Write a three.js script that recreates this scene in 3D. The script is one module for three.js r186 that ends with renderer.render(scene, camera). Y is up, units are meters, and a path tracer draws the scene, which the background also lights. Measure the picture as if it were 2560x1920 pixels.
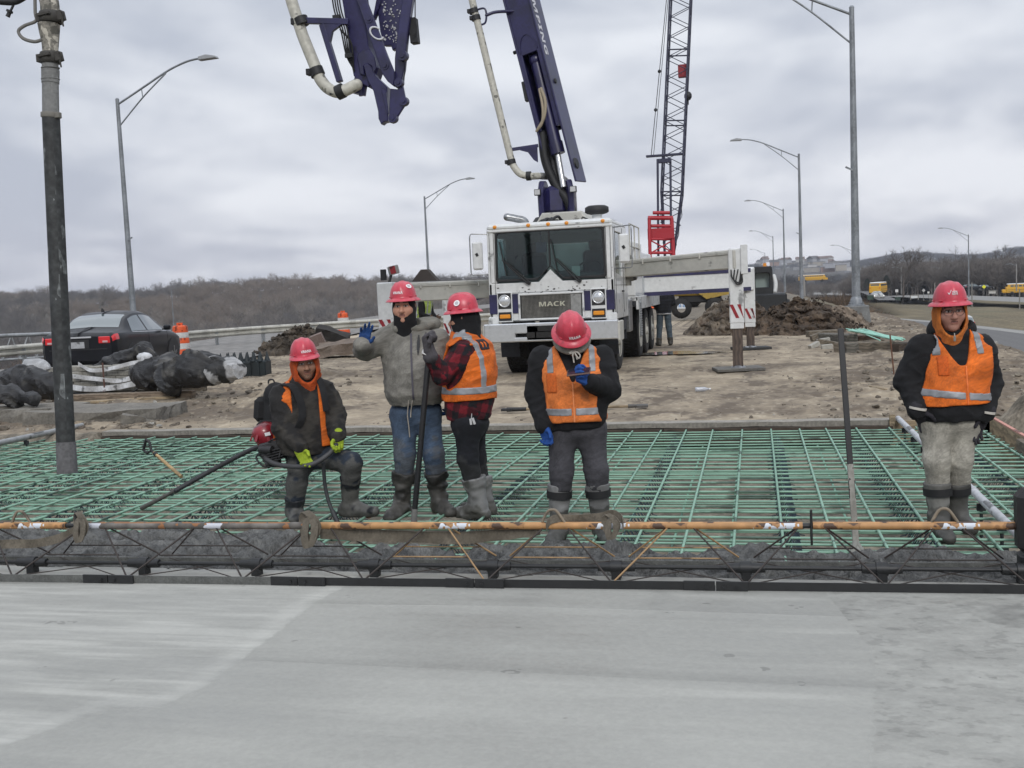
import * as THREE from 'three';
import { mergeGeometries, mergeVertices } from 'three/addons/utils/BufferGeometryUtils.js';
import { FontLoader } from 'three/addons/loaders/FontLoader.js';
import { TextGeometry } from 'three/addons/geometries/TextGeometry.js';

// ---------- camera, sky, sun, exposure ----------
const scene = new THREE.Scene();
const FOC = 1050, EYE = 1.58;                                   // focal length in pixels of a 1024 px wide picture; eye height above the finished slab
const camera = new THREE.PerspectiveCamera(2 * Math.atan(384 / FOC) * 180 / Math.PI, 1024 / 768, 0.1, 9000);
camera.rotation.set(-Math.atan(92.1 / FOC), Math.atan(246.3 / Math.hypot(FOC, 92.1)), -0.0446, 'YXZ');
camera.position.set(0, EYE, 0);
camera.updateMatrixWorld(true);
const renderer = new THREE.WebGLRenderer({ antialias: true });
renderer.toneMapping = THREE.LinearToneMapping;
renderer.toneMappingExposure = 1.06;
renderer.shadowMap.enabled = true;
const sun = new THREE.DirectionalLight(new THREE.Color(1, 0.97, 0.93), 1.3);
sun.position.set(12, 34, 34); sun.target.position.set(-4, 0, -15);
sun.castShadow = true; sun.shadow.radius = 30; sun.shadow.mapSize.set(2048, 2048);
Object.assign(sun.shadow.camera, { left: -60, right: 60, top: 60, bottom: -60, near: 1, far: 200 });
scene.add(sun, sun.target);

// ---------- noise ----------
function rng(seed) { let s = seed >>> 0; return () => { s = (s + 0x6d2b79f5) | 0; let t = Math.imul(s ^ (s >>> 15), 1 | s); t = (t + Math.imul(t ^ (t >>> 7), 61 | t)) ^ t; return ((t ^ (t >>> 14)) >>> 0) / 4294967296; }; }
const PERM = new Uint8Array(512); { const r = rng(77), p = [...Array(256).keys()]; for (let i = 255; i > 0; i--) { const j = Math.floor(r() * (i + 1)); [p[i], p[j]] = [p[j], p[i]]; } for (let i = 0; i < 512; i++) PERM[i] = p[i & 255]; }
const VAL = new Float32Array(256); { const r = rng(5); for (let i = 0; i < 256; i++) VAL[i] = r() * 2 - 1; }
const sm = (t) => t * t * (3 - 2 * t), mix = (a, b, t) => a + (b - a) * t, clamp = (x, a = 0, b = 1) => x < a ? a : x > b ? b : x;
const sstep = (a, b, x) => sm(clamp((x - a) / (b - a)));
function n3(x, y, z) {
  const xi = Math.floor(x), yi = Math.floor(y), zi = Math.floor(z), u = sm(x - xi), v = sm(y - yi), w = sm(z - zi), X = xi & 255, Y = yi & 255, Z = zi & 255;
  const h = (a, b, c) => VAL[PERM[PERM[PERM[(X + a) & 255] + ((Y + b) & 255)] + ((Z + c) & 255)]];
  return mix(mix(mix(h(0, 0, 0), h(1, 0, 0), u), mix(h(0, 1, 0), h(1, 1, 0), u), v), mix(mix(h(0, 0, 1), h(1, 0, 1), u), mix(h(0, 1, 1), h(1, 1, 1), u), v), w);
}
function n2(x, y) {
  const xi = Math.floor(x), yi = Math.floor(y), u = sm(x - xi), v = sm(y - yi), X = xi & 255, Y = yi & 255;
  const a = PERM[X], b = PERM[(X + 1) & 255];
  return mix(mix(VAL[PERM[a + Y]], VAL[PERM[b + Y]], u), mix(VAL[PERM[a + ((Y + 1) & 255)]], VAL[PERM[b + ((Y + 1) & 255)]], u), v);
}
function fbm2(x, y, o = 4, g = 0.5) { let s = 0, a = 1, n = 0; for (let i = 0; i < o; i++) { s += a * n2(x + i * 17.3, y - i * 9.1); n += a; a *= g; x *= 2.03; y *= 2.03; } return s / n; }
function fbm3(x, y, z, o = 3) { let s = 0, a = 1, n = 0; for (let i = 0; i < o; i++) { s += a * n3(x, y, z); n += a; a *= 0.5; x = x * 2.03 + 5; y = y * 2.03 + 9; z = z * 2.03; } return s / n; }
function ridge2(x, y, o = 3) { let s = 0, a = 1, n = 0; for (let i = 0; i < o; i++) { s += a * (1 - Math.abs(n2(x, y)) * 2); n += a; a *= 0.5; x = x * 2.1 + 3; y = y * 2.1 + 7; } return s / n; }

// ---------- the overcast sky: broken layered cloud, computed on the cloud deck ----------
{
  const W = 1600, Hh = 800, d = new Float32Array(W * Hh * 4);
  for (let j = 0; j < Hh; j++) {
    const el = ((j + 0.5) / Hh - 0.5) * Math.PI, sy = Math.sin(el), cy = Math.cos(el);
    for (let i = 0; i < W; i++) {
      const az = ((i + 0.5) / W - 0.5) * 2 * Math.PI, dx = Math.cos(az) * cy, dz = Math.sin(az) * cy, o = (j * W + i) * 4;
      let r, g, b;
      if (sy < -0.02) { r = 0.2; g = 0.19; b = 0.17; }
      else {
        const k = 1 / (Math.max(sy, 0) + 0.16), px = dx * k, pz = dz * k;
        const wx = px + 0.35 * fbm2(px * 0.9 + 4, pz * 0.9, 3), wz = pz + 0.35 * fbm2(px * 0.9, pz * 0.9 + 11, 3);
        const big = fbm2(wx * 0.9 + 2.3, wz * 0.9 + 1.7, 4), mid = fbm2(wx * 3.4 + 7, wz * 3.0, 5, 0.6), band = fbm2(px * 0.5 + 9, pz * 1.5 + 3, 3);
        const hor = Math.exp(-Math.max(sy, 0) / 0.09);
        let c = 0.51 + 0.95 * big + 0.55 * mid + 0.6 * band * (0.4 + hor);
        c = sstep(-0.05, 1.1, c);
        r = mix(0.47, 0.78, c); g = mix(0.515, 0.815, c); b = mix(0.605, 0.875, c);
        const warm = hor * 0.06; r += warm * 0.6; b -= warm * 0.4;
        const lift = 1 + 1.0 * sstep(0.36, 1, sy);
        r *= lift; g *= lift; b *= lift;
      }
      d[o] = r; d[o + 1] = g; d[o + 2] = b; d[o + 3] = 1;
    }
  }
  const t = new THREE.DataTexture(d, W, Hh, THREE.RGBAFormat, THREE.FloatType);
  t.mapping = THREE.EquirectangularReflectionMapping; t.magFilter = t.minFilter = THREE.LinearFilter; t.needsUpdate = true;
  scene.background = t; scene.environment = t;
}
// ---------- helpers: places ----------
const V = (x, y, z) => new THREE.Vector3(x, y, z);
const sub = (a, b) => a.clone().sub(b), add = (a, b) => a.clone().add(b), lerp = (a, b, t) => a.clone().lerp(b, t);
const rayOf = (u, v) => V((u / 2.5 - 512) / FOC, -(v / 2.5 - 384) / FOC, -1).applyEuler(camera.rotation);   // photograph pixel (2560 wide) -> direction of unit depth
const gp = (u, v, y = 0) => { const d = rayOf(u, v); return camera.position.clone().addScaledVector(d, (y - EYE) / d.y); };   // the point at height y
const dp = (u, v, depth) => camera.position.clone().addScaledVector(rayOf(u, v), depth);                                    // the point at a given distance
const zp = (u, v, z) => { const d = rayOf(u, v); return camera.position.clone().addScaledVector(d, z / d.z); };              // the point on a plane across the road
const FWD = V(0, 0, -1).applyEuler(camera.rotation); FWD.y = 0; FWD.normalize();
const depthOf = (p) => -camera.worldToLocal(p.clone()).z;

// ---------- helpers: names ----------
const taken = new Map();
function numbered(n) { const k = taken.get(n) || 0; taken.set(n, k + 1); return k ? `${n}_${String(k).padStart(3, '0')}` : n; }
function tag(o, label, category, group, kind) { if (label) o.userData.label = label; if (category) o.userData.category = category; if (group) o.userData.group = group; if (kind) o.userData.kind = kind; return o; }
function thing(name, label, category, pos, turn = 0, group) {
  const o = new THREE.Group(); o.name = numbered(name); if (pos) o.position.copy(pos.isVector3 ? pos : V(...pos)); o.rotation.y = turn;
  scene.add(o); return tag(o, label, category, group);
}
function copyOf(o, label, pos, turn) { const c = o.clone(); c.userData = { ...o.userData }; c.name = numbered(o.name.replace(/_\d{3}$/, '')); if (label) c.userData.label = label; if (pos) c.position.copy(pos.isVector3 ? pos : V(...pos)); if (turn !== undefined) c.rotation.y = turn; scene.add(c); return c; }
function mesh(name, g, m, parent = scene) {
  const o = new THREE.Mesh(g, m); o.name = parent === scene ? numbered(name) : name; o.castShadow = o.receiveShadow = true; parent.add(o); return o;
}

// ---------- helpers: shapes ----------
function faceUV(g) {                                            // one metre of surface = one unit of uv, by the way each face looks
  const p = g.attributes.position, uv = new Float32Array(p.count * 2), a = V(), b = V(), c = V();
  for (let i = 0; i < p.count; i += 3) {
    a.fromBufferAttribute(p, i); b.fromBufferAttribute(p, i + 1).sub(a); c.fromBufferAttribute(p, i + 2).sub(a); b.cross(c);
    const x = Math.abs(b.x), y = Math.abs(b.y), z = Math.abs(b.z);
    for (let k = 0; k < 3; k++) {
      const X = p.getX(i + k), Y = p.getY(i + k), Z = p.getZ(i + k);
      uv[(i + k) * 2] = x >= y && x >= z ? Z : X; uv[(i + k) * 2 + 1] = y > x && y >= z ? Z : Y;
    }
  }
  g.setAttribute('uv', new THREE.BufferAttribute(uv, 2)); return g;
}
const plain = (g) => { let q = g.index ? g.toNonIndexed() : g; for (const k of Object.keys(q.attributes)) if (k !== 'position' && k !== 'normal') q.deleteAttribute(k); if (!q.attributes.normal) q.computeVertexNormals(); return q; };
const UP = V(0, 1, 0);
function chamferBox(w, h, d, b) {
  const x = w / 2, y = h / 2, z = d / 2, P = [], tri = (A, B, C) => P.push(...A, ...B, ...C), quad = (A, B, C, D) => { tri(A, B, C); tri(A, C, D); };
  const X = x - b, Y = y - b, Z = z - b;
  for (const s of [1, -1]) {
    const q = (A, B, C, D) => s > 0 ? quad(A, B, C, D) : quad(D, C, B, A);
    q([X * 1, -Y, s * z], [X, Y, s * z], [-X, Y, s * z], [-X, -Y, s * z]);
    q([s * x, -Y, -Z], [s * x, Y, -Z], [s * x, Y, Z], [s * x, -Y, Z]);
    q([-X, s * y, -Z], [-X, s * y, Z], [X, s * y, Z], [X, s * y, -Z]);
  }
  for (const s of [1, -1]) for (const t of [1, -1]) {
    const q = (A, B, C, D) => s * t > 0 ? quad(A, B, C, D) : quad(D, C, B, A);
    q([s * x, -Y, t * Z], [s * x, Y, t * Z], [s * X, Y, t * z], [s * X, -Y, t * z]);
    q([-X, s * y, t * Z], [-X, s * Y, t * z], [X, s * Y, t * z], [X, s * y, t * Z]);
    q([s * X, t * y, -Z], [s * X, t * y, Z], [s * x, t * Y, Z], [s * x, t * Y, -Z]);
    for (const r of [1, -1]) { const A = [s * x, t * Y, r * Z], B = [s * X, t * y, r * Z], C = [s * X, t * Y, r * z]; s * t * r > 0 ? tri(A, B, C) : tri(C, B, A); }
  }
  const g = new THREE.BufferGeometry(); g.setAttribute('position', new THREE.Float32BufferAttribute(P, 3)); g.computeVertexNormals(); return g;
}
class MB {                                                      // collects shapes, then builds ONE named mesh
  constructor() { this.l = []; }
  add(g, m) { if (m) g.applyMatrix4(m); this.l.push(plain(g)); return this; }
  box(w, h, d, x = 0, y = 0, z = 0, rx = 0, ry = 0, rz = 0, b = Math.min(w, h, d) * 0.08) {
    return this.add(chamferBox(w, h, d, b), new THREE.Matrix4().compose(V(x, y, z), new THREE.Quaternion().setFromEuler(new THREE.Euler(rx, ry, rz, 'YXZ')), V(1, 1, 1)));
  }
  bar(p, q, w, h, up = UP, b) {                                 // a box from p to q: w across, h along up
    const d = sub(q, p), L = d.length(); d.normalize(); let s = d.clone().cross(up); if (s.length() < 1e-4) s = V(1, 0, 0); s.normalize(); const u = s.clone().cross(d);
    const m = new THREE.Matrix4().makeBasis(s, u, d.clone().negate()).setPosition(lerp(p, q, 0.5)); return this.add(chamferBox(w, h, L, b ?? Math.min(w, h) * 0.08), m);
  }
  cyl(p, q, r0, r1 = r0, n = 10, open = false) {
    const d = sub(q, p), L = d.length(), g = new THREE.CylinderGeometry(r1, r0, L, n, 1, open);
    return this.add(g, new THREE.Matrix4().compose(lerp(p, q, 0.5), new THREE.Quaternion().setFromUnitVectors(UP, d.normalize()), V(1, 1, 1)));
  }
  tube(pts, r, n = 8, seg = 0, tension = 0.5) {
    const c = new THREE.CatmullRomCurve3(pts, false, 'catmullrom', tension); return this.add(new THREE.TubeGeometry(c, seg || pts.length * 6, r, n, false)).ball(pts[0], r, n).ball(pts[pts.length - 1], r, n);
  }
  ball(p, r, n = 8, sx = 1, sy = 1, sz = 1) { return this.add(new THREE.SphereGeometry(r, n, Math.max(4, n >> 1)), new THREE.Matrix4().compose(p, new THREE.Quaternion(), V(sx, sy, sz))); }
  lathe(prof, m, n = 20) { return this.add(new THREE.LatheGeometry(prof.map(([a, b]) => new THREE.Vector2(a, b)), n), m); }
  prism(poly, depth, m, bevel = 0, holes = []) {                // polygon in x,y pushed along z, centred
    const s = new THREE.Shape(poly.map(([a, b]) => new THREE.Vector2(a, b))); for (const h of holes) s.holes.push(new THREE.Path(h.map(([a, b]) => new THREE.Vector2(a, b))));
    const g = new THREE.ExtrudeGeometry(s, { depth: depth - 2 * bevel, bevelEnabled: bevel > 0, bevelThickness: bevel, bevelSize: bevel, bevelOffset: -bevel, bevelSegments: 1, curveSegments: 6 }); g.translate(0, 0, -depth / 2 + bevel); return this.add(g, m);
  }
  ribbon(pts, w, t, side) {                                     // a flat strap through pts; side = its width direction at each point (or one)
    const P = [], n = pts.length; const at = (i) => { const s = (Array.isArray(side) ? side[i] : side).clone().normalize(), d = sub(pts[Math.min(i + 1, n - 1)], pts[Math.max(i - 1, 0)]).normalize(), u = s.clone().cross(d).normalize().multiplyScalar(t / 2); s.multiplyScalar(w / 2); const c = pts[i]; return [add(c, s).add(u), sub(c, s).add(u), sub(c, s).sub(u), add(c, s).sub(u)]; };
    const R = pts.map((_, i) => at(i)), T = (a, b, c) => P.push(a.x, a.y, a.z, b.x, b.y, b.z, c.x, c.y, c.z);
    for (let i = 0; i + 1 < n; i++) for (let k = 0; k < 4; k++) { const a = R[i][k], b = R[i][(k + 1) % 4], c = R[i + 1][(k + 1) % 4], d = R[i + 1][k]; T(a, b, c); T(a, c, d); }
    for (const r of [R[0], R[n - 1]]) { T(r[0], r[1], r[2]); T(r[0], r[2], r[3]); }
    const g = new THREE.BufferGeometry(); g.setAttribute('position', new THREE.Float32BufferAttribute(P, 3)); return this.add(g);
  }
  geo() { const g = this.l.length > 1 ? mergeGeometries(this.l) : this.l[0]; return faceUV(g); }
  build(name, m, parent = scene) { return mesh(name, this.geo(), m, parent); }
}
const mb = () => new MB();
const M4 = (x, y, z, rx = 0, ry = 0, rz = 0, s = 1) => new THREE.Matrix4().compose(V(x, y, z), new THREE.Quaternion().setFromEuler(new THREE.Euler(rx, ry, rz, 'YXZ')), typeof s === 'number' ? V(s, s, s) : s);

// ---------- helpers: surfaces of a distance field (surface nets) ----------
function sdfMesh(f, lo, hi, h, colour) {
  const nx = Math.ceil((hi.x - lo.x) / h) + 2, ny = Math.ceil((hi.y - lo.y) / h) + 2, nz = Math.ceil((hi.z - lo.z) / h) + 2;
  const F = new Float32Array(nx * ny * nz).fill(1e3), B = 4, reach = B * h * 0.87 * 1.7 + h;
  for (let bz = 0; bz < nz; bz += B) for (let by = 0; by < ny; by += B) for (let bx = 0; bx < nx; bx += B) {
    const c = f(lo.x + (bx + B / 2) * h, lo.y + (by + B / 2) * h, lo.z + (bz + B / 2) * h), far = Math.abs(c) > reach;
    for (let z = bz; z < Math.min(bz + B, nz); z++) for (let y = by; y < Math.min(by + B, ny); y++) for (let x = bx; x < Math.min(bx + B, nx); x++)
      F[(z * ny + y) * nx + x] = far ? c : f(lo.x + x * h, lo.y + y * h, lo.z + z * h);
  }
  const id = new Int32Array(nx * ny * nz).fill(-1), P = [], I = [], sx = 1, sy = nx, sz = nx * ny;
  const C = [0, sx, sy, sx + sy, sz, sx + sz, sy + sz, sx + sy + sz], E = [[0, 1], [2, 3], [4, 5], [6, 7], [0, 2], [1, 3], [4, 6], [5, 7], [0, 4], [1, 5], [2, 6], [3, 7]];
  for (let z = 0; z < nz - 1; z++) for (let y = 0; y < ny - 1; y++) for (let x = 0; x < nx - 1; x++) {
    const o = (z * ny + y) * nx + x; let m = 0; for (let k = 0; k < 8; k++) if (F[o + C[k]] < 0) m |= 1 << k;
    if (m === 0 || m === 255) continue;
    let px = 0, py = 0, pz = 0, n = 0;
    for (const [a, b] of E) { const fa = F[o + C[a]], fb = F[o + C[b]]; if ((fa < 0) === (fb < 0)) continue; const t = fa / (fa - fb); px += mix(a & 1, b & 1, t); py += mix((a >> 1) & 1, (b >> 1) & 1, t); pz += mix(a >> 2, b >> 2, t); n++; }
    id[o] = P.length / 3; P.push(lo.x + (x + px / n) * h, lo.y + (y + py / n) * h, lo.z + (z + pz / n) * h);
  }
  const q = (a, b, c, d, flip) => { if (a < 0 || b < 0 || c < 0 || d < 0) return; flip ? I.push(a, c, b, a, d, c) : I.push(a, b, c, a, c, d); };
  for (let z = 1; z < nz - 1; z++) for (let y = 1; y < ny - 1; y++) for (let x = 1; x < nx - 1; x++) {
    const o = (z * ny + y) * nx + x, s = F[o] < 0;
    if (s !== F[o + sx] < 0) q(id[o - sy - sz], id[o - sz], id[o], id[o - sy], !s);
    if (s !== F[o + sy] < 0) q(id[o - sx - sz], id[o - sx], id[o], id[o - sz], !s);
    if (s !== F[o + sz] < 0) q(id[o - sx - sy], id[o - sy], id[o], id[o - sx], !s);
  }
  const g = new THREE.BufferGeometry(); g.setAttribute('position', new THREE.Float32BufferAttribute(P, 3)); g.setIndex(I);
  g.computeVertexNormals(); const N = g.attributes.normal.array;
  const uv = new Float32Array(P.length / 3 * 2); for (let i = 0; i < P.length / 3; i++) { uv[i * 2] = P[i * 3] + P[i * 3 + 2]; uv[i * 2 + 1] = P[i * 3 + 1] + P[i * 3 + 2] * 0.3; }
  g.setAttribute('uv', new THREE.BufferAttribute(uv, 2));
  if (colour) { const K = new Float32Array(P.length), c = new THREE.Color(); for (let i = 0; i < P.length; i += 3) { colour(P[i], P[i + 1], P[i + 2], c, N[i], N[i + 1], N[i + 2]); K[i] = c.r; K[i + 1] = c.g; K[i + 2] = c.b; } g.setAttribute('color', new THREE.BufferAttribute(K, 3)); }
  return g;
}
const smin = (a, b, k) => { const h = Math.max(k - Math.abs(a - b), 0) / k; return Math.min(a, b) - h * h * k * 0.25; };
const smax = (a, b, k) => -smin(-a, -b, k);
function cone(a, b, ra, rb) {                                    // tapered capsule
  const bx = b.x - a.x, by = b.y - a.y, bz = b.z - a.z, l2 = bx * bx + by * by + bz * bz, ax = a.x, ay = a.y, az = a.z;
  return (x, y, z) => { const px = x - ax, py = y - ay, pz = z - az, t = clamp((px * bx + py * by + pz * bz) / l2), dx = px - bx * t, dy = py - by * t, dz = pz - bz * t; return Math.sqrt(dx * dx + dy * dy + dz * dz) - mix(ra, rb, t); };
}
function ellip(c, a, b, d, R = V(1, 0, 0), U = UP, Fw = V(0, 0, 1)) {
  return (x, y, z) => { const px = x - c.x, py = y - c.y, pz = z - c.z, u = (px * R.x + py * R.y + pz * R.z) / a, v = (px * U.x + py * U.y + pz * U.z) / b, w = (px * Fw.x + py * Fw.y + pz * Fw.z) / d, l = Math.sqrt(u * u + v * v + w * w); return (l - 1) * Math.min(a, b, d) * (l > 1.5 ? 1 : 1); };
}
function loft(S, R, Fw, p = 2.3) {                               // S: [centre, half width, half depth] from bottom to top; a body-like shape with superellipse sections
  const n = S.length, y0 = S[0][0].y, y1 = S[n - 1][0].y;
  return (x, y, z) => {
    const yy = clamp(y, y0, y1); let i = 0; while (i < n - 2 && yy > S[i + 1][0].y) i++;
    const A = S[i], B = S[i + 1], t = sm(clamp((yy - A[0].y) / (B[0].y - A[0].y))), t1 = clamp((yy - A[0].y) / (B[0].y - A[0].y)), cx = mix(A[0].x, B[0].x, t1), cz = mix(A[0].z, B[0].z, t1), a = mix(A[1], B[1], t), d = mix(A[2], B[2], t);
    const px = x - cx, pz = z - cz, u = Math.abs(px * R.x + pz * R.z) / a, w = Math.abs(px * Fw.x + pz * Fw.z) / d, l = Math.pow(Math.pow(u, p) + Math.pow(w, p), 1 / p), s = (l - 1) * Math.min(a, d), v = y > y1 ? y - y1 : y < y0 ? y0 - y : -Math.min(y1 - y, y - y0);
    return v > 0 ? (s > 0 ? Math.hypot(s, v) : v) : Math.max(s, v);
  };
}
function union(k, ...fs) { return (x, y, z) => { let d = fs[0](x, y, z); for (let i = 1; i < fs.length; i++) d = smin(d, fs[i](x, y, z), k); return d; }; }

// ---------- helpers: materials and tiling textures ----------
const lin = (h) => new THREE.Color(h);                           // CSS colours are sRGB
function grain(size, fn, srgb = true, metres = 1) {              // fn(u, v) -> grey 0..1 or [r,g,b]; u, v in 0..1
  const d = new Uint8Array(size * size * 4);
  for (let y = 0; y < size; y++) for (let x = 0; x < size; x++) { const q = fn(x / size, y / size), o = (y * size + x) * 4; if (q.length) { d[o] = clamp(q[0]) * 255; d[o + 1] = clamp(q[1]) * 255; d[o + 2] = clamp(q[2]) * 255; } else d[o] = d[o + 1] = d[o + 2] = clamp(q) * 255; d[o + 3] = 255; }
  const t = new THREE.DataTexture(d, size, size); t.wrapS = t.wrapT = THREE.RepeatWrapping; t.magFilter = THREE.LinearFilter; t.minFilter = THREE.LinearMipmapLinearFilter; t.generateMipmaps = true; if (srgb) t.colorSpace = THREE.SRGBColorSpace; t.repeat.set(1 / metres, 1 / metres); t.needsUpdate = true; return t;
}
const tile = (u, v, f, o = 4) => {                               // fbm that repeats
  const s = (a, b) => fbm2(a * f, b * f, o); const w = sm(clamp((u - 0.8) / 0.2)), w2 = sm(clamp((v - 0.8) / 0.2));
  return mix(mix(s(u, v), s(u - 1, v), w), mix(s(u, v - 1), s(u - 1, v - 1), w), w2);
};
const T = {
  cloth: grain(256, (u, v) => 0.80 + 0.10 * tile(u, v, 40, 2) + 0.16 * tile(u, v, 5, 3), true, 0.35),
  clothBump: grain(256, (u, v) => 0.5 + 0.25 * tile(u, v, 10, 3) + 0.15 * tile(u, v, 50, 2), false, 0.35),
  grime: grain(512, (u, v) => 0.86 + 0.30 * Math.min(0.1, tile(u, v, 5, 5)) + 0.12 * tile(u, v, 40, 3), true, 1.5),
  scuff: grain(512, (u, v) => { const a = tile(u, v, 9, 5), b = tile(u + 0.37, v, 30, 3); return 0.9 - (a > 0.28 ? 0.35 * clamp((a - 0.28) * 8) : 0) + 0.10 * b; }, true, 1.2),
  paint: grain(512, (u, v) => { const a = tile(u, v, 9, 5), b = tile(u + 0.37, v, 30, 3); return 0.93 - (a > 0.36 ? 0.3 * clamp((a - 0.36) * 6) : 0) + 0.05 * b + 0.05 * tile(u, v, 3, 3); }, true, 1.7),
  woodUp: grain(256, (u, v) => 0.8 + 0.12 * Math.sin(u * 46 + tile(u, v, 2.5, 3) * 5) + 0.14 * tile(u, v, 3, 3), true, 0.5),
  wood: grain(512, (v, u) => { const k = tile(u, v, 2.5, 3), r = Math.sin((u * 46 + k * 5 + tile(u, v * 0.2, 20, 2) * 3)); return 0.78 + 0.10 * r + 0.18 * k + 0.06 * tile(u, v, 60, 2); }, true, 0.5),
  earth: grain(512, (u, v) => 0.72 + 0.34 * tile(u, v, 7, 6, 0.6) + 0.14 * tile(u, v, 70, 2), true, 1.6),
  rough: grain(512, (u, v) => 0.5 + 0.5 * tile(u, v, 14, 6), false, 0.8),
  concrete: grain(512, (u, v) => 0.82 + 0.16 * tile(u, v, 5, 6) + 0.10 * tile(u, v, 60, 2), true, 1.3),
};
function mat(colour, rough = 0.8, o = {}) {
  const { metal = 0, map, bump, bs = 0.004, rep, ...rest } = o;
  const m = new THREE.MeshPhysicalMaterial({ color: colour.isColor ? colour : lin(colour), roughness: rough, metalness: metal, ...rest });
  const use = (t) => { if (!rep) return t; const c = t.clone(); c.repeat.set(rep, rep); c.needsUpdate = true; return c; };
  if (map) m.map = use(map); if (bump) { m.bumpMap = use(bump); m.bumpScale = bs; } return m;
}
const vmat = (rough = 0.9, o = {}) => mat('#ffffff', rough, { vertexColors: true, ...o });
// ================= THE SETTING =================
const S = (o, label, cat) => tag(o, label, cat, null, 'structure');
const polar = (u, v, depth) => dp(u, v, depth);
// --- heights of the land round the site: an embankment above a valley, wooded ridge to one side, low hills to the other
function terr(x, z) {
  const r = Math.hypot(x, z), az = Math.atan2(x, -z);
  let y = -0.42;
  const wR = 5.4 + 0.5 * n2(z * 0.08, 3), far = sstep(-60, -170, z);
  y -= 4.1 * sstep(wR, wR + 7, x) * (1 - 0.35 * sstep(60, 260, x) * 0) ;
  y -= mix(1.0, 0, sstep(-300, -110, z)) * 1.2;
  const rail = -22.6 - 2 * sstep(-40, -80, z);
  y -= 9 * sstep(rail, rail - 22, x) + 3 * sstep(rail - 20, rail - 160, x);
  y += 0.25 * fbm2(x * 0.12, z * 0.12, 3) * sstep(7, 14, Math.abs(x + 8.5));
  const left = sstep(-0.05, -0.14, az), nearRidge = sstep(340, 640, r + 60 * n2(az * 9, 2)) * (20.5 + 2.5 * n2(az * 14, 8) + 2 * n2(az * 5, 4));
  const hillR = sstep(700, 1900, r) * (31 + 6 * n2(az * 22, 5) + 4 * n2(az * 9, 15)) + sstep(360, 900, r) * -2;
  y += mix(hillR, nearRidge + sstep(900, 2500, r) * 8, left);
  return y;
}
{
  const NA = 540, NR = 150, P = [], K = [], U = [], I = [], c = new THREE.Color();
  for (let j = 0; j <= NR; j++) {
    const r = 1.5 * Math.pow(5200 / 1.5, j / NR);
    for (let i = 0; i < NA; i++) {
      const a = (i / NA) * Math.PI * 2, x = Math.sin(a) * r, z = -Math.cos(a) * r, y = terr(x, z);
      P.push(x, y, z); U.push(x, z);
      const p1 = fbm2(x * 0.09, z * 0.05, 4), p2 = fbm2(x * 0.5 + 9, z * 0.25, 3), brown = sstep(-18, -30, x), near = sstep(17, 6, x) * sstep(-150, -60, z) * (1 - brown);
      c.setRGB(mix(0.27, 0.38, 0.5 + p1), mix(0.22, 0.30, 0.5 + p1), mix(0.125, 0.165, 0.5 + p1)).multiplyScalar(0.95 + 0.35 * p2);
      if (p1 + p2 * 0.5 > 0.2) c.lerp(new THREE.Color(0.16, 0.165, 0.085), 0.5);
      c.lerp(new THREE.Color(0.12, 0.104, 0.085), brown * 0.8); c.lerp(new THREE.Color(0.22, 0.175, 0.12), near * 0.55);
      const fa = sstep(260, 480, r) * (1 - brown); c.lerp(new THREE.Color(0.105, 0.09, 0.078), fa * 0.85);
      K.push(c.r, c.g, c.b);
    }
  }
  for (let j = 0; j < NR; j++) for (let i = 0; i < NA; i++) { const a = j * NA + i, b = j * NA + (i + 1) % NA; I.push(a, b, a + NA, b, b + NA, a + NA); }
  const g = new THREE.BufferGeometry(); g.setAttribute('position', new THREE.Float32BufferAttribute(P, 3)); g.setAttribute('color', new THREE.Float32BufferAttribute(K, 3)); g.setAttribute('uv', new THREE.Float32BufferAttribute(U, 2)); g.setIndex(I); g.computeVertexNormals();
  S(mesh('ground', g, vmat(1, { map: T.earth, rep: 0.35, bump: T.rough, bs: 0.05 })), 'dry winter grass fields and banks stretching to the hills', 'ground');
}
function sheet(name, x0, x1, xs, z0, z1, zs, fy, m, fc) {        // a grid of ground: fy(x,z) height
  const P = [], K = [], U = [], I = [], c = new THREE.Color();
  for (let j = 0; j <= zs; j++) { const w = j / zs, z = mix(z0, z1, Math.pow(w, 1.5) * 0.6 + w * 0.4); for (let i = 0; i <= xs; i++) { const x = mix(x0, x1, i / xs); P.push(x, fy(x, z), z); U.push(x, z); if (fc) { fc(x, z, c); K.push(c.r, c.g, c.b); } } }
  for (let j = 0; j < zs; j++) for (let i = 0; i < xs; i++) { const a = j * (xs + 1) + i; I.push(a, a + 1, a + xs + 1, a + 1, a + xs + 2, a + xs + 1); }
  const g = new THREE.BufferGeometry(); g.setAttribute('position', new THREE.Float32BufferAttribute(P, 3)); g.setAttribute('uv', new THREE.Float32BufferAttribute(U, 2)); if (fc) g.setAttribute('color', new THREE.Float32BufferAttribute(K, 3)); g.setIndex(I); g.computeVertexNormals(); return mesh(name, g, m);
}
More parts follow.
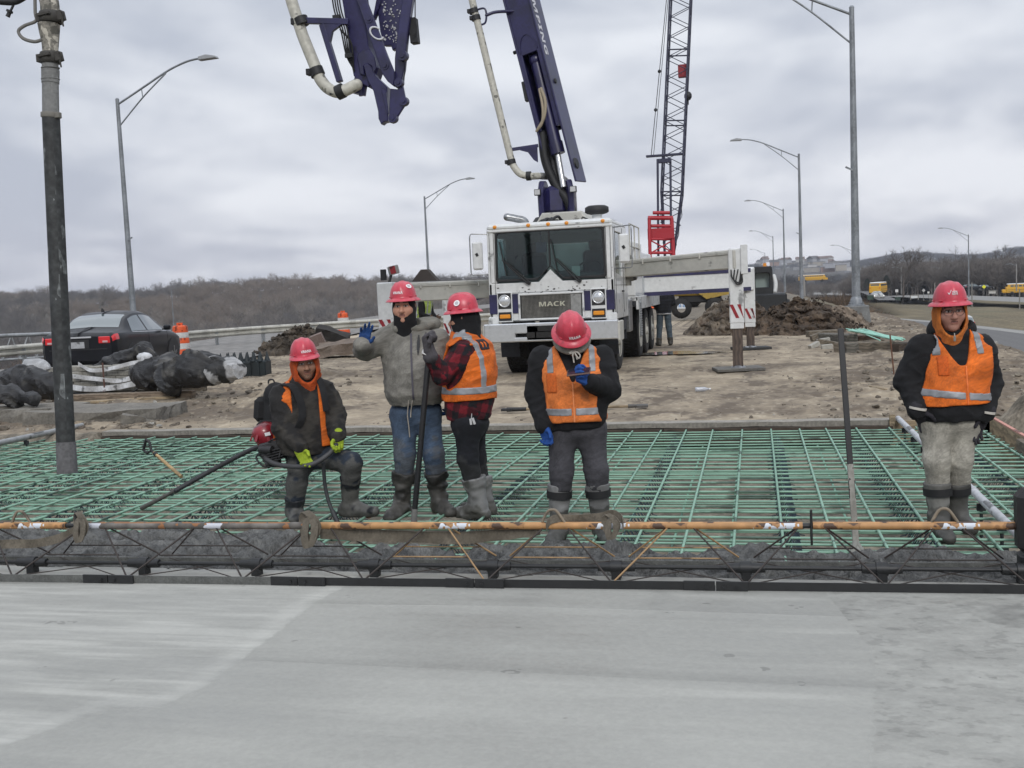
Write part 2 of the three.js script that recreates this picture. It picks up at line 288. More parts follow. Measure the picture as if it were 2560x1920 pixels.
// --- the dirt-covered old road slab that the pump truck stands on
const SLAB_L = -9.3, SLAB_R = 2.7, EDGE = -12.02;
const wheelRut = (x, z) => { let s = 0; for (const c of [-4.76, -2.65, -7.4, -0.2]) s = Math.max(s, Math.exp(-Math.pow((x - c - 0.25 * Math.sin(z * 0.21 + c)) / 0.28, 2))); return s; };
const mudAt = (x, z) => clamp(sstep(0.3, 1.8, x + 0.06 * (z + 12) + 0.8 * n2(x * 0.6, z * 0.3)) + sstep(-6.2, -7.8, x + 0.4 * n2(z, x)) * sstep(-22, -17, z) * 0.8 + 0.5 * sstep(-9.5, -12, x));
const siteY = (x, z) => {
  const m = mudAt(x, z), e = sstep(-12.05, -12.7, z), fl = fbm2(x * 1.3, z * 1.3, 4);
  let y = 0.012 * fl + e * (0.020 * fbm2(x * 5, z * 4, 3, 0.6) + 0.012 * ridge2(x * 2.2, z * 4, 3) + m * (0.10 * Math.max(0, fbm2(x * 1.1 + 7, z * 1.6, 4) + 0.1) + 0.05 * ridge2(x * 3.1, z * 5.2, 3)));
  y += 0.22 * Math.exp(-Math.pow((x + 7.3 + 0.3 * n2(z, 0)) / 0.9, 2) - Math.pow((z + 15.5) / 1.7, 2)) * (0.5 + Math.max(0, fbm2(x * 3, z * 3, 4)));
  y += 0.14 * Math.exp(-Math.pow((x + 8.9) / 1.6, 2) - Math.pow((z + 20.5) / 1.2, 2)) * (0.6 + fbm2(x * 2, z * 2, 4));
  return y - 0.02 * m * (1 - e) - 0.12 * sstep(3.6, 5.4, x + 0.5 * n2(z * 0.4, 1)) - 1.15 * sstep(4.9, 7.6, x + 0.3 * n2(z * 0.5, 1));
};
{
  const W = 1250, Hh = 1500, X0 = -15, X1 = 6.5, Z0 = -12, Z1 = -40, d = new Uint8Array(W * Hh * 4), enc = (l) => 255 * (l <= 0.0031308 ? l * 12.92 : 1.055 * Math.pow(l, 1 / 2.4) - 0.055);
  for (let j = 0; j < Hh; j++) for (let i = 0; i < W; i++) {
    const x = mix(X0, X1, i / W), z = mix(Z0, Z1, j / Hh), m = mudAt(x, z), o = (j * W + i) * 4;
    const a = fbm2(x * 0.55 + 3, z * 0.9, 5), b = fbm2(x * 3.2 + 31, z * 2.0, 5, 0.62), s = fbm2(x * 2.6 + 50, z * 1.7, 5, 0.65), gm = fbm2(x * 0.22 + 8, z * 0.16 + 3, 3), f = fbm2(x * 16, z * 10, 3, 0.7);
    let t = 0.55 + 0.55 * a + 0.44 * b + 0.26 * f; if (s > 0.10) t -= clamp((s - 0.10) * 3.2) * 0.5;
    t -= 0.28 * Math.max(0, gm + 0.12) + 0.22 * wheelRut(x, z) * (0.5 + b); t -= m * 0.28; t = clamp(t, 0.02, 1);
    let r = mix(0.118, 0.425, t), g = mix(0.092, 0.352, t), bl = mix(0.066, 0.252, t);
    if (f > 0.34 && b > -0.1) { r = mix(r, 0.44, 0.35); g = mix(g, 0.39, 0.35); bl = mix(bl, 0.31, 0.35); }
    d[o] = enc(r); d[o + 1] = enc(g); d[o + 2] = enc(bl); d[o + 3] = 255;
  }
  const t = new THREE.DataTexture(d, W, Hh); t.colorSpace = THREE.SRGBColorSpace; t.magFilter = THREE.LinearFilter; t.minFilter = THREE.LinearMipmapLinearFilter; t.generateMipmaps = true; t.needsUpdate = true;
  t.wrapS = t.wrapT = THREE.ClampToEdgeWrapping; t.repeat.set(1 / (X1 - X0), 1 / (Z1 - Z0)); t.offset.set(-X0 / (X1 - X0), -Z0 / (Z1 - Z0));
  const o = sheet('dirt_pavement', -17, 7.5, 420, EDGE, -48, 420, siteY, mat('#ffffff', 0.95, { map: t, bump: T.rough, bs: 0.012 }));
  S(o, 'muddy dirt-covered old concrete pavement under the pump truck', 'ground');
  // pavement going on behind the heap and the crane
  S(sheet('dirt_pavement', -15, 5, 60, -48, -130, 50, (x, z) => 0.0 - 0.3 * sstep(3.6, 5, x) + 0.02 * n2(x, z), mat(new THREE.Color(0.33, 0.28, 0.21), 1, { map: T.earth, bump: T.rough, bs: 0.03 })), 'dirt pavement continuing behind the brown heaps toward the crane', 'ground');
}
// --- the pit: sandy base, and the forms round it
S(sheet('subgrade', -12.5, 6.2, 260, 4.4, -12.0, 230, (x, z) => -0.30 + 0.02 * fbm2(x * 2, z * 2, 4) + 0.31 * sstep(-9.55, -10.6, x + 0.35 * n2(z * 1.3, 2)) * (0.85 + 0.3 * n2(x * 2, z * 2)) + (0.29 + 0.05 * fbm2(x * 2.3, z * 2.3, 4)) * sstep(2.44, 2.8, x) - 0.6 * sstep(3.6, 6, x) + (0.30 * sstep(-11.45, -11.97, z) + 0.05 * fbm2(x * 3, z * 3, 3)) * Math.max(sstep(-8.2, -8.32, x), sstep(2.40, 2.43, x)), mat(new THREE.Color(0.40, 0.345, 0.265), 1, { map: T.earth, bump: T.rough, bs: 0.02 })), 'sandy dirt base under the green reinforcing bars', 'ground');
{
  const m = mat(new THREE.Color(0.40, 0.37, 0.32), 0.95, { map: T.concrete, bump: T.rough, bs: 0.006 }), b = mb(), r = rng(4), g = chamferBox(9.75, 0.06, 0.2, 0.012).clone();
  const n = 120, P = [], q = (x, y, z) => P.push(x, y, z);       // a chipped lip of old concrete
  const lip = (i) => { const x = mix(-8.3, 1.45, i / n); return [x, 0.006 + 0.004 * n2(x * 3, 1), -12.0 + 0.014 * fbm2(x * 2.2, 4, 4) + 0.012, -0.05 + 0.010 * fbm2(x * 3, 9, 3)]; };
  for (let i = 0; i < n; i++) { const A = lip(i), B = lip(i + 1); const Q = (a, c, e, f) => { q(...a); q(...c); q(...e); q(...a); q(...e); q(...f); }; Q([A[0], A[1], A[2]], [B[0], B[1], B[2]], [B[0], B[1], -12.2], [A[0], A[1], -12.2]); Q([A[0], A[3], A[2] - 0.004], [B[0], B[3], B[2] - 0.004], [B[0], B[1], B[2]], [A[0], A[1], A[2]]); }
  const gg = new THREE.BufferGeometry(); gg.setAttribute('position', new THREE.Float32BufferAttribute(P, 3)); gg.computeVertexNormals(); b.add(gg);
  S(b.build('slab_edge', m), 'pale chipped edge of the old slab along the far side of the rebar', 'slab edge');
}
const M = {
  darkWood: mat(new THREE.Color(0.085, 0.062, 0.045), 0.85, { map: T.wood, bump: T.rough, bs: 0.003 }),
  ply: mat(new THREE.Color(0.46, 0.35, 0.22), 0.8, { map: T.wood, bump: T.cloth, bs: 0.001 }),
  lumber: mat(new THREE.Color(0.50, 0.39, 0.25), 0.8, { map: T.wood }),
  oldLumber: mat(new THREE.Color(0.24, 0.20, 0.15), 0.9, { map: T.wood, bump: T.rough, bs: 0.003 }),
  greyLumber: mat(new THREE.Color(0.20, 0.185, 0.155), 0.9, { map: T.wood, bump: T.rough, bs: 0.003 }),
};
{
  const xs = [-8.3, -5.9, -3.5, -1.05, 1.44], names = ['leftmost dark stained form board against the far slab edge', 'dark stained form board behind the hooded vibrator worker', 'dark stained form board behind the checked-shirt worker', 'dark stained form board behind the tall upright pole'];
  for (let i = 0; i < 4; i++) { const t = mb().box(xs[i + 1] - xs[i] - 0.008, 0.20, 0.04, (xs[i] + xs[i + 1]) / 2, -0.158 + (i % 2) * 0.004, -11.975 + (i % 2) * 0.004).build('form_board', M.darkWood); tag(t, names[i], 'form board', 'dark form boards along the far slab edge'); }
  const f = thing('form_board', 'raw plywood side form beside the rightmost worker with pink top edge', 'form board', [2.40, 0, -9.2]);
  mb().box(0.04, 0.36, 5.2, 0, -0.14, 0).build('board', M.ply, f);
  mb().box(0.036, 0.012, 5.2, 0, 0.047, 0).build('painted_edge', mat(new THREE.Color(0.62, 0.30, 0.24), 0.8, { map: T.scuff }), f);
  mb().box(0.06, 0.26, 0.42, -0.055, -0.10, -0.95).build('cleat', M.oldLumber, f);
  mb().box(0.05, 0.24, 0.10, -0.05, -0.13, 1.4).build('cleat', M.oldLumber, f);
  const e = thing('form_board', 'short light lumber form at the far right corner of the rebar pit', 'form board', [1.91, -0.13, -11.99]);
  mb().box(0.90, 0.26, 0.04, 0, 0, 0).build('board', M.ply, e); mb().box(0.06, 0.34, 0.05, -0.48, 0.03, 0.012).build('stake', M.lumber, e);
}
// --- finished wet concrete
{
  const X0 = -5.4, X1 = 2.2, Z0 = -5.7, Z1 = -2.4, W = 1700, Hh = 900, d = new Uint8Array(W * Hh * 4), bp = new Uint8Array(W * Hh * 4), rg = new Uint8Array(W * Hh * 4);
  const Q = (a) => a.map(([u, v]) => gp(u * 1.1573, 1440 + v * 1.1573)), side0 = (pts) => (x, z) => {   // distance to a polyline, signed by side
    let best = 9, sg = 1; for (let i = 0; i + 1 < pts.length; i++) { const a = pts[i], b = pts[i + 1], dx = b.x - a.x, dz = b.z - a.z, t = clamp(((x - a.x) * dx + (z - a.z) * dz) / (dx * dx + dz * dz)), ex = x - a.x - dx * t, ez = z - a.z - dz * t, l = Math.hypot(ex, ez); if (l < best) { best = l; sg = dx * ez - dz * ex > 0 ? 1 : -1; } } return best * sg;
  };
  const side = (pts, u, v) => { const f = side0(pts), q = gp(u * 1.1573, 1440 + v * 1.1573), k = f(q.x, q.z) > 0 ? 1 : -1; return (x, z) => f(x, z) * k; };                   // positive on the side of pixel (u, v)
  const A = side(Q([[760, 8], [680, 60], [590, 125], [520, 182], [440, 240], [345, 283], [270, 285], [235, 282], [0, 372], [-400, 520]]), 1200, 300);
  const L1 = side(Q([[530, 182], [900, 197], [1400, 222], [1890, 240]]), 1200, 350), L2 = side(Q([[700, 60], [1060, 64], [1500, 76], [2130, 98]]), 1500, 300), R = side(Q([[1862, 135], [1886, 165], [1888, 240], [1882, 300], [1884, 470]]), 1500, 300), L3 = side(Q([[1870, 138], [2212, 140]]), 1500, 300);
  const E = side(Q([[2212, 62], [2062, 62], [2080, 75], [2135, 100], [2240, 122]]), 1200, 200);
  for (let j = 0; j < Hh; j++) for (let i = 0; i < W; i++) {
    const x = mix(X0, X1, i / W), z = mix(Z0, Z1, j / Hh), o = (j * W + i) * 4;
    const wob = 0.02 * fbm2(x * 4, z * 4, 3) + 0.008 * n2(x * 40, z * 40), st = fbm2(x * 0.9 + 3, z * 7, 4), st2 = fbm2(x * 2.4, z * 24 + 5, 3, 0.6), cl = fbm2(x * 0.8, z * 0.8 + 9, 3), fi = n2(x * 160, z * 160) * 0.5 + n2(x * 60, z * 60) * 0.5;
    const a = A(x, z) + wob, l1 = L1(x, z) + wob * 0.3, l2 = L2(x, z) + wob * 0.3, r = R(x, z) + wob, e = E(x, z) + wob * 1.6, l3 = L3(x, z);
    let t = 0.298 + 0.05 * cl + 0.03 * st, rough = 0.55, b = 0.5 + 0.09 * st2 + 0.05 * fi + 0.05 * n2(x * 1.5, z * 70);
    const inA = sstep(0.012, -0.012, a); t += inA * (0.035 + 0.026 * sstep(-0.2, 0.5, st + 0.8 * st2) + 0.02 * st2 - 0.035 * sstep(0.0, -0.5, st - 0.4 * st2));
    t += 0.05 * Math.exp(-Math.pow((a + 0.06) / 0.07, 2)) * inA; b += 0.25 * Math.exp(-Math.pow(a / 0.012, 2));
    const mid = 1 - inA; if (r > 0) { t += mid * (0.018 * sstep(0, 0.02, l1) + 0.02 * Math.exp(-Math.abs(l2) * 6) * (l2 > 0 ? 1 : -0.6) + 0.05 * sstep(0.1, 0.5, st) * sstep(-1.2, 0.8, x)); }
    b += mid * (0.22 * Math.exp(-Math.pow(l1 / 0.010, 2)) + 0.2 * Math.exp(-Math.pow(l2 / 0.010, 2)));
    t -= 0.035 * Math.exp(-Math.pow((l1 + 0.03) / 0.05, 2)) * mid * sstep(-2.8, -1, x);
    const inR = sstep(0.01, -0.01, r) * sstep(-0.2, 0.4, x), pit = inR > 0 ? fbm2(x * 16, z * 26, 4, 0.6) : 0, pits = inR * clamp(sstep(0.12, 0.36, pit));
    if (inR > 0) { t += inR * (0.06 * fbm2(x * 5, z * 8, 4) + 0.06 * Math.max(0, -pit - 0.12)) - pits * 0.05; b += inR * 0.45 * fbm2(x * 10, z * 16, 4, 0.6); rough = 0.62; b += 0.3 * Math.exp(-Math.pow(r / 0.015, 2)); }
    const inE = sstep(0.015, -0.015, e) * sstep(0.6, 0.9, x); if (inE > 0) { t = mix(t, 0.245 + 0.12 * fbm2(x * 12, z * 14, 4), inE); b = mix(b, 0.3 + 0.4 * fbm2(x * 12, z * 16, 4, 0.65), inE); rough = 0.7; }
    t += 0.030 * fi + 0.03 * st2 * (0.5 + inA); for (const [sx, w] of [[-1.18, 0.10], [-0.50, 0.06]]) t -= 0.045 * Math.exp(-Math.pow((x - sx - 0.03 * n2(z * 9, 1)) / w, 2)) * sstep(-4.75, -5.2, z) * (0.6 + st2);
    if (n2(x * 7 + 90, z * 7) > 0.86 && n2(x * 50, z * 50) > 0.2) t -= 0.08;
    const enc = (l) => 255 * clamp(1.055 * Math.pow(Math.max(l, 0.003), 1 / 2.4) - 0.055);
    d[o] = enc(t * 1.01); d[o + 1] = enc(t * 1.0); d[o + 2] = enc(t * 0.912); d[o + 3] = 255; bp[o] = bp[o + 1] = bp[o + 2] = clamp(b) * 255; bp[o + 3] = 255;
    rg[o] = rg[o + 1] = rg[o + 2] = clamp(rough + 0.22 * st + 0.16 * cl + 0.1 * fi) * 255; rg[o + 3] = 255;
  }
  const mk = (q, s) => { const t = new THREE.DataTexture(q, W, Hh); if (s) t.colorSpace = THREE.SRGBColorSpace; t.magFilter = THREE.LinearFilter; t.minFilter = THREE.LinearMipmapLinearFilter; t.generateMipmaps = true; t.needsUpdate = true; t.wrapS = t.wrapT = THREE.MirroredRepeatWrapping; t.repeat.set(1 / (X1 - X0), 1 / (Z1 - Z0)); t.offset.set(-X0 / (X1 - X0), -Z0 / (Z1 - Z0)); return t; };
  const m = new THREE.MeshPhysicalMaterial({ map: mk(d, true), bumpMap: mk(bp), bumpScale: 0.0035, roughnessMap: mk(rg), roughness: 1, specularIntensity: 0.6 });
  S(sheet('concrete_slab', -9.2, 2.38, 40, 4, -5.62, 40, () => 0, m), 'smooth freshly screeded wet grey concrete slab in front of the screed', 'concrete slab');
  // the loose heap of fresh concrete still in front of the screed
  const front = (x) => -6.62 - 0.45 * sstep(-2.2, -3.9, x) - 0.03 * x + 0.20 * fbm2(x * 2.1, 3, 4);
  const fy = (x, z) => { const k = sstep(0.0, 0.28, z - front(x)), l = fbm2(x * 3.2, z * 4.5, 5, 0.6), c = ridge2(x * 5, z * 7, 3); return mix(-0.34, -0.04 + 0.11 * l + 0.06 * c * k, k) * (1 - 0.7 * sstep(-5.85, -5.62, z)) - 0.004; };
  const o = sheet('fresh_concrete', -9.1, 2.37, 560, -5.6, -7.9, 200, fy, mat(new THREE.Color(0.175, 0.175, 0.165), 0.6, { map: T.earth, rep: 2.2, bump: T.rough, bs: 0.035 }));
  S(o, 'lumpy dark grey fresh concrete poured behind the screed over the bars', 'fresh concrete');
}
// --- the ramp to the left and its white line
{
  const w = (u) => u, P0 = V(-13.2, 0, -8), path = [V(-12.6, 0.02, -4), V(-13.4, 0.02, -14), V(-14.6, 0.03, -22), V(-16.3, 0.04, -31), V(-17.6, 0.05, -38), V(-20.6, 0.05, -55), V(-27, 0.05, -95), V(-34, -0.2, -190)];
  const c = new THREE.CatmullRomCurve3(path), strip = (o0, o1, dy, n = 90) => { const P = [], I = [], U = []; for (let i = 0; i <= n; i++) { const p = c.getPointAt(i / n), t = c.getTangentAt(i / n), s = V(t.z, 0, -t.x).normalize(); for (const [k, o] of [[0, o0], [1, o1]]) { P.push(p.x + s.x * o, p.y + dy + 0.012 * Math.max(0, o), p.z + s.z * o); U.push(p.x + s.x * o, p.z + s.z * o); } if (i < n) I.push(2 * i, 2 * i + 2, 2 * i + 1, 2 * i + 1, 2 * i + 2, 2 * i + 3); } const g = new THREE.BufferGeometry(); g.setAttribute('position', new THREE.Float32BufferAttribute(P, 3)); g.setAttribute('uv', new THREE.Float32BufferAttribute(U, 2)); g.setIndex(I); g.computeVertexNormals(); return g; };
  S(mesh('road', strip(-1.6, 4.6, 0.03), mat(new THREE.Color(0.30, 0.285, 0.265), 0.9, { map: T.concrete, bump: T.rough, bs: 0.004 })), 'pale concrete ramp road with the dark car, by the guardrail', 'road');
  S(mesh('road_marking', strip(-0.12, 0.06, 0.038), mat(new THREE.Color(0.62, 0.60, 0.54), 0.8, { map: T.scuff })), 'white edge line on the ramp road', 'road marking');
}
// --- roads in the low field to the right
function band(pts, w, dy, n = 60) {
  const c = new THREE.CatmullRomCurve3(pts), P = [], U = [], I = []; for (let i = 0; i <= n; i++) { const p = c.getPointAt(i / n), t = c.getTangentAt(i / n), s = V(t.z, 0, -t.x).normalize(); for (const k of [-1, 0, 1]) { const x = p.x + s.x * w / 2 * k, z = p.z + s.z * w / 2 * k; P.push(x, Math.max(p.y, 0 * terr(x, z) + p.y) + dy, z); U.push(x, z); } if (i < n) for (const k of [0, 1]) { const a = 3 * i + k; I.push(a, a + 3, a + 1, a + 1, a + 3, a + 4); } }
  const g = new THREE.BufferGeometry(); g.setAttribute('position', new THREE.Float32BufferAttribute(P, 3)); g.setAttribute('uv', new THREE.Float32BufferAttribute(U, 2)); g.setIndex(I); g.computeVertexNormals(); return g;
}
const RY = -4.25, asphalt = mat(new THREE.Color(0.185, 0.18, 0.175), 0.95, { map: T.concrete, bump: T.rough, bs: 0.006 }), paleRoad = mat(new THREE.Color(0.42, 0.41, 0.38), 0.95, { map: T.concrete });
const low = (u, v, y = RY) => gp(u, v, y);
{
  const near = [low(2900, 985), low(2560, 889), low(2340, 838), low(2165, 804), low(2060, 782)], far = [low(2900, 885), low(2560, 833), low(2340, 808), low(2165, 794), low(2060, 776)];
  const quad = (A, B, dy) => { const P = [], U = [], I = []; A.forEach((a, i) => { for (let k = 0; k <= 4; k++) { const p = lerp(a, B[i], k / 4); P.push(p.x, p.y + dy, p.z); U.push(p.x, p.z); } if (i < A.length - 1) for (let k = 0; k < 4; k++) { const q = i * 5 + k; I.push(q, q + 1, q + 5, q + 1, q + 6, q + 5); } }); const g = new THREE.BufferGeometry(); g.setAttribute('position', new THREE.Float32BufferAttribute(P, 3)); g.setAttribute('uv', new THREE.Float32BufferAttribute(U, 2)); g.setIndex(I); g.computeVertexNormals(); return g; };
  S(mesh('road', quad(near, far, 0.25), asphalt), 'grey ramp road curving past the grass behind the rightmost worker', 'road');
  const e1 = near.map((a, i) => lerp(a, far[i], 0.80)), e2 = near.map((a, i) => lerp(a, far[i], 0.98)); S(mesh('road_shoulder', quad(e1, e2, 0.256), paleRoad), 'pale concrete shoulder along the far side of the ramp road', 'road shoulder');
  // frontage road and car park farther out
  const F = (u, v) => low(u, v, -4.3);
  S(mesh('road', quad([F(2760, 772), F(2560, 760), F(2420, 753), F(2280, 747), F(2160, 742), F(2030, 738)], [F(2760, 757), F(2560, 747), F(2420, 742), F(2280, 738), F(2160, 735), F(2030, 733)], 0.3), mat(new THREE.Color(0.34, 0.33, 0.31), 0.95, { map: T.concrete })), 'light frontage road crossing beyond the grass bank on the right', 'road');
  S(mesh('parking_lot', quad([F(2760, 735), F(2560, 729), F(2440, 727), F(2400, 726)], [F(2760, 719), F(2560, 718), F(2440, 718), F(2400, 718)], 0.3), paleRoad), 'pale car park with the school bus in front of the woods', 'parking lot');
  const B = (u, v, d) => dp(u, v, d);
  S(mesh('road', quad([B(2196, 752, 165), B(2168, 738, 235), B(2130, 724, 330), B(2050, 713, 480)], [B(2250, 752, 168), B(2208, 738, 238), B(2152, 723, 333), B(2062, 712.3, 485)], 0.1), asphalt), 'distant winding road with the school bus seen from behind', 'road');
}
// ================= REINFORCEMENT, RAILS AND SCREED =================
{
  const t = thing('rebar_mat', 'green epoxy coated reinforcing bars tied in a double grid', 'rebar mat', [0, 0, 0]);
  const r = rng(11), G1 = mat(new THREE.Color(0.285, 0.49, 0.365), 0.5, { map: T.scuff }), G2 = mat(new THREE.Color(0.25, 0.44, 0.325), 0.55, { map: T.scuff }), G3 = mat(new THREE.Color(0.265, 0.465, 0.345), 0.6, { map: T.scuff });
  const barG = (R) => [0, 1, 2, 3, 4, 5].map((k) => { const g = faceUV(plain(new THREE.CylinderGeometry(R, R, 1, 7, 1))), q = g.attributes.uv; for (let i = 0; i < q.count; i++) q.setXY(i, q.getX(i) * 3 + k * 0.217, q.getY(i) * 7 + k * 0.391); return g; }), gl = barG(0.0098), gt = barG(0.0085);
  const put = (g, m, p, q) => { const o = mesh('rebar', g[Math.floor(r() * 6)], m, t); const d = sub(q, p); o.position.copy(lerp(p, q, 0.5)); o.quaternion.setFromUnitVectors(UP, d.clone().normalize()); o.scale.set(1, d.length(), 1); };
  for (let i = 0; i < 41; i++) { const x = -9.62 + i * 0.305 + (r() - 0.5) * 0.03, j = () => (r() - 0.5) * 0.025; if (x > 2.33) continue; put(gl, r() > 0.4 ? G1 : G2, V(x + j(), -0.062, -11.9 + r() * 0.06), V(x + j(), -0.066, -6.15)); }
  for (let i = 0; i < 31; i++) { const z = -11.84 + i * 0.19 + (r() - 0.5) * 0.03; put(gt, r() > 0.5 ? G1 : G2, V(-9.75 + r() * 0.2, -0.082, z + (r() - 0.5) * 0.02), V(2.33, -0.082, z + (r() - 0.5) * 0.02)); }
  for (let i = 0; i < 29; i++) { const x = -9.5 + i * 0.405 + (r() - 0.5) * 0.04; put(gl, G3, V(x, -0.235, -11.85), V(x, -0.235, -6.1)); }
  for (let i = 0; i < 24; i++) { const z = -11.76 + i * 0.245 + (r() - 0.5) * 0.04; put(gt, r() > 0.4 ? G2 : G3, V(-9.7, -0.217, z), V(2.32, -0.217, z)); }
  // wire ties at the crossings: uncountable little knots
  const tg = new THREE.TorusGeometry(0.014, 0.0016, 4, 7), n = 900, im = new THREE.InstancedMesh(tg, mat(new THREE.Color(0.05, 0.09, 0.12), 0.6, { metal: 0.4 }), n), m4 = new THREE.Matrix4();
  for (let i = 0; i < n; i++) { const x = -9.62 + Math.floor(r() * 40) * 0.305, z = -11.84 + Math.floor(r() * 30) * 0.19; m4.compose(V(x, -0.072, z), new THREE.Quaternion().setFromEuler(new THREE.Euler(r() * 3, r() * 3, r() * 3)), V(1, 1, 1)); im.setMatrixAt(i, m4); }
  im.name = 'wire_tie'; im.userData.kind = 'stuff'; t.add(im);
}
{ // continuous high chairs: zigzag wire runners between the two mats
  const m = mat(new THREE.Color(0.03, 0.045, 0.065), 0.5, { metal: 0.3 }), xs = [-8.1, -6.9, -5.7, -4.45, -3.25, -2.1, -0.9, 0.20, 1.06, 1.95];
  xs.forEach((x, k) => {
    const t = thing('bar_support', `zigzag wire bar support under the green top bars, ${['leftmost', 'second', 'third', 'fourth', 'fifth', 'sixth', 'seventh', 'eighth', 'ninth', 'rightmost'][k]} row from the left`, 'bar support', [x, 0, -6.5], 0, 'zigzag wire supports between the bar mats');
    const w = mb(), l = mb(); w.cyl(V(0, -0.095, 0.1), V(0, -0.095, -5.3), 0.0045, 0.0045, 5);
    for (let z = 0; z > -5.3; z -= 0.105) for (const s of [-1, 1]) { l.cyl(V(0, -0.095, z), V(s * 0.075, -0.225, z - 0.035), 0.0036, 0.0036, 4, true); l.cyl(V(0, -0.095, z), V(s * 0.075, -0.225, z + 0.045), 0.0036, 0.0036, 4, true); l.cyl(V(s * 0.075, -0.225, z - 0.035), V(s * 0.11, -0.235, z - 0.05), 0.0036, 0.0036, 4, true); }
    w.build('top_wire', m, t); l.build('legs', m, t);
  });
}
const pipeMat = (c, r = 0.6, o = {}) => mat(c, r, { map: T.scuff, ...o });
{ // screed rails: pipes on posts
  const rail = (name, label, p, q, R, c, gaps) => {
    const t = thing('screed_rail', label, 'pipe rail', p), d = sub(q, p), n = gaps;
    for (let i = 0; i < n; i++) { const a = d.clone().multiplyScalar(i / n), b = d.clone().multiplyScalar((i + 1) / n - 0.004); mb().cyl(a, b, R, R, 12).build('pipe', c, t); mb().cyl(b.clone().addScaledVector(d, -0.006), b.clone().addScaledVector(d, 0.008), R * 1.16, R * 1.16, 12).build('coupling', c, t); }
    const bm = mat(new THREE.Color(0.02, 0.022, 0.025), 0.7);
    for (let s = 0.5; s < d.length(); s += 0.62) { const a = d.clone().setLength(s); const b = mb(); b.cyl(V(a.x, a.y - R, a.z), V(a.x, -0.30 - p.y, a.z), 0.012, 0.012, 6); b.box(0.06, 0.05, 0.03, a.x, a.y - R - 0.03, a.z); b.box(0.07, 0.03, 0.07, a.x, a.y - R - 0.16, a.z); b.build('post', bm, t); }
  };
  rail('screed_rail', 'white scuffed pipe rail beside the rightmost worker', V(1.50, 0.015, -12.05), V(1.53, -0.03, -6.1), 0.030, pipeMat(new THREE.Color(0.55, 0.56, 0.58)), 3);
  rail('screed_rail', 'grey galvanised pipe rail at the left side of the rebar', V(-8.95, 0.03, -12.5), V(-9.02, 0.03, -6.0), 0.036, pipeMat(new THREE.Color(0.36, 0.37, 0.37), 0.5, { metal: 0.3 }), 3);
}
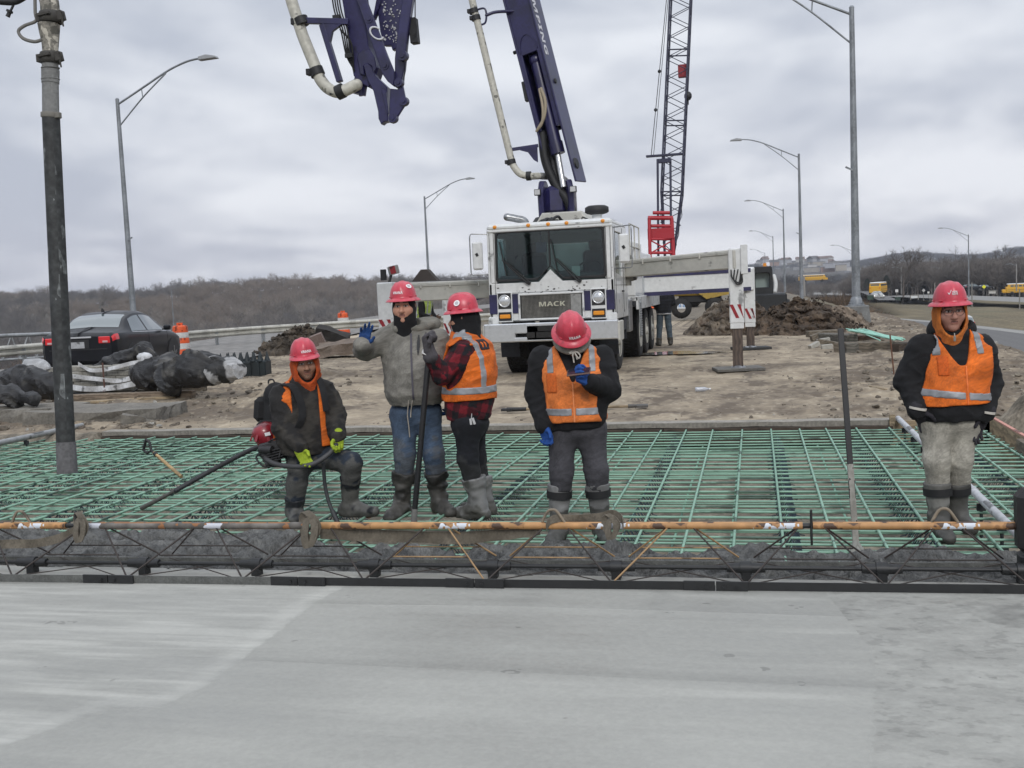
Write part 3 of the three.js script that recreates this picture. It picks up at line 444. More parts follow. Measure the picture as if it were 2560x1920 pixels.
// --- the roller / truss screed
const SCR_Z = (x) => mix(-5.56, -5.74, (x + 4.62) / 5.94);      // it stands slightly askew
{
  const t = thing('truss_screed', 'long vibrating truss screed with orange painted top pipe', 'truss screed', [0, 0, 0]);
  const P = (x, y, dz) => V(x, y, SCR_Z(x) + dz);
  const orange = grain(512, (u, v) => { const a = tile(u, v, 6, 5), b = tile(u + 0.3, v, 16, 4), w = tile(u + 0.6, v + 0.2, 3, 4); let c = [0.68, 0.51, 0.33]; const k = 1 + 0.18 * b; c = c.map((q) => q * k); if (a + 0.35 * b > 0.13) c = [0.30, 0.22, 0.17]; else if (a + 0.4 * b > 0.05) c = [0.58, 0.42, 0.27]; if (w > 0.30 && b > -0.1) c = [0.80, 0.82, 0.85]; return c; }, true, 0.9);
  const grey = grain(512, (u, v) => { const a = tile(u, v, 7, 5), w = tile(u + 0.5, v, 4, 4); let q = 0.36 + 0.25 * a; let c = [q * 1.04, q, q * 0.95]; if (w + 0.2 * a > 0.33) c = [0.76, 0.77, 0.80]; if (a < -0.25) c = [0.55, 0.38, 0.24]; return c; }, true, 0.8);
  const MO = mat('#ffffff', 0.55, { map: orange }), MG = mat('#ffffff', 0.7, { map: grey }), rust = mat(new THREE.Color(0.045, 0.035, 0.03), 0.7, { map: T.scuff }), tanM = mat(new THREE.Color(0.40, 0.25, 0.12), 0.65, { map: T.scuff }), dark = mat(new THREE.Color(0.018, 0.019, 0.02), 0.5, { map: T.scuff }), muddy = mat(new THREE.Color(0.17, 0.175, 0.165), 0.75, { map: T.concrete, rep: 3, bump: T.rough, bs: 0.006 });
  const joints = [-5.6, -4.62, -3.75 + 0.15, -2.62, -0.07, 1.6];
  const px = (u) => { const p = gp(u, 1314, 0.27); return p.x; };
  const J = [px(-300), px(165), px(190), px(780), px(2008), px(2030), px(2590)];
  const tops = [[J[0], px(165), MO], [px(200), px(770), MG], [px(790), px(2006), MO], [px(2032), px(2600), MO]];
  for (const [a, b, m] of tops) mb().cyl(P(a, 0.27, 0), P(b, 0.27, 0), 0.0210, 0.0210, 14).build('top_pipe', m, t);
  mb().cyl(P(px(160), 0.27, 0), P(px(210), 0.27, 0), 0.014, 0.014, 8).build('joint_pin', dark, t); mb().cyl(P(px(1998), 0.27, 0), P(px(2040), 0.27, 0), 0.014, 0.014, 8).build('joint_pin', dark, t);
  for (const u of [195, 782, 2028]) { const x = px(u); mb().box(0.012, 0.15, 0.03, x, 0.27, SCR_Z(x)).cyl(P(x, 0.36, 0.02), P(x, 0.17, 0.02), 0.007, 0.007, 6).build('flange_plate', dark, t); }
  // bottom shaft with bearings, blades front and back, braces
  const nodes = [-246, 58, 346, 634, 934, 1233, 1542, 1865, 2201, 2547].map((u) => gp(u, 1412, 0.07).x);
  const FZ = 0.30, RZ = -0.10;                                   // front blade in front of the pipe, shaft a little behind it
  const seg = [nodes[0], nodes[2], nodes[4], nodes[6], nodes[8], nodes[9] + 0.3];
  for (let i = 0; i + 1 < seg.length; i++) mb().cyl(P(seg[i], 0.065, 0.10), P(seg[i + 1] - 0.02, 0.065, 0.10), 0.0115, 0.0115, 10).cyl(P(seg[i + 1] - 0.08, 0.065, 0.10), P(seg[i + 1] - 0.01, 0.065, 0.10), 0.021, 0.021, 10).build('shaft', dark, t);
  for (const x of nodes) {
    const b = mb(); b.cyl(P(x - 0.03, 0.065, 0.10), P(x + 0.03, 0.065, 0.10), 0.036, 0.036, 12); b.box(0.05, 0.06, 0.06, x, 0.025, SCR_Z(x) + 0.10); b.cyl(P(x - 0.10, 0.065, 0.10), P(x - 0.03, 0.065, 0.10), 0.024, 0.028, 10); b.cyl(P(x + 0.03, 0.065, 0.10), P(x + 0.10, 0.065, 0.10), 0.028, 0.024, 10); b.build('bearing', dark, t);
  }
  const bl = [nodes[0] - 0.3, nodes[2] - 0.1, nodes[3] + 0.35, nodes[5] - 0.05, nodes[7] - 0.15, nodes[9] + 0.4];
  for (let i = 0; i + 1 < bl.length; i++) {
    const a = P(bl[i], 0.02, FZ), b = P(bl[i + 1] - 0.006, 0.02, FZ); mb().bar(a, b, 0.006, 0.05).bar(add(a, V(0, -0.02, -0.04)), add(b, V(0, -0.02, -0.04)), 0.085, 0.006).build('screed_blade', i < 2 ? muddy : dark, t);
    for (const q of [a, b]) mb().box(0.16, 0.055, 0.012, q.x + (q === a ? 0.08 : -0.08), 0.022, SCR_Z(q.x) + FZ + 0.008).cyl(V(q.x + (q === a ? 0.04 : -0.04), 0.022, SCR_Z(q.x) + FZ + 0.01), V(q.x + (q === a ? 0.04 : -0.04), 0.022, SCR_Z(q.x) + FZ + 0.022), 0.010, 0.010, 6).build('splice_plate', dark, t);
    const c = P(bl[i], 0.02, -0.12), d = P(bl[i + 1] - 0.006, 0.02, -0.12); mb().bar(c, d, 0.006, 0.045).build('rear_blade', muddy, t);
  }
  const r = rng(3);
  for (let i = 0; i + 1 < nodes.length; i++) {
    const a = nodes[i], b = nodes[i + 1], w = b - a, m = i > 3 && i < 7 ? tanM : rust, L = a + w * 0.40, R = a + w * 0.60;
    for (const [s, e] of [[a, L], [b, R]]) { mb().cyl(P(s, 0.025, FZ - 0.02), P(e, 0.26, 0.01), 0.0052, 0.0052, 6).build('brace', r() > 0.5 ? m : rust, t); mb().cyl(P(s + (e - s) * 0.15, 0.06, -0.14), P(e, 0.26, -0.01), 0.0052, 0.0052, 6).build('brace', m, t); }
    const y = 0.125; mb().cyl(P(a + w * 0.18, y, 0.14), P(b - w * 0.18, y, 0.14), 0.0044, 0.0044, 5).build('tie_rod', m, t); mb().cyl(P(a + w * 0.18, y, -0.09), P(b - w * 0.18, y, -0.09), 0.0044, 0.0044, 5).build('tie_rod', m, t);
    mb().cyl(P(a + 0.06, 0.035, FZ - 0.02), P(b - 0.06, 0.05, -0.08), 0.0036, 0.0036, 5).cyl(P(a + 0.06, 0.05, -0.08), P(b - 0.06, 0.035, FZ - 0.02), 0.0036, 0.0036, 5).build('tie_rod', rust, t);
  }
  for (const u of [52, 1382, 2360]) { const x = px(u); mb().tube([P(x - 0.075, 0.26, 0), P(x - 0.03, 0.345, 0), P(x, 0.36, 0), P(x + 0.03, 0.345, 0), P(x + 0.085, 0.26, 0)], 0.0085, 6).build('lifting_loop', mat(new THREE.Color(0.27, 0.22, 0.16), 0.7, { map: T.scuff }), t); }
  // upright rubber-capped leg at the right end of the screed
  const e = px(2560) + 0.03, g = mb(); g.box(0.15, 0.47, 0.15, e, 0.245, SCR_Z(e) + 0.02, 0, 0, 0, 0.045); const post = thing('end_post', 'black rounded post at the right end of the screed', 'post', [e, 0, SCR_Z(e) + 0.02]);
  mb().box(0.15, 0.34, 0.15, 0, 0.30, 0, 0, 0, 0.02, 0.04).build('cap', mat(new THREE.Color(0.022, 0.02, 0.02), 0.6, { map: T.scuff }), post); mb().box(0.12, 0.16, 0.12, 0, 0.06, 0, 0, 0, 0.02, 0.02).build('base', dark, post);
}
{ // tan lifting slings
  const tan = mat(new THREE.Color(0.225, 0.195, 0.15), 0.9, { map: T.cloth, bump: T.clothBump, bs: 0.003 });
  const D = (u, v, dz = 0) => { const a = gp(u, 1314, 0.27), p = zp(u, v, SCR_Z(a.x) + dz); return p; };
  const sling = (label, pts, w, extra) => { const t = thing('lifting_sling', label, 'lifting sling', pts[0]); const P = pts.map((p) => sub(p, pts[0])), c = new THREE.CatmullRomCurve3(P), n = pts.length * 8, Q = c.getPoints(n); const side = Q.map((p, i) => V(0, 1, 0.25 * Math.sin(i * 0.4))); mb().ribbon(Q, w, 0.006, side).build('strap', tan, t); if (extra) extra(t, pts[0]); return t; };
  const knot = (t, o, u, v, s = 1) => { const c = sub(D(u, v, 0.03), o), b = mb(); const loop = (pts, w) => { const Q = new THREE.CatmullRomCurve3(pts.map(([x, y, z]) => V(c.x + x * s, c.y + y * s, c.z + z * s)), true).getPoints(28); b.ribbon(Q, w, 0.007, V(0.9, 0.25, 0.2)); }; loop([[-0.03, 0.075, 0], [0.02, 0.06, 0.03], [0.05, 0.0, 0.035], [0.01, -0.075, 0.03], [-0.035, -0.04, 0.0], [-0.05, 0.03, -0.02]], 0.05 * s); loop([[0.0, 0.05, 0.02], [0.04, 0.02, 0.045], [0.03, -0.06, 0.05], [0.0, -0.1, 0.045], [-0.02, -0.05, 0.04]], 0.045 * s); b.build('knot', tan, t); };
  sling('tan sling knotted on the pipe at the left, tail hanging to the picture edge', [D(190, 1325, 0.04), D(150, 1345, 0.02), D(90, 1358, 0), D(20, 1360, 0), D(-90, 1366, 0)], 0.055, (t, o) => knot(t, o, 205, 1312));
  sling('long tan sling knotted on the pipe below the vibrator worker, sagging right', [D(800, 1332, 0.01), D(900, 1338, -0.03), D(1040, 1342, -0.035), D(1150, 1345, -0.035), D(1250, 1336, -0.03), D(1350, 1322, -0.02)], 0.072, (t, o) => knot(t, o, 777, 1316, 1.15));
  const a = sling('tan sling crumpled over the pipe in front of the phone-reading worker', [D(1365, 1318, 0.03), D(1378, 1300, 0.02), D(1440, 1296, -0.04), D(1500, 1292, -0.05), D(1530, 1284, -0.02), D(1555, 1298, 0.02), D(1558, 1318, 0.04)], 0.045, (t, o) => { knot(t, o, 1528, 1312, 0.75); });
  mb().cyl(V(0, 0, 0), V(0.001, 0, 0), 0.001).geo();
}
// ================= THE CONCRETE PUMP TRUCK =================
const font = await new FontLoader().loadAsync('fonts/droid/droid_sans_bold.typeface.json');
function text(str, size, depth = 0.004) { const g = new TextGeometry(str, { font, size, depth, curveSegments: 3, bevelEnabled: false }); g.computeBoundingBox(); const b = g.boundingBox; g.translate(-(b.min.x + b.max.x) / 2, -(b.min.y + b.max.y) / 2, 0); return g; }
const paintW = mat(new THREE.Color(0.74, 0.75, 0.74), 0.35, { map: T.paint, clearcoat: 0.4 }), paintDirty = mat(new THREE.Color(0.54, 0.53, 0.48), 0.55, { map: T.paint }), navy = mat(new THREE.Color(0.024, 0.021, 0.098), 0.4, { map: T.grime, clearcoat: 0.35, clearcoatRoughness: 0.25 }), navyLite = navy, navyDark = navy;
const black = mat(new THREE.Color(0.012, 0.012, 0.013), 0.6), rubber = mat(new THREE.Color(0.022, 0.021, 0.020), 0.85, { map: T.grime, bump: T.rough, bs: 0.004 }), steel = mat(new THREE.Color(0.48, 0.49, 0.50), 0.3, { metal: 0.9, map: T.grime }), chrome = mat(new THREE.Color(0.72, 0.73, 0.74), 0.25, { metal: 0.6, map: T.paint }), galv = mat(new THREE.Color(0.40, 0.42, 0.43), 0.55, { metal: 0.25, map: T.grime }), amber = mat(new THREE.Color(0.70, 0.26, 0.02), 0.3), redM = mat(new THREE.Color(0.32, 0.012, 0.02), 0.5, { map: T.scuff }), rustTube = mat(new THREE.Color(0.12, 0.085, 0.065), 0.6, { map: T.woodUp }), glassM = new THREE.MeshPhysicalMaterial({ color: lin('#c9d6d6'), roughness: 0.03, transmission: 1, thickness: 0, specularIntensity: 1 });
const pipeWhite = mat(new THREE.Color(0.60, 0.58, 0.50), 0.5, { map: T.scuff });
function wheel(parent, x, y, z, R, W, sideX) {                  // tyre with tread blocks, rim, hub
  const t = mb(), n = 30; const prof = [[R * 0.56, -W / 2 + 0.03], [R * 0.62, -W / 2], [R * 0.93, -W / 2], [R * 0.985, -W / 2 + 0.04], [R * 0.985, W / 2 - 0.04], [R * 0.93, W / 2], [R * 0.62, W / 2], [R * 0.56, W / 2 - 0.03], [R * 0.56, -W / 2 + 0.03]];
  t.lathe(prof, M4(0, 0, 0, 0, 0, Math.PI / 2), 36);
  for (let i = 0; i < n * 1.4; i++) for (let k = -2; k <= 2; k++) { const a = (i + (k & 1) * 0.5) / (n * 1.4) * Math.PI * 2; t.add(chamferBox(W * 0.165, 0.03, R * 2 * Math.PI / (n * 1.4) * 0.72, 0.006), new THREE.Matrix4().makeRotationX(a).multiply(M4(k * W * 0.19, R * 0.985, 0))); }
  const o = t.build('wheel', rubber, parent); o.position.set(x, y, z);
  const r = mb(); r.lathe([[R * 0.30, 0.02], [R * 0.32, 0.06], [R * 0.50, 0.08], [R * 0.55, 0.02], [R * 0.575, 0.02], [R * 0.575, 0.10], [R * 0.56, 0.105], [R * 0.54, 0.10]], M4(sideX * (W / 2 - 0.10), 0, 0, 0, 0, -sideX * Math.PI / 2), 28);
  for (let i = 0; i < 10; i++) { const a = i / 10 * 6.283; r.box(0.05, 0.05, 0.05, sideX * (W / 2 - 0.03), Math.cos(a) * R * 0.27, Math.sin(a) * R * 0.27, 0, 0, 0, 0.012); } r.cyl(V(sideX * (W / 2 - 0.09), 0, 0), V(sideX * (W / 2 + 0.03), 0, 0), R * 0.2, R * 0.16, 14); r.build('rim', paintDirty, o); return o;
}
const TX = -3.62, TZ = -19.0;
const truck = thing('pump_truck', 'white concrete pump truck with blue boom and square cab, parked facing the workers', 'pump truck', [TX, 0, TZ]);
const L = (p) => V(p.x - TX, p.y, p.z - TZ);                      // world -> truck
{
  const cab = mb().build.call(mb().prism([[-1.165, 1.04], [1.165, 1.04], [1.165, 1.74], [0.22, 1.74], [0, 1.96], [-0.22, 1.74], [-1.165, 1.74]], 0.10, M4(0, 0, 0.0), 0.015)
    .box(2.33, 0.13, 2.1, 0, 2.765, -0.98, 0, 0, 0, 0.05)
    .box(0.16, 1.0, 0.14, -1.085, 2.22, -0.02, 0, 0, 0, 0.04).box(0.16, 1.0, 0.14, 1.085, 2.22, -0.02, 0, 0, 0, 0.04)
    .prism([[0.05, 1.0], [-2.0, 1.0], [-2.0, 2.74], [0.05, 2.74]], 0.06, M4(1.135, 0, 0, 0, Math.PI / 2 + Math.PI, 0), 0.01, [[[-0.25, 1.85], [-0.25, 2.6], [-1.25, 2.6], [-1.25, 1.78]]])
    .prism([[-0.05, 1.0], [2.0, 1.0], [2.0, 2.74], [-0.05, 2.74]], 0.06, M4(-1.135, 0, 0, 0, Math.PI / 2, 0), 0.01, [[[0.25, 1.85], [0.25, 2.6], [1.25, 2.6], [1.25, 1.78]]])
    .prism([[-1.12, 1.0], [1.12, 1.0], [1.12, 2.72], [-1.12, 2.72]], 0.06, M4(0, 0, -1.98), 0.01, [[[-0.55, 1.95], [-0.55, 2.5], [0.6, 2.5], [0.6, 1.95]]])
    .box(2.2, 0.06, 1.9, 0, 1.05, -1.0).box(2.33, 0.06, 0.08, 0, 2.70, 0.03, 0, 0, 0, 0.02), 'cab', paintW, truck);
  // sloped grille panel edges and blue side blocks with headlamps
  for (const s of [-1, 1]) {
    mb().box(0.16, 0.36, 0.03, s * 1.085, 1.36, 0.055, 0, 0, 0, 0.008).build('blue_panel', navy, truck); mb().box(0.15, 0.36, 0.03, s * 0.665, 1.36, 0.055, 0, 0, 0, 0.008).build('blue_panel', navy, truck);
    const bz = mb(); bz.box(0.29, 0.56, 0.05, s * 0.872, 1.30, 0.055, 0, 0, 0, 0.012); const bezel = bz.build('headlamp_bezel', paintW, truck);
    mb().box(0.245, 0.29, 0.03, s * 0.872, 1.415, 0.072).box(0.245, 0.16, 0.03, s * 0.872, 1.13, 0.072).build('recess', black, bezel);
    const hl = mb().lathe([[0.0, 0.035], [0.05, 0.03], [0.085, 0.012], [0.10, 0.0]], M4(s * 0.872, 1.415, 0.09, Math.PI / 2), 20).build('headlight', mat(new THREE.Color(0.62, 0.64, 0.66), 0.12, { metal: 0.5 }), truck); mb().add(new THREE.TorusGeometry(0.104, 0.014, 6, 24), M4(s * 0.872, 1.415, 0.094)).build('ring', chrome, hl);
    mb().box(0.20, 0.075, 0.03, s * 0.872, 1.13, 0.095, 0, 0, 0, 0.012).build('turn_signal', amber, truck);
    mb().box(0.20, 0.16, 0.05, s * 1.10, 1.05, 0.05, 0, 0, 0, 0.02).build('cab_corner', paintW, truck);
  }
  const gr = mb().box(1.18, 0.46, 0.03, 0, 1.29, 0.052).build('grille', mat(new THREE.Color(0.03, 0.03, 0.03), 0.7), truck), mesh1 = mb();
  for (let i = 0; i <= 44; i++) mesh1.box(0.007, 0.42, 0.008, -0.54 + i * 1.08 / 44, 1.29, 0.074, 0, 0, 0, 0.001); for (let i = 0; i <= 18; i++) mesh1.box(1.1, 0.006, 0.008, 0, 1.09 + i * 0.40 / 18, 0.078, 0, 0, 0, 0.001);
  mesh1.build('grille_mesh', mat(new THREE.Color(0.30, 0.29, 0.26), 0.5, { map: T.grime }), gr); mb().box(0.19, 0.40, 0.012, 0.46, 1.29, 0.08).build('grille_patch', mat(new THREE.Color(0.30, 0.30, 0.29), 0.6, { map: T.scuff }), gr);
  const fr = mb(); for (const [w, h, x, y] of [[1.22, 0.035, 0, 1.52], [1.22, 0.035, 0, 1.06], [0.035, 0.46, -0.595, 1.29], [0.035, 0.46, 0.595, 1.29]]) fr.box(w, h, 0.05, x, y, 0.075, 0, 0, 0, 0.008); fr.build('grille_frame', paintW, gr);
  const word = text('MACK', 0.085, 0.012); word.scale(1.5, 1, 1); word.translate(0.02, 1.33, 0.086); mb().add(word).build('lettering', mat(new THREE.Color(0.66, 0.64, 0.52), 0.3, { metal: 0.7 }), gr);
  // windscreen
  const P = [[-0.97, 1.80], [-0.24, 1.80], [0, 2.03], [0.24, 1.80], [0.97, 1.80], [1.0, 1.84], [0.985, 2.62], [0.95, 2.665], [-0.95, 2.665], [-0.985, 2.62], [-1.0, 1.84]], sc = (k) => P.map(([x, y]) => [x * (1 + k * 0.6), 2.25 + (y - 2.25) * (1 + k * 1.6)]);
  const gl = mb().prism(P, 0.008, M4(0, 0, 0.03)).build('windscreen', glassM, truck);
  mb().prism(sc(0.045), 0.05, M4(0, 0, 0.032), 0.008, [sc(-0.02)]).build('rubber_seal', black, gl); mb().box(0.03, 0.62, 0.03, 0.0, 2.34, 0.035).build('centre_bar', black, gl);
  // glass in the doors and rear
  for (const s of [-1, 1]) mb().box(0.008, 0.78, 1.0, s * 1.13, 2.2, -0.75).build('side_window', glassM, truck);
  mb().box(1.15, 0.55, 0.008, 0.02, 2.22, -1.98).build('rear_window', glassM, truck);
  { const sm2 = mb(); for (const s of [-1, 1]) sm2.box(0.006, 1.55, 0.006, s * 1.04, 1.95, 0.056).box(0.006, 0.006, 1.9, s * 1.168, 1.62, -1.0).box(0.006, 1.6, 0.006, s * 1.168, 1.9, -0.22).box(0.006, 1.6, 0.006, s * 1.168, 1.9, -1.32); sm2.box(2.1, 0.006, 0.006, 0, 1.555, 0.052).build('panel_seam', black, truck); const dh = mb(); for (const s of [-1, 1]) dh.box(0.03, 0.03, 0.16, s * 1.18, 1.5, -1.15); dh.build('door_handle', black, truck); }
  // inside the cab
  const inn = mat(new THREE.Color(0.07, 0.075, 0.075), 0.8);
  mb().box(2.1, 0.34, 0.4, 0, 1.68, -0.35, -0.3, 0, 0, 0.06).build('dashboard', inn, truck);
  for (const x of [-0.6, 0.62]) mb().box(0.5, 0.75, 0.16, x, 1.95, -1.5, 0.1, 0, 0, 0.06).box(0.5, 0.16, 0.5, x, 1.55, -1.25, 0, 0, 0, 0.05).box(0.28, 0.2, 0.1, x, 2.42, -1.55, 0, 0, 0, 0.04).build('seat', inn, truck);
  mb().add(new THREE.TorusGeometry(0.23, 0.016, 6, 24), M4(0.64, 1.95, -0.55, -0.9)).cyl(V(0.64, 1.92, -0.55), V(0.64, 1.6, -0.35), 0.025).build('steering_wheel', black, truck);
  mb().box(0.2, 0.2, 0.06, -0.2, 2.38, -0.25).cyl(V(-0.2, 2.4, -0.2), V(-0.2, 2.7, -0.2), 0.012).build('radio_unit', mat(new THREE.Color(0.02, 0.04, 0.09), 0.5), truck);
  mb().box(0.15, 0.19, 0.004, 0.47, 1.90, 0.012).build('paper_notice', mat(new THREE.Color(0.55, 0.6, 0.56), 0.8), truck);
  // wipers
  for (const [x, top] of [[-0.42, -0.88], [0.52, 0.08]]) { const w = mb(); w.cyl(V(x, 1.72, 0.095), V(top, 2.17, 0.095), 0.020, 0.013, 6).cyl(V(x + 0.06, 1.72, 0.098), V(top + 0.06, 2.15, 0.098), 0.015, 0.010, 6).bar(V(top - 0.04, 2.5, 0.08), V(top + 0.07, 1.88, 0.08), 0.03, 0.02).cyl(V(x + 0.02, 1.72, 0.04), V(x + 0.02, 1.72, 0.10), 0.03, 0.03, 10); w.build('wiper', black, truck); }
  for (const x of [-1.0, -0.37, 0.0, 0.34, 1.0]) mb().ball(V(x, 2.775, 0.06), 0.042, 12, 1, 0.85, 0.7).build('marker_lamp', amber, truck);
  // chipped paint on the nose
  const r = rng(21), ch = mb(); for (let i = 0; i < 34; i++) { const s = 0.006 + 0.02 * r() * r(), x = (r() - 0.5) * 2.2, y = 1.54 + r() * 0.17 * (r() > 0.3 ? 0.5 : 1), n = 7, poly = []; for (let k = 0; k < n; k++) { const a = k / n * 6.28; poly.push([Math.cos(a) * s * (1 + r()), Math.sin(a) * s * (0.5 + r() * 0.6)]); } ch.prism(poly, 0.004, M4(x, y, 0.051)); } ch.build('paint_chip', mat(new THREE.Color(0.05, 0.045, 0.045), 0.8), truck);
  // bumper with slots
  const bp = mb().prism([[-1.235, 0.66], [1.235, 0.66], [1.235, 1.0], [-1.235, 1.0]], 0.20, M4(0, 0, 0.20), 0.018, [[[-0.65, 0.745], [-0.65, 0.815], [-0.30, 0.815], [-0.30, 0.745]], [[-0.24, 0.745], [-0.24, 0.815], [0.24, 0.815], [0.24, 0.745]], [[-0.21, 0.865], [-0.21, 0.925], [0.2, 0.925], [0.2, 0.865]]]).build('bumper', chrome, truck);
  mb().box(1.3, 0.26, 0.04, 0, 0.835, 0.10).build('slot_backing', black, bp); for (const s of [-1, 1]) mb().box(0.05, 0.36, 0.55, s * 1.245, 0.80, -0.02, 0, 0, 0, 0.015).build('bumper_side', paintDirty, bp);
  // chassis, axles, wheels
  mb().box(0.9, 0.3, 10.2, 0, 0.82, -4.8).box(2.1, 0.24, 0.5, 0, 0.86, -0.15).box(1.5, 0.22, 0.3, 0, 0.5, -1.2).box(0.5, 0.34, 0.6, 0.1, 0.55, -1.7).box(1.9, 0.2, 0.24, 0, 0.52, -4.6).box(1.9, 0.2, 0.24, 0, 0.52, -6.0).box(1.9, 0.2, 0.24, 0, 0.52, -7.4).build('chassis', mat(new THREE.Color(0.02, 0.019, 0.018), 0.8, { map: T.grime }), truck);
  for (const s of [-1, 1]) { wheel(truck, s * 0.86, 0.565, -1.2, 0.565, 0.43, s); for (const z of [-4.6, -6.0, -7.4]) wheel(truck, s * 0.86, 0.53, z, 0.53, 0.52, s); }
  for (const s of [-1, 1]) { const f = mb(), n = 12; for (let i = 0; i < n; i++) { const a = -0.35 + i / n * 3.5, b = a + 3.5 / n, q = (t) => V(s * 0.95, 0.565 + Math.sin(t) * 0.66, -1.2 + Math.cos(t) * 0.66); f.bar(q(a), q(b), 0.36, 0.02, V(0, 1, 0.01)); } f.build('fender', mat(new THREE.Color(0.03, 0.035, 0.048), 0.6, { map: T.grime }), truck); mb().box(0.02, 0.55, 0.44, s * 1.13, 1.02, -1.62, 0, 0, 0, 0.005).build('mud_flap', mat(new THREE.Color(0.03, 0.035, 0.048), 0.7, { map: T.grime }), truck); }
  // mirrors
  for (const s of [-1, 1]) { const x = s * 1.36, y = 2.27, z = 0.02, m = mb(); m.box(0.19, 0.52, 0.10, x, y, z, 0, 0, 0, 0.03); const o = m.build('mirror', paintW, truck); mb().tube([V(s * 1.16, 2.66, -0.1), V(x + s * 0.12, 2.68, z - 0.02), V(x + s * 0.14, 2.60, z), V(x + s * 0.14, 1.98, z), V(x + s * 0.12, 1.92, z), V(s * 1.16, 1.92, -0.1)], 0.011, 6, 40, 0.1).build('mirror_bracket', steel, o); mb().box(0.05, 0.06, 0.01, x, y + 0.02, z + 0.054, 0, 0, 0.5).build('sticker', black, o); }
  // exhaust, air cleaner, cab clutter
  mb().tube([V(-0.75, 2.7, -1.6), V(-0.78, 2.95, -1.6), V(-0.95, 3.02, -1.55), V(-1.12, 3.06, -1.5)], 0.075, 12).build('exhaust_stack', steel, truck);
  const ai = mb().cyl(V(0.62, 2.7, -1.9), V(0.62, 3.06, -1.9), 0.10, 0.10, 16).build('air_intake', paintW, truck); mb().lathe([[0, 0.16], [0.17, 0.155], [0.235, 0.12], [0.24, 0.03], [0.20, 0.0], [0.12, -0.02], [0.0, -0.02]], M4(0.62, 3.05, -1.9), 24).build('intake_cap', black, ai);
  const cl = mb(); const rr = rng(8); for (let i = 0; i < 12; i++) { const x = -0.85 + rr() * 0.75; cl.tube([V(x, 2.8, -1.9), V(x + 0.1 + rr() * 0.2, 2.95 + rr() * 0.15, -2.2), V(x + 0.4 * rr(), 2.85, -2.7)], 0.022 + rr() * 0.02, 6, 12); } cl.box(0.5, 0.12, 0.3, -0.45, 2.9, -2.2).build('hydraulic_hoses', black, truck);
  mb().cyl(V(0.3, 2.75, -2.0), V(0.3, 3.0, -2.0), 0.012).cyl(V(0.28, 3.02, -2.2), V(0.62, 2.86, -2.1), 0.015).build('grab_rail', black, truck);
  // body behind the cab: turret, deck, side boxes
  mb().prism([[-0.95, 1.2], [0.95, 1.2], [0.95, 2.4], [0.42, 3.22], [-0.42, 3.22], [-0.95, 2.4]], 1.5, M4(-0.32, 0, -3.9), 0.03).build('turret_pedestal', paintDirty, truck);
  mb().box(2.44, 0.10, 5.9, 0, 1.32, -6.3, 0, 0, 0, 0.01).box(0.05, 0.26, 5.9, 1.2, 1.22, -6.3).box(0.05, 0.26, 5.9, -1.2, 1.22, -6.3).build('deck', paintW, truck);
  mb().box(0.5, 1.15, 1.5, 0.92, 1.95, -4.1, 0, 0, 0, 0.02).build('hydraulic_tank', paintW, truck); mb().box(2.0, 1.0, 3.2, 0, 1.9, -7.3, 0, 0, 0, 0.03).build('pump_body', paintW, truck);
  mb().box(0.09, 0.65, 0.5, 1.14, 1.0, -2.3, 0, 0, 0, 0.02).build('fuel_tank', steel, truck);
  { const st = mb(); for (let i = 0; i < 14; i++) st.box(0.03, 0.028, 0.30, 1.24, 0.55 + i * 0.052, -3.6); st.box(0.02, 0.8, 0.03, 1.235, 0.9, -3.44).box(0.02, 0.8, 0.03, 1.235, 0.9, -3.76); st.build('step_ladder', galv, truck); }
  { const rl = mb(); for (const z of [-2.5, -3.4, -4.3]) rl.cyl(V(1.18, 1.9, z), V(1.18, 2.85, z), 0.016); rl.cyl(V(1.18, 2.85, -2.5), V(1.18, 2.85, -4.3), 0.016).cyl(V(1.18, 2.4, -2.5), V(1.18, 2.4, -4.3), 0.016); rl.build('guard_rail', paintDirty, truck); }
}
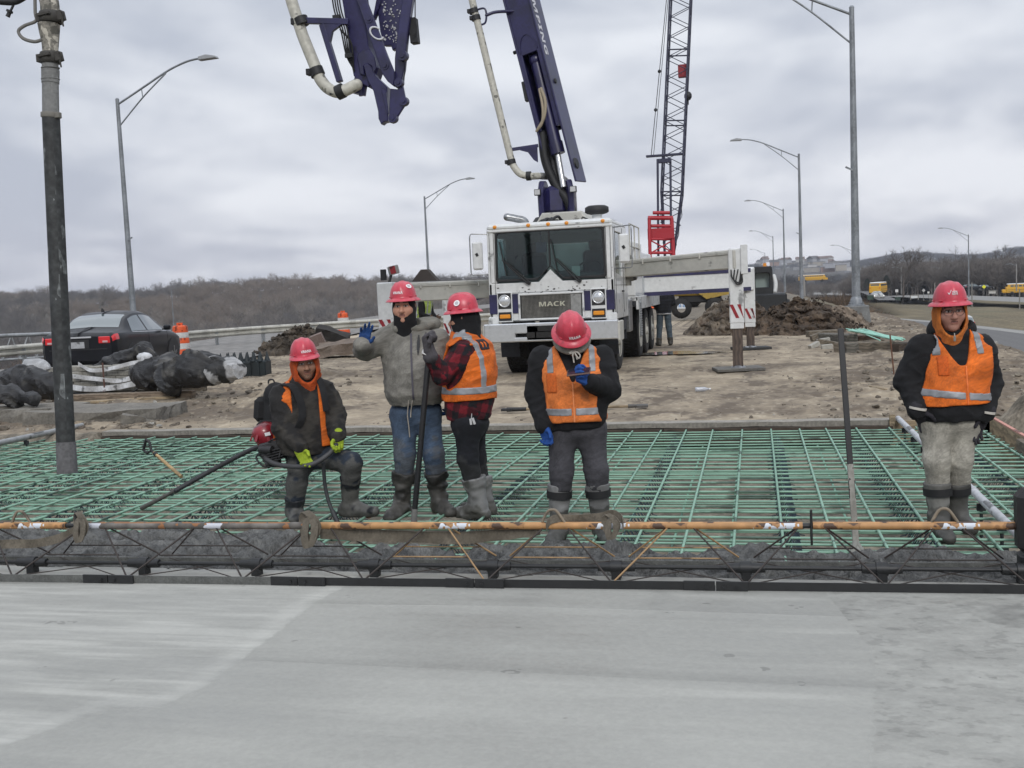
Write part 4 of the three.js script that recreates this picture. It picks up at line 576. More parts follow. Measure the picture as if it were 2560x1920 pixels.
// --- outriggers
function outrigger(name, leg, legTopV, white, foot, beamFrom, beamH, opts = {}) {
  const g = new THREE.Group(); g.name = 'outrigger'; truck.add(g); if (name) g.userData.label = name;
  const top = L(leg), W = opts.w ?? 0.25, yb = white, b = mb(); b.box(W, top.y - yb, W * 0.9, top.x, (top.y + yb) / 2, top.z, 0, 0, 0, 0.02); b.box(W * 0.94, 0.10, W * 0.84, top.x, yb - 0.04, top.z); b.build('leg', opts.leg ?? paintW, g);
  mb().box(W * 0.72, yb - 0.06, W * 0.62, top.x, (yb) / 2 + 0.03, top.z, 0, 0, 0, 0.012).build('inner_leg', rustTube, g);
  mb().cyl(V(top.x, 0.04, top.z), V(top.x, 0.10, top.z), 0.16, 0.09, 14).build('foot', steel, g);
  if (foot) mb().box(0.84, 0.055, 0.62, top.x, 0.035, top.z, 0, 0.2, 0, 0.008).build('pad', foot, g);
  for (let i = 0; i < 2; i++) { const s = W / 2 - 0.004, y = yb + 0.10 + i * 0.0, x0 = top.x - s + i * W * 0.52; const k = W * 0.24; const A = mb().prism([[0, 0.24], [k, 0.24], [k + W * 0.42 > W - i * W * 0.52 ? W - i * W * 0.52 - 0.01 : k + W * 0.42, 0], [W * 0.42 > W - i * W * 0.52 ? W - i * W * 0.52 - 0.03 : W * 0.42, 0]], 0.004, M4(x0, y, top.z + W * 0.45 + 0.002)); A.build('hazard_stripe', redM, g); }
  const from = L(beamFrom), to = V(top.x, top.y - beamH / 2 - (opts.drop ?? 0.02), top.z), d = sub(to, from).normalize(), bm = mb(); bm.bar(from, add(to, d.clone().multiplyScalar(W * 0.3)), opts.bw ?? 0.22, beamH); bm.build('beam', opts.beam ?? paintDirty, g);
  const side = V(0, 1, 0).cross(d).normalize(), n = Math.sign(side.z) || 1, off = side.clone().multiplyScalar(n * ((opts.bw ?? 0.22) / 2 + 0.012));
  if (opts.rails) { const rl = mb(); for (const k of [0.30, 0.36]) rl.bar(add(from, off).add(V(0, beamH * k, 0)), add(to, off).add(V(0, beamH * k, 0)), 0.016, 0.018); for (let i = 1; i < 4; i++) { const p = lerp(from, to, i / 4); rl.box(0.03, 0.09, 0.04, p.x + off.x, p.y + beamH * 0.3, p.z + off.z); } rl.build('hydraulic_line', paintDirty, g); }
  if (opts.stripes) for (const k of opts.stripes) { const s = mb(); s.bar(add(from, off).add(V(0, beamH * k, 0)), add(to, off).add(V(0, beamH * k, 0)), 0.006, beamH * 0.17); s.build('blue_stripe', navy, g); }
  return g;
}
{
  const yAt = (u, v, d) => dp(u, v, d).y;
  const f = outrigger('front outrigger arm reaching out to the right', dp(1838, 621, 18.55), 0, yAt(1832, 810, 18.5), mat(new THREE.Color(0.20, 0.19, 0.17), 0.8, { map: T.concrete }), V(-2.55, 1.93, -20.9), 0.34, { rails: true, w: 0.25, bw: 0.24 });
  const ft = L(dp(1838, 621, 18.55)); mb().box(0.12, 0.52, 0.30, ft.x + 0.15, ft.y - 0.20, ft.z).build('end_plate', paintW, f); { const h = mb(); for (let i = 0; i < 3; i++) h.tube([V(ft.x - 0.08 + i * 0.06, ft.y - 0.38, ft.z + 0.12), V(ft.x - 0.06 + i * 0.03, ft.y - 0.52 - i * 0.05, ft.z + 0.16), V(ft.x + 0.05 + i * 0.03, ft.y - 0.6, ft.z + 0.14), V(ft.x + 0.09, ft.y - 0.42, ft.z + 0.12)], 0.012, 6, 20); h.build('hose_loop', black, f); }
  mb().box(0.36, 0.5, 0.42, 1.10, 1.92, -1.95, 0, 0.5, 0.2).cyl(V(1.2, 1.6, -1.8), V(1.2, 2.2, -1.8), 0.07).cyl(V(1.06, 1.75, -1.6), V(1.16, 2.0, -1.7), 0.04).build('pivot', mat(new THREE.Color(0.22, 0.215, 0.19), 0.7, { map: T.scuff }), f);
  outrigger('rear outrigger box reaching out to the right with blue stripes', dp(1872, 668, 24.2), 0, yAt(1872, 808, 24.2), mat(new THREE.Color(0.03, 0.03, 0.03), 0.8), V(-2.5, 1.60, -24.4), 0.52, { w: 0.25, bw: 0.34, beam: paintW, stripes: [0.41, -0.41] });
  const lf = outrigger('front outrigger arm on the far left with a lamp on top', dp(966, 706, 19.3), 0, yAt(966, 845, 19.3), null, V(-4.85, 1.66, -20.3), 0.36, { rails: true, w: 0.30, bw: 0.24 }), lt = L(dp(966, 706, 19.3));
  mb().box(0.18, 0.16, 0.18, lt.x + 0.15, lt.y + 0.22, lt.z, 0, 0.5, 0.2).build('work_lamp', mat(new THREE.Color(0.25, 0.25, 0.24), 0.5), lf); mb().box(0.10, 0.14, 0.02, lt.x + 0.17, lt.y + 0.22, lt.z + 0.10, 0, 0.5, 0.2).build('red_lens', redM, lf); mb().cyl(V(lt.x + 0.06, lt.y - 0.1, lt.z + 0.1), V(lt.x + 0.12, lt.y + 0.2, lt.z), 0.025).box(0.1, 0.2, 0.06, lt.x - 0.05, lt.y + 0.14, lt.z).build('lamp_bracket', black, lf);
  { const p = L(dp(1065, 700, 20)); mb().prism([[-0.25, 0], [0.25, 0], [0.06, 0.22], [-0.06, 0.22]], 0.22, M4(p.x, p.y - 0.02, p.z)).build('beam_bracket', mat(new THREE.Color(0.05, 0.04, 0.035), 0.8), lf); }
  outrigger('rear outrigger arm on the far left with blue stripes', dp(1118, 722, 24.4), 0, yAt(1112, 845, 24.4), null, V(-4.8, 1.95, -24.6), 0.40, { w: 0.22, bw: 0.3, beam: paintW, stripes: [0.40, -0.41] });
}
// --- boom: first section standing over the turret, folded sections hanging out of the sky
{
  const bg = new THREE.Group(); bg.name = 'boom'; truck.add(bg);
  const Zb = -22.7, W = (u, v, z = Zb) => L(zp(u, v, z));
  const plate = (name, px, z, th, m, holes = [], parent = bg) => { const P = px.map(([u, v]) => W(u, v, z)); const g = mb().prism(P.map((p) => [p.x, p.y]), th, M4(0, 0, P[0].z), 0.01, holes.map((h) => h.map(([u, v]) => { const q = W(u, v, z); return [q.x, q.y]; }))); return g.build(name, m, parent); };
  const lo = W(1412, 425), hi = W(1303, 0), dir = sub(hi, lo).normalize(), q = (t, x, z) => lo.clone().addScaledVector(dir, t).add(V(x, 0, z)), Ltot = 12.5;
  const across = V(Math.cos(0.2), 0, Math.sin(0.2)).addScaledVector(dir, 0); const R = across.clone().addScaledVector(dir, -across.dot(dir)).normalize(), F = R.clone().cross(dir).normalize(); if (F.z < 0) F.negate();
  const O = (t, r, f) => lo.clone().addScaledVector(dir, t).addScaledVector(R, r).addScaledVector(F, f), slab = (b, t0, t1, r0, r1, f0, f1) => { const c = O((t0 + t1) / 2, (r0 + r1) / 2, (f0 + f1) / 2), m = new THREE.Matrix4().makeBasis(R, dir, R.clone().cross(dir)).setPosition(c); b.add(chamferBox(Math.abs(r1 - r0), t1 - t0, Math.abs(f1 - f0), 0.012), m); return b; };
  // a box section, open at the front near the bottom so that the ram can work inside it
  const BW = 0.31, side = mb(); slab(side, -0.35, Ltot, BW - 0.045, BW, -0.30, 0.32); side.build('boom_side_plate', navyLite, bg);
  slab(mb(), 0.3, Ltot, -BW, -BW + 0.045, -0.28, 0.28).build('boom_side_plate', navyDark, bg);
  slab(mb(), 0.9, Ltot, -BW + 0.04, BW - 0.04, -0.30, -0.26).build('boom_back_plate', navyDark, bg);
  slab(mb(), 2.55, Ltot, -BW + 0.04, BW - 0.04, 0.22, 0.26).build('boom_front_plate', navy, bg);
  { const t0 = 0.9, t1 = 2.6; slab(mb(), t0, t1, -BW + 0.02, -BW + 0.11, 0.20, 0.265).build('flange', navyDark, bg); slab(mb(), t0, t1, BW - 0.16, BW - 0.05, 0.20, 0.265).build('flange', navyDark, bg); const a = mb(); for (let i = 0; i < 10; i++) { const p = i / 10 * Math.PI, s = (i + 1) / 10 * Math.PI; a.bar(O(2.6 + 0.36 * Math.sin(p), -0.20 * Math.cos(p) - 0.02, 0.265), O(2.6 + 0.36 * Math.sin(s), -0.20 * Math.cos(s) - 0.02, 0.265), 0.03, 0.03, F); } a.build('arched_rim', navyLite, bg); }
  mb().cyl(O(0.35, 0.0, 0.15), O(2.35, 0.0, 0.05), 0.135, 0.125, 18).cyl(O(0.35, 0.0, 0.15), O(0.60, 0.0, 0.14), 0.155, 0.155, 18).ball(O(2.42, 0, 0.05), 0.15, 14).build('boom_ram', navy, bg);
  mb().cyl(W(1409, 468, Zb + 0.3), O(0.45, 0.0, 0.15), 0.062, 0.062, 16).build('ram_rod', chrome, bg);
  for (const t of [0.05, 1.85, 4.3]) mb().cyl(O(t, BW - 0.01, 0.08), O(t, BW + 0.03, 0.08), t < 1 ? 0.13 : 0.06, t < 1 ? 0.11 : 0.05, 16).build('pivot_pin', black, bg);
  const w1 = text('PUMPING', 0.17, 0.006), B = new THREE.Matrix4().makeBasis(dir.clone().negate(), F.clone().negate(), R).setPosition(O(3.25, BW + 0.002, 0.14)); w1.scale(1.55, 1, 1); mb().add(w1, B).build('lettering', mat(new THREE.Color(0.6, 0.6, 0.63), 0.5), bg);
  { const h = mb(); h.tube([O(1.75, 0.05, 0.30), O(1.45, 0.08, 0.34), O(1.15, -0.02, 0.36), O(0.95, -0.24, 0.34)], 0.032, 8, 24).tube([O(1.75, 0.0, 0.28), O(1.35, 0.0, 0.36), O(1.05, -0.1, 0.36), O(0.93, -0.28, 0.33)], 0.03, 8, 24); h.build('ram_hose', mat(new THREE.Color(0.33, 0.28, 0.20), 0.8), bg); }
  { const h = mb(); for (let i = 0; i < 3; i++) h.tube([O(7, -BW - 0.06 - i * 0.02, 0.1 - i * 0.05), O(3.0, -BW - 0.04 - i * 0.015, 0.12 - i * 0.05), O(1.2, -BW - 0.04, 0.1), O(0.1, -BW + 0.06 * i, 0.1)], 0.014, 5, 30); h.box(0.13, 0.42, 0.16, O(1.75, -BW - 0.08, 0).x, O(1.75, 0, 0).y, O(1.75, 0, 0.1).z, 0, 0, 0.16); h.cyl(O(2.75, -BW - 0.16, 0), O(2.75, -BW, 0), 0.04); h.build('cable_bundle', black, bg); }
  { const h = mb(); h.tube([O(0.85, -0.24, 0.16), O(0.3, -0.3, 0.2), O(-0.25, -0.22, 0.2), O(-0.6, -0.05, 0.25), O(-0.9, 0.0, 0.2)], 0.10, 8, 24).tube([O(0.85, -0.15, 0.0), O(0.0, -0.2, 0.1), O(-0.5, -0.1, 0.1)], 0.08, 8, 20); h.build('hose_bundle', black, bg); }
  // turret head with clevis
  const tc = W(1392, 505, Zb); mb().box(0.46, 0.62, 0.62, tc.x - 0.02, tc.y + 0.02, tc.z, 0, 0.2, 0.0, 0.10).build('turret_head', navyDark, bg);
  for (const s of [-1, 1]) mb().prism([[-0.3, -0.45], [0.3, -0.45], [0.34, 0.1], [0.2, 0.36], [-0.05, 0.38], [-0.26, 0.2]], 0.12, M4(tc.x + s * 0.25, tc.y + 0.08, tc.z + 0.1, 0, -Math.PI / 2 + 0.2 + 0.3 * s, 0), 0.03).build('turret_cheek', navy, bg);
  mb().cyl(V(tc.x, tc.y - 0.32, tc.z), V(tc.x, tc.y - 0.42, tc.z), 0.48, 0.55, 24).cyl(V(tc.x, tc.y - 0.42, tc.z), V(tc.x, tc.y - 0.48, tc.z), 0.6, 0.6, 24).build('slew_ring', black, bg);
  for (const [u, v] of [[1344, 481], [1433, 473]]) { const p = W(u, v, Zb + 0.5); const l = mb().box(0.14, 0.13, 0.09, p.x, p.y, p.z).build('flood_lamp', black, bg); mb().box(0.115, 0.105, 0.02, p.x, p.y, p.z + 0.045).build('lens', mat(new THREE.Color(0.5, 0.5, 0.5), 0.2), l); }
  mb().tube([W(1352, 440, Zb), W(1385, 442, Zb - 0.2), W(1405, 446, Zb - 0.25), W(1418, 462, Zb - 0.2), W(1416, 500, Zb - 0.1)], 0.075, 12, 24).build('elbow_pipe', mat(new THREE.Color(0.30, 0.30, 0.29), 0.6, { map: T.scuff }), bg);
  mb().box(0.16, 0.55, 0.3, W(1430, 500, Zb).x, W(1430, 500, Zb).y, Zb - TZ - 0.1, 0, 0.2, 0.02, 0.02).build('side_strut', mat(new THREE.Color(0.22, 0.21, 0.24), 0.5, { map: T.scuff }), bg);
  // delivery line of the first section
  mb().tube([W(1120, -260, -22.2), W(1180, 0, -22.2), W(1230, 205, -22.2), W(1277, 395, -22.2)], 0.075, 14, 30, 0.0).tube([W(1277, 395, -22.2), W(1284, 415, -22.2), W(1300, 434, -22.2), W(1322, 440, -22.2), W(1345, 440, -22.4)], 0.075, 14, 30).build('delivery_pipe', pipeWhite, bg);
  const clampAt = (u, v, z, ax, r, parent) => { const p = W(u, v, z); mb().cyl(p.clone().addScaledVector(ax, -0.05), p.clone().addScaledVector(ax, 0.05), r, r, 14).box(0.06, 0.08, 0.10, p.x - r, p.y, p.z + 0.02).build('pipe_clamp', black, parent); };
  const ax = sub(W(1277, 395, -22.2), W(1180, 0, -22.2)).normalize(); for (const [u, v] of [[1190, 45], [1184, 28], [1278, 405]]) clampAt(u, v, -22.2, ax, 0.098, bg); clampAt(1322, 440, -22.2, V(1, 0, 0), 0.098, bg);
  mb().tube([W(1182, 28, -22.2), W(1212, 22, -22.2), W(1214, 55, -22.2), W(1196, 64, -22.2)], 0.022, 6, 24).tube([W(1216, 38, -22.2), W(1240, 30, -22.3), W(1285, 28, -22.5)], 0.035, 6).build('pipe_bracket', navyDark, bg);
  mb().bar(W(1272, 375, -22.2), W(1345, 364, -22.5), 0.06, 0.07).prism([[0, 0], [0.75, 0.08], [0.75, -0.5], [0.62, -0.42], [0.42, -0.14]].map(([a, b]) => [W(1290, 373, -22.3).x + a * 0.62, W(1290, 373, -22.3).y + b * 0.62]), 0.05, M4(0, 0, W(1290, 373, -22.3).z)).build('pipe_bracket', navy, bg);
  // folded outer sections
  const Z2 = -13.1, A = (x, y) => [820 + x / 5.183, y / 5.183];
  const arm = new THREE.Group(); arm.name = 'folded_boom_section'; truck.add(arm);
  const pl = (name, pts, z, th, m) => plate(name, pts.map(([x, y]) => A(x, y)), z, th, m, [], arm);
  pl('boom_box', [[40, -1000], [380, -1000], [560, 620], [690, 900], [640, 1060], [560, 1150], [440, 1090], [370, 1000], [330, 800], [240, 130]], Z2 - 0.12, 0.22, mat(new THREE.Color(0.024, 0.021, 0.098), 0.5, { map: T.scuff }));
  pl('boom_side_plate', [[150, -1000], [330, -1000], [500, -10], [620, 300], [760, 680], [862, 930], [862, 1125], [780, 1060], [710, 960], [560, 520], [430, 130], [380, 0]], Z2 + 0.08, 0.06, navyLite);
  pl('boom_box', [[760, -1000], [1080, -1000], [985, 0], [960, 300], [900, 640], [850, 660], [830, 600], [740, 600], [690, 420], [640, 0]], Z2 - 0.3, 0.10, navy);
  pl('boom_side_plate', [[1060, -1000], [1190, -1000], [1110, 0], [1040, 470], [1000, 900], [965, 1060], [930, 1165], [880, 1130], [880, 760], [930, 300], [985, 0]], Z2 - 0.02, 0.10, navyLite);
  pl('boom_side_plate', [[700, -1000], [800, -1000], [690, 60], [610, 260], [600, 210], [640, 0]], Z2 - 0.25, 0.10, navyLite);
  pl('knuckle_link', [[480, 860], [530, 830], [580, 870], [640, 1000], [790, 1140], [800, 1580], [745, 1590], [710, 1620], [675, 1545], [670, 1450], [610, 1190], [540, 1060]], Z2 - 0.02, 0.14, navyDark);
  pl('knuckle_plate', [[815, 1150], [905, 1160], [965, 1060], [1008, 1270], [1000, 1370], [850, 1605], [805, 1590], [800, 1400]], Z2 + 0.05, 0.05, navyLite);
  pl('knuckle_plate', [[690, 1130], [760, 1190], [790, 1480], [775, 1480], [700, 1200]], Z2 + 0.06, 0.04, navyLite);
  pl('reinforcing_plate', [[385, 760], [400, 690], [470, 645], [560, 660], [610, 740], [640, 880], [600, 960], [570, 860], [520, 830], [470, 860], [480, 980], [420, 960]], Z2 + 0.0, 0.05, navy);
  for (const [x, y, r] of [[535, 250, 0.055], [740, 850, 0.06], [965, 720, 0.07], [915, 1070, 0.06], [980, 1310, 0.06], [840, 1530, 0.06]]) { const p = W(...A(x, y), Z2 + 0.1); mb().cyl(V(p.x, p.y, p.z - 0.06), V(p.x, p.y, p.z + 0.02), r, r * 0.9, 14).cyl(V(p.x, p.y, p.z), V(p.x, p.y, p.z + 0.035), r * 0.5, r * 0.45, 10).build('pivot_pin', navyDark, arm); }
  { const p = W(...A(632, 430), Z2 + 0.12); mb().add(new THREE.TorusGeometry(0.082, 0.014, 4, 20, 4.9), new THREE.Matrix4().makeTranslation(p.x, p.y, p.z).multiply(M4(0, 0, 0, 0, 0, 0.9, V(0.75, 1.25, 0.4)))).build('ring_mark', mat(new THREE.Color(0.6, 0.6, 0.62), 0.6), arm); }
  { const r = rng(33), s = mb(); for (let i = 0; i < 70; i++) { const p = W(...A(700 + r() * 250, r() * 560), Z2 - 0.24), k = 0.006 + 0.012 * r() * r(); s.add(chamferBox(k * 2, k * (1 + r()), 0.006, 0.001), M4(p.x, p.y, p.z, 0, 0, r() * 3)); } s.build('concrete_splash', mat(new THREE.Color(0.5, 0.5, 0.52), 0.9), arm); }
  { const h = mb(); for (let i = 0; i < 4; i++) h.tube([W(...A(20 + i * 32, -900), Z2 + 0.1), W(...A(60 + i * 30, 0), Z2 + 0.1), W(...A(170 + i * 28, 400), Z2 + 0.1), W(...A(240 + i * 16, 720), Z2 + 0.05), W(...A(340, 900 + i * 8), Z2)], 0.011, 5, 30); h.tube([W(...A(160, 380), Z2 + 0.12), W(...A(300, 560), Z2 + 0.05), W(...A(330, 900), Z2)], 0.014, 5); for (const [x, y] of [[270, 720], [110, 220]]) { const p = W(...A(x, y), Z2 + 0.1); h.box(0.1, 0.05, 0.04, p.x, p.y, p.z); } h.build('cable_bundle', black, arm); }
  { const h = mb(); h.box(0.1, 0.32, 0.12, W(...A(1085, 380), Z2).x, W(...A(1085, 380), Z2).y, Z2 - TZ - 0.1, 0, 0, 0.05); h.tube([W(...A(1135, -400), Z2), W(...A(1130, 200), Z2), W(...A(1150, 350), Z2), W(...A(1125, 440), Z2), W(...A(1095, 460), Z2)], 0.008, 5, 24).tube([W(...A(1090, -300), Z2), W(...A(1020, 600), Z2), W(...A(985, 1060), Z2)], 0.006, 5); h.build('valve_block', black, arm); }
  mb().tube([W(660, -300, -13.0), W(728, 0, -13.0), W(757, 90, -13.0), W(792, 176, -13.0)], 0.076, 14, 30, 0).tube([W(792, 176, -13.0), W(802, 200, -13), W(822, 222, -13), W(850, 230, -13), W(892, 212, -13.05)], 0.076, 14, 30).build('delivery_pipe', pipeWhite, arm);
  mb().cyl(W(905, 190, -13.2), W(896, 236, -13.2), 0.09, 0.10, 12).cyl(W(899, 205, -13.15), W(903, 240, -13.15), 0.05, 0.03, 8).build('pipe_joint', navyDark, arm);
  const ax2 = sub(W(792, 176, -13), W(757, 90, -13)).normalize(); for (const [u, v] of [[754, 54], [792, 180]]) clampAt(u, v, -13.0, ax2, 0.095, arm); clampAt(851, 229, -13, V(0.94, 0.3, 0).normalize(), 0.095, arm);
  mb().bar(W(766, 52, -13), W(872, 55, -13), 0.07, 0.075).bar(W(806, 62, -13), W(850, 205, -13), 0.07, 0.085, V(0, 0, 1)).prism([[0, 0], [0.34, 0.0], [0.16, -0.10], [0.1, -0.30]].map(([a, b]) => { const p = W(802, 62, -13); return [p.x + a, p.y + b]; }), 0.06, M4(0, 0, W(802, 62, -13).z)).build('pipe_bracket', navyDark, arm);
  mb().bar(W(660, -280, -13.6), V(L(V(-7.2, 14, -10.4)).x, 14, -10.4 - TZ), 0.35, 0.4).bar(L(V(-7.2, 14, -10.4)), L(V(-6.6, 6.6, -8.95)), 0.28, 0.3).bar(W(1005, -190, Z2 - 0.2), L(V(-5.6, 15.6, -20)), 0.45, 0.5).build('upper_boom', navy, arm);
}
// --- the end hose that hangs over the bars
{
  const D = 9.6, o = dp(125, 0, D), t = thing('concrete_hose', 'dark rubber concrete hose with clamped steel top, hanging over the rebar at the left', 'concrete hose', [dp(169, 1180, D).x, dp(169, 1180, D).y, dp(169, 1180, D).z]), P = (u, v) => sub(dp(u, v, D), t.position);
  const hoseTex = grain(512, (u, v) => { const a = tile(u, v * 0.4, 6, 5), b = tile(u + 0.4, v, 22, 4); let q = 0.20 + 0.10 * b; if (a > 0.12) q = 0.38 + 0.2 * b; if (a > 0.3) q = 0.5; return [q * 0.97, q, q * 1.0]; }, true, 0.9), crust = grain(512, (u, v) => { const a = tile(u, v, 9, 5), b = tile(u + 0.4, v, 26, 3); let q = 0.50 + 0.12 * b; if (a > 0.1) q = 0.72 + 0.1 * b; if (a < -0.22) q = 0.36; return [q, q * 0.97, q * 0.9]; }, true, 0.5);
  mb().cyl(P(127, 285), P(168, 1182), 0.078, 0.083, 20, false).build('rubber_hose', mat('#ffffff', 0.7, { map: hoseTex, bump: T.rough, bs: 0.004 }), t);
  mb().cyl(P(164.5, 1105), P(168.5, 1183), 0.086, 0.090, 20).build('worn_end', mat(new THREE.Color(0.19, 0.185, 0.19), 0.85, { map: T.concrete, bump: T.rough, bs: 0.006 }), t);
  const st = mat('#ffffff', 0.85, { map: crust, bump: T.rough, bs: 0.006 });
  mb().lathe([[0.064, 0], [0.066, 0.10], [0.08, 0.20], [0.088, 0.27]], new THREE.Matrix4().makeTranslation(P(125.5, 135).x, P(125.5, 135).y, P(125.5, 135).z).multiply(M4(0, 0, 0, 0, 0, 0)), 20).cyl(P(126, 62), P(125.5, 138), 0.084, 0.066, 20).build('reducer', st, t);
  mb().tube([P(80, -160), P(100, -60), P(122, 0), P(126, 40)], 0.084, 16, 24).build('bend', st, t);
  mb().cyl(P(125.3, 155), P(127, 290), 0.071, 0.073, 20).add(new THREE.TorusGeometry(0.074, 0.008, 6, 24), new THREE.Matrix4().makeTranslation(P(126, 170).x, P(126, 170).y, P(126, 170).z).multiply(M4(0, 0, 0, Math.PI / 2))).add(new THREE.TorusGeometry(0.076, 0.006, 6, 24), new THREE.Matrix4().makeTranslation(P(126, 198).x, P(126, 198).y, P(126, 198).z).multiply(M4(0, 0, 0, Math.PI / 2))).cyl(P(126, 175), P(126, 208), 0.079, 0.077, 20).build('ferrule', mat(new THREE.Color(0.30, 0.30, 0.29), 0.7, { map: T.concrete }), t);
  const clamp2 = (u, v, R) => { const c = P(u, v), b = mb(); b.lathe([[R - 0.02, -0.055], [R, -0.05], [R + 0.012, -0.02], [R + 0.012, 0.02], [R, 0.05], [R - 0.02, 0.055]], M4(c.x, c.y, c.z), 24); b.box(0.05, 0.085, 0.07, c.x + R + 0.02, c.y, c.z + 0.02, 0, 0, 0.2).box(0.04, 0.07, 0.06, c.x - R - 0.012, c.y, c.z + 0.02); b.tube([V(c.x + R + 0.03, c.y + 0.04, c.z + 0.04), V(c.x + R + 0.065, c.y + 0.01, c.z + 0.05), V(c.x + R + 0.05, c.y - 0.05, c.z + 0.05), V(c.x + R + 0.055, c.y - 0.10, c.z + 0.05)], 0.008, 6, 20); b.box(0.13, 0.025, 0.03, c.x, c.y + 0.01, c.z + R + 0.01, 0, 0, 0.1); b.build('pipe_clamp', mat(new THREE.Color(0.06, 0.055, 0.048), 0.75, { map: T.scuff, bump: T.rough, bs: 0.006 }), t); };
  clamp2(128, 44, 0.098); clamp2(126, 145, 0.084);
  { const c = P(127.5, 288), b = mb(); b.lathe([[0.078, -0.025], [0.088, -0.02], [0.088, 0.02], [0.078, 0.025]], M4(c.x, c.y, c.z, 0, 0, -0.08), 20).box(0.05, 0.05, 0.05, c.x + 0.085, c.y - 0.01, c.z + 0.02); b.build('hose_band', mat(new THREE.Color(0.17, 0.16, 0.14), 0.7), t); }
  mb().tube([P(87, -40), P(88, 30), P(90, 52), P(62, 64), P(46, 78), P(58, 96), P(85, 104), P(104, 100)], 0.016, 6, 50).build('drag_rope', mat(new THREE.Color(0.16, 0.155, 0.145), 0.8), t);
  mb().tube([P(-60, -20), P(-10, 0), P(10, 4), P(40, 3), P(70, -14)], 0.032, 8, 30).tube([P(38, 3), P(31, 18), P(26, 28)], 0.011, 6).cyl(P(26, 26), P(19, 42), 0.017, 0.02, 8).cyl(P(25, 26), P(23, 31), 0.03, 0.03, 8).build('control_cable', black, t);
}
// ================= PEOPLE =================
const RIMG = V(1, 0, 0).applyEuler(camera.rotation).setY(0).normalize(), TOCAM = FWD.clone().negate();
const facing = (deg) => TOCAM.clone().multiplyScalar(Math.cos(deg * Math.PI / 180)).addScaledVector(RIMG, Math.sin(deg * Math.PI / 180));   // 0 looks at the camera, + turns to the picture's right
const frameM = (pos, fwd, up0 = UP) => { const f = fwd.clone().normalize(), x = up0.clone().cross(f).normalize(), u = f.clone().cross(x); return new THREE.Matrix4().makeBasis(x, u, f).setPosition(pos); };
const C3 = (r, g, b) => new THREE.Color(r, g, b);
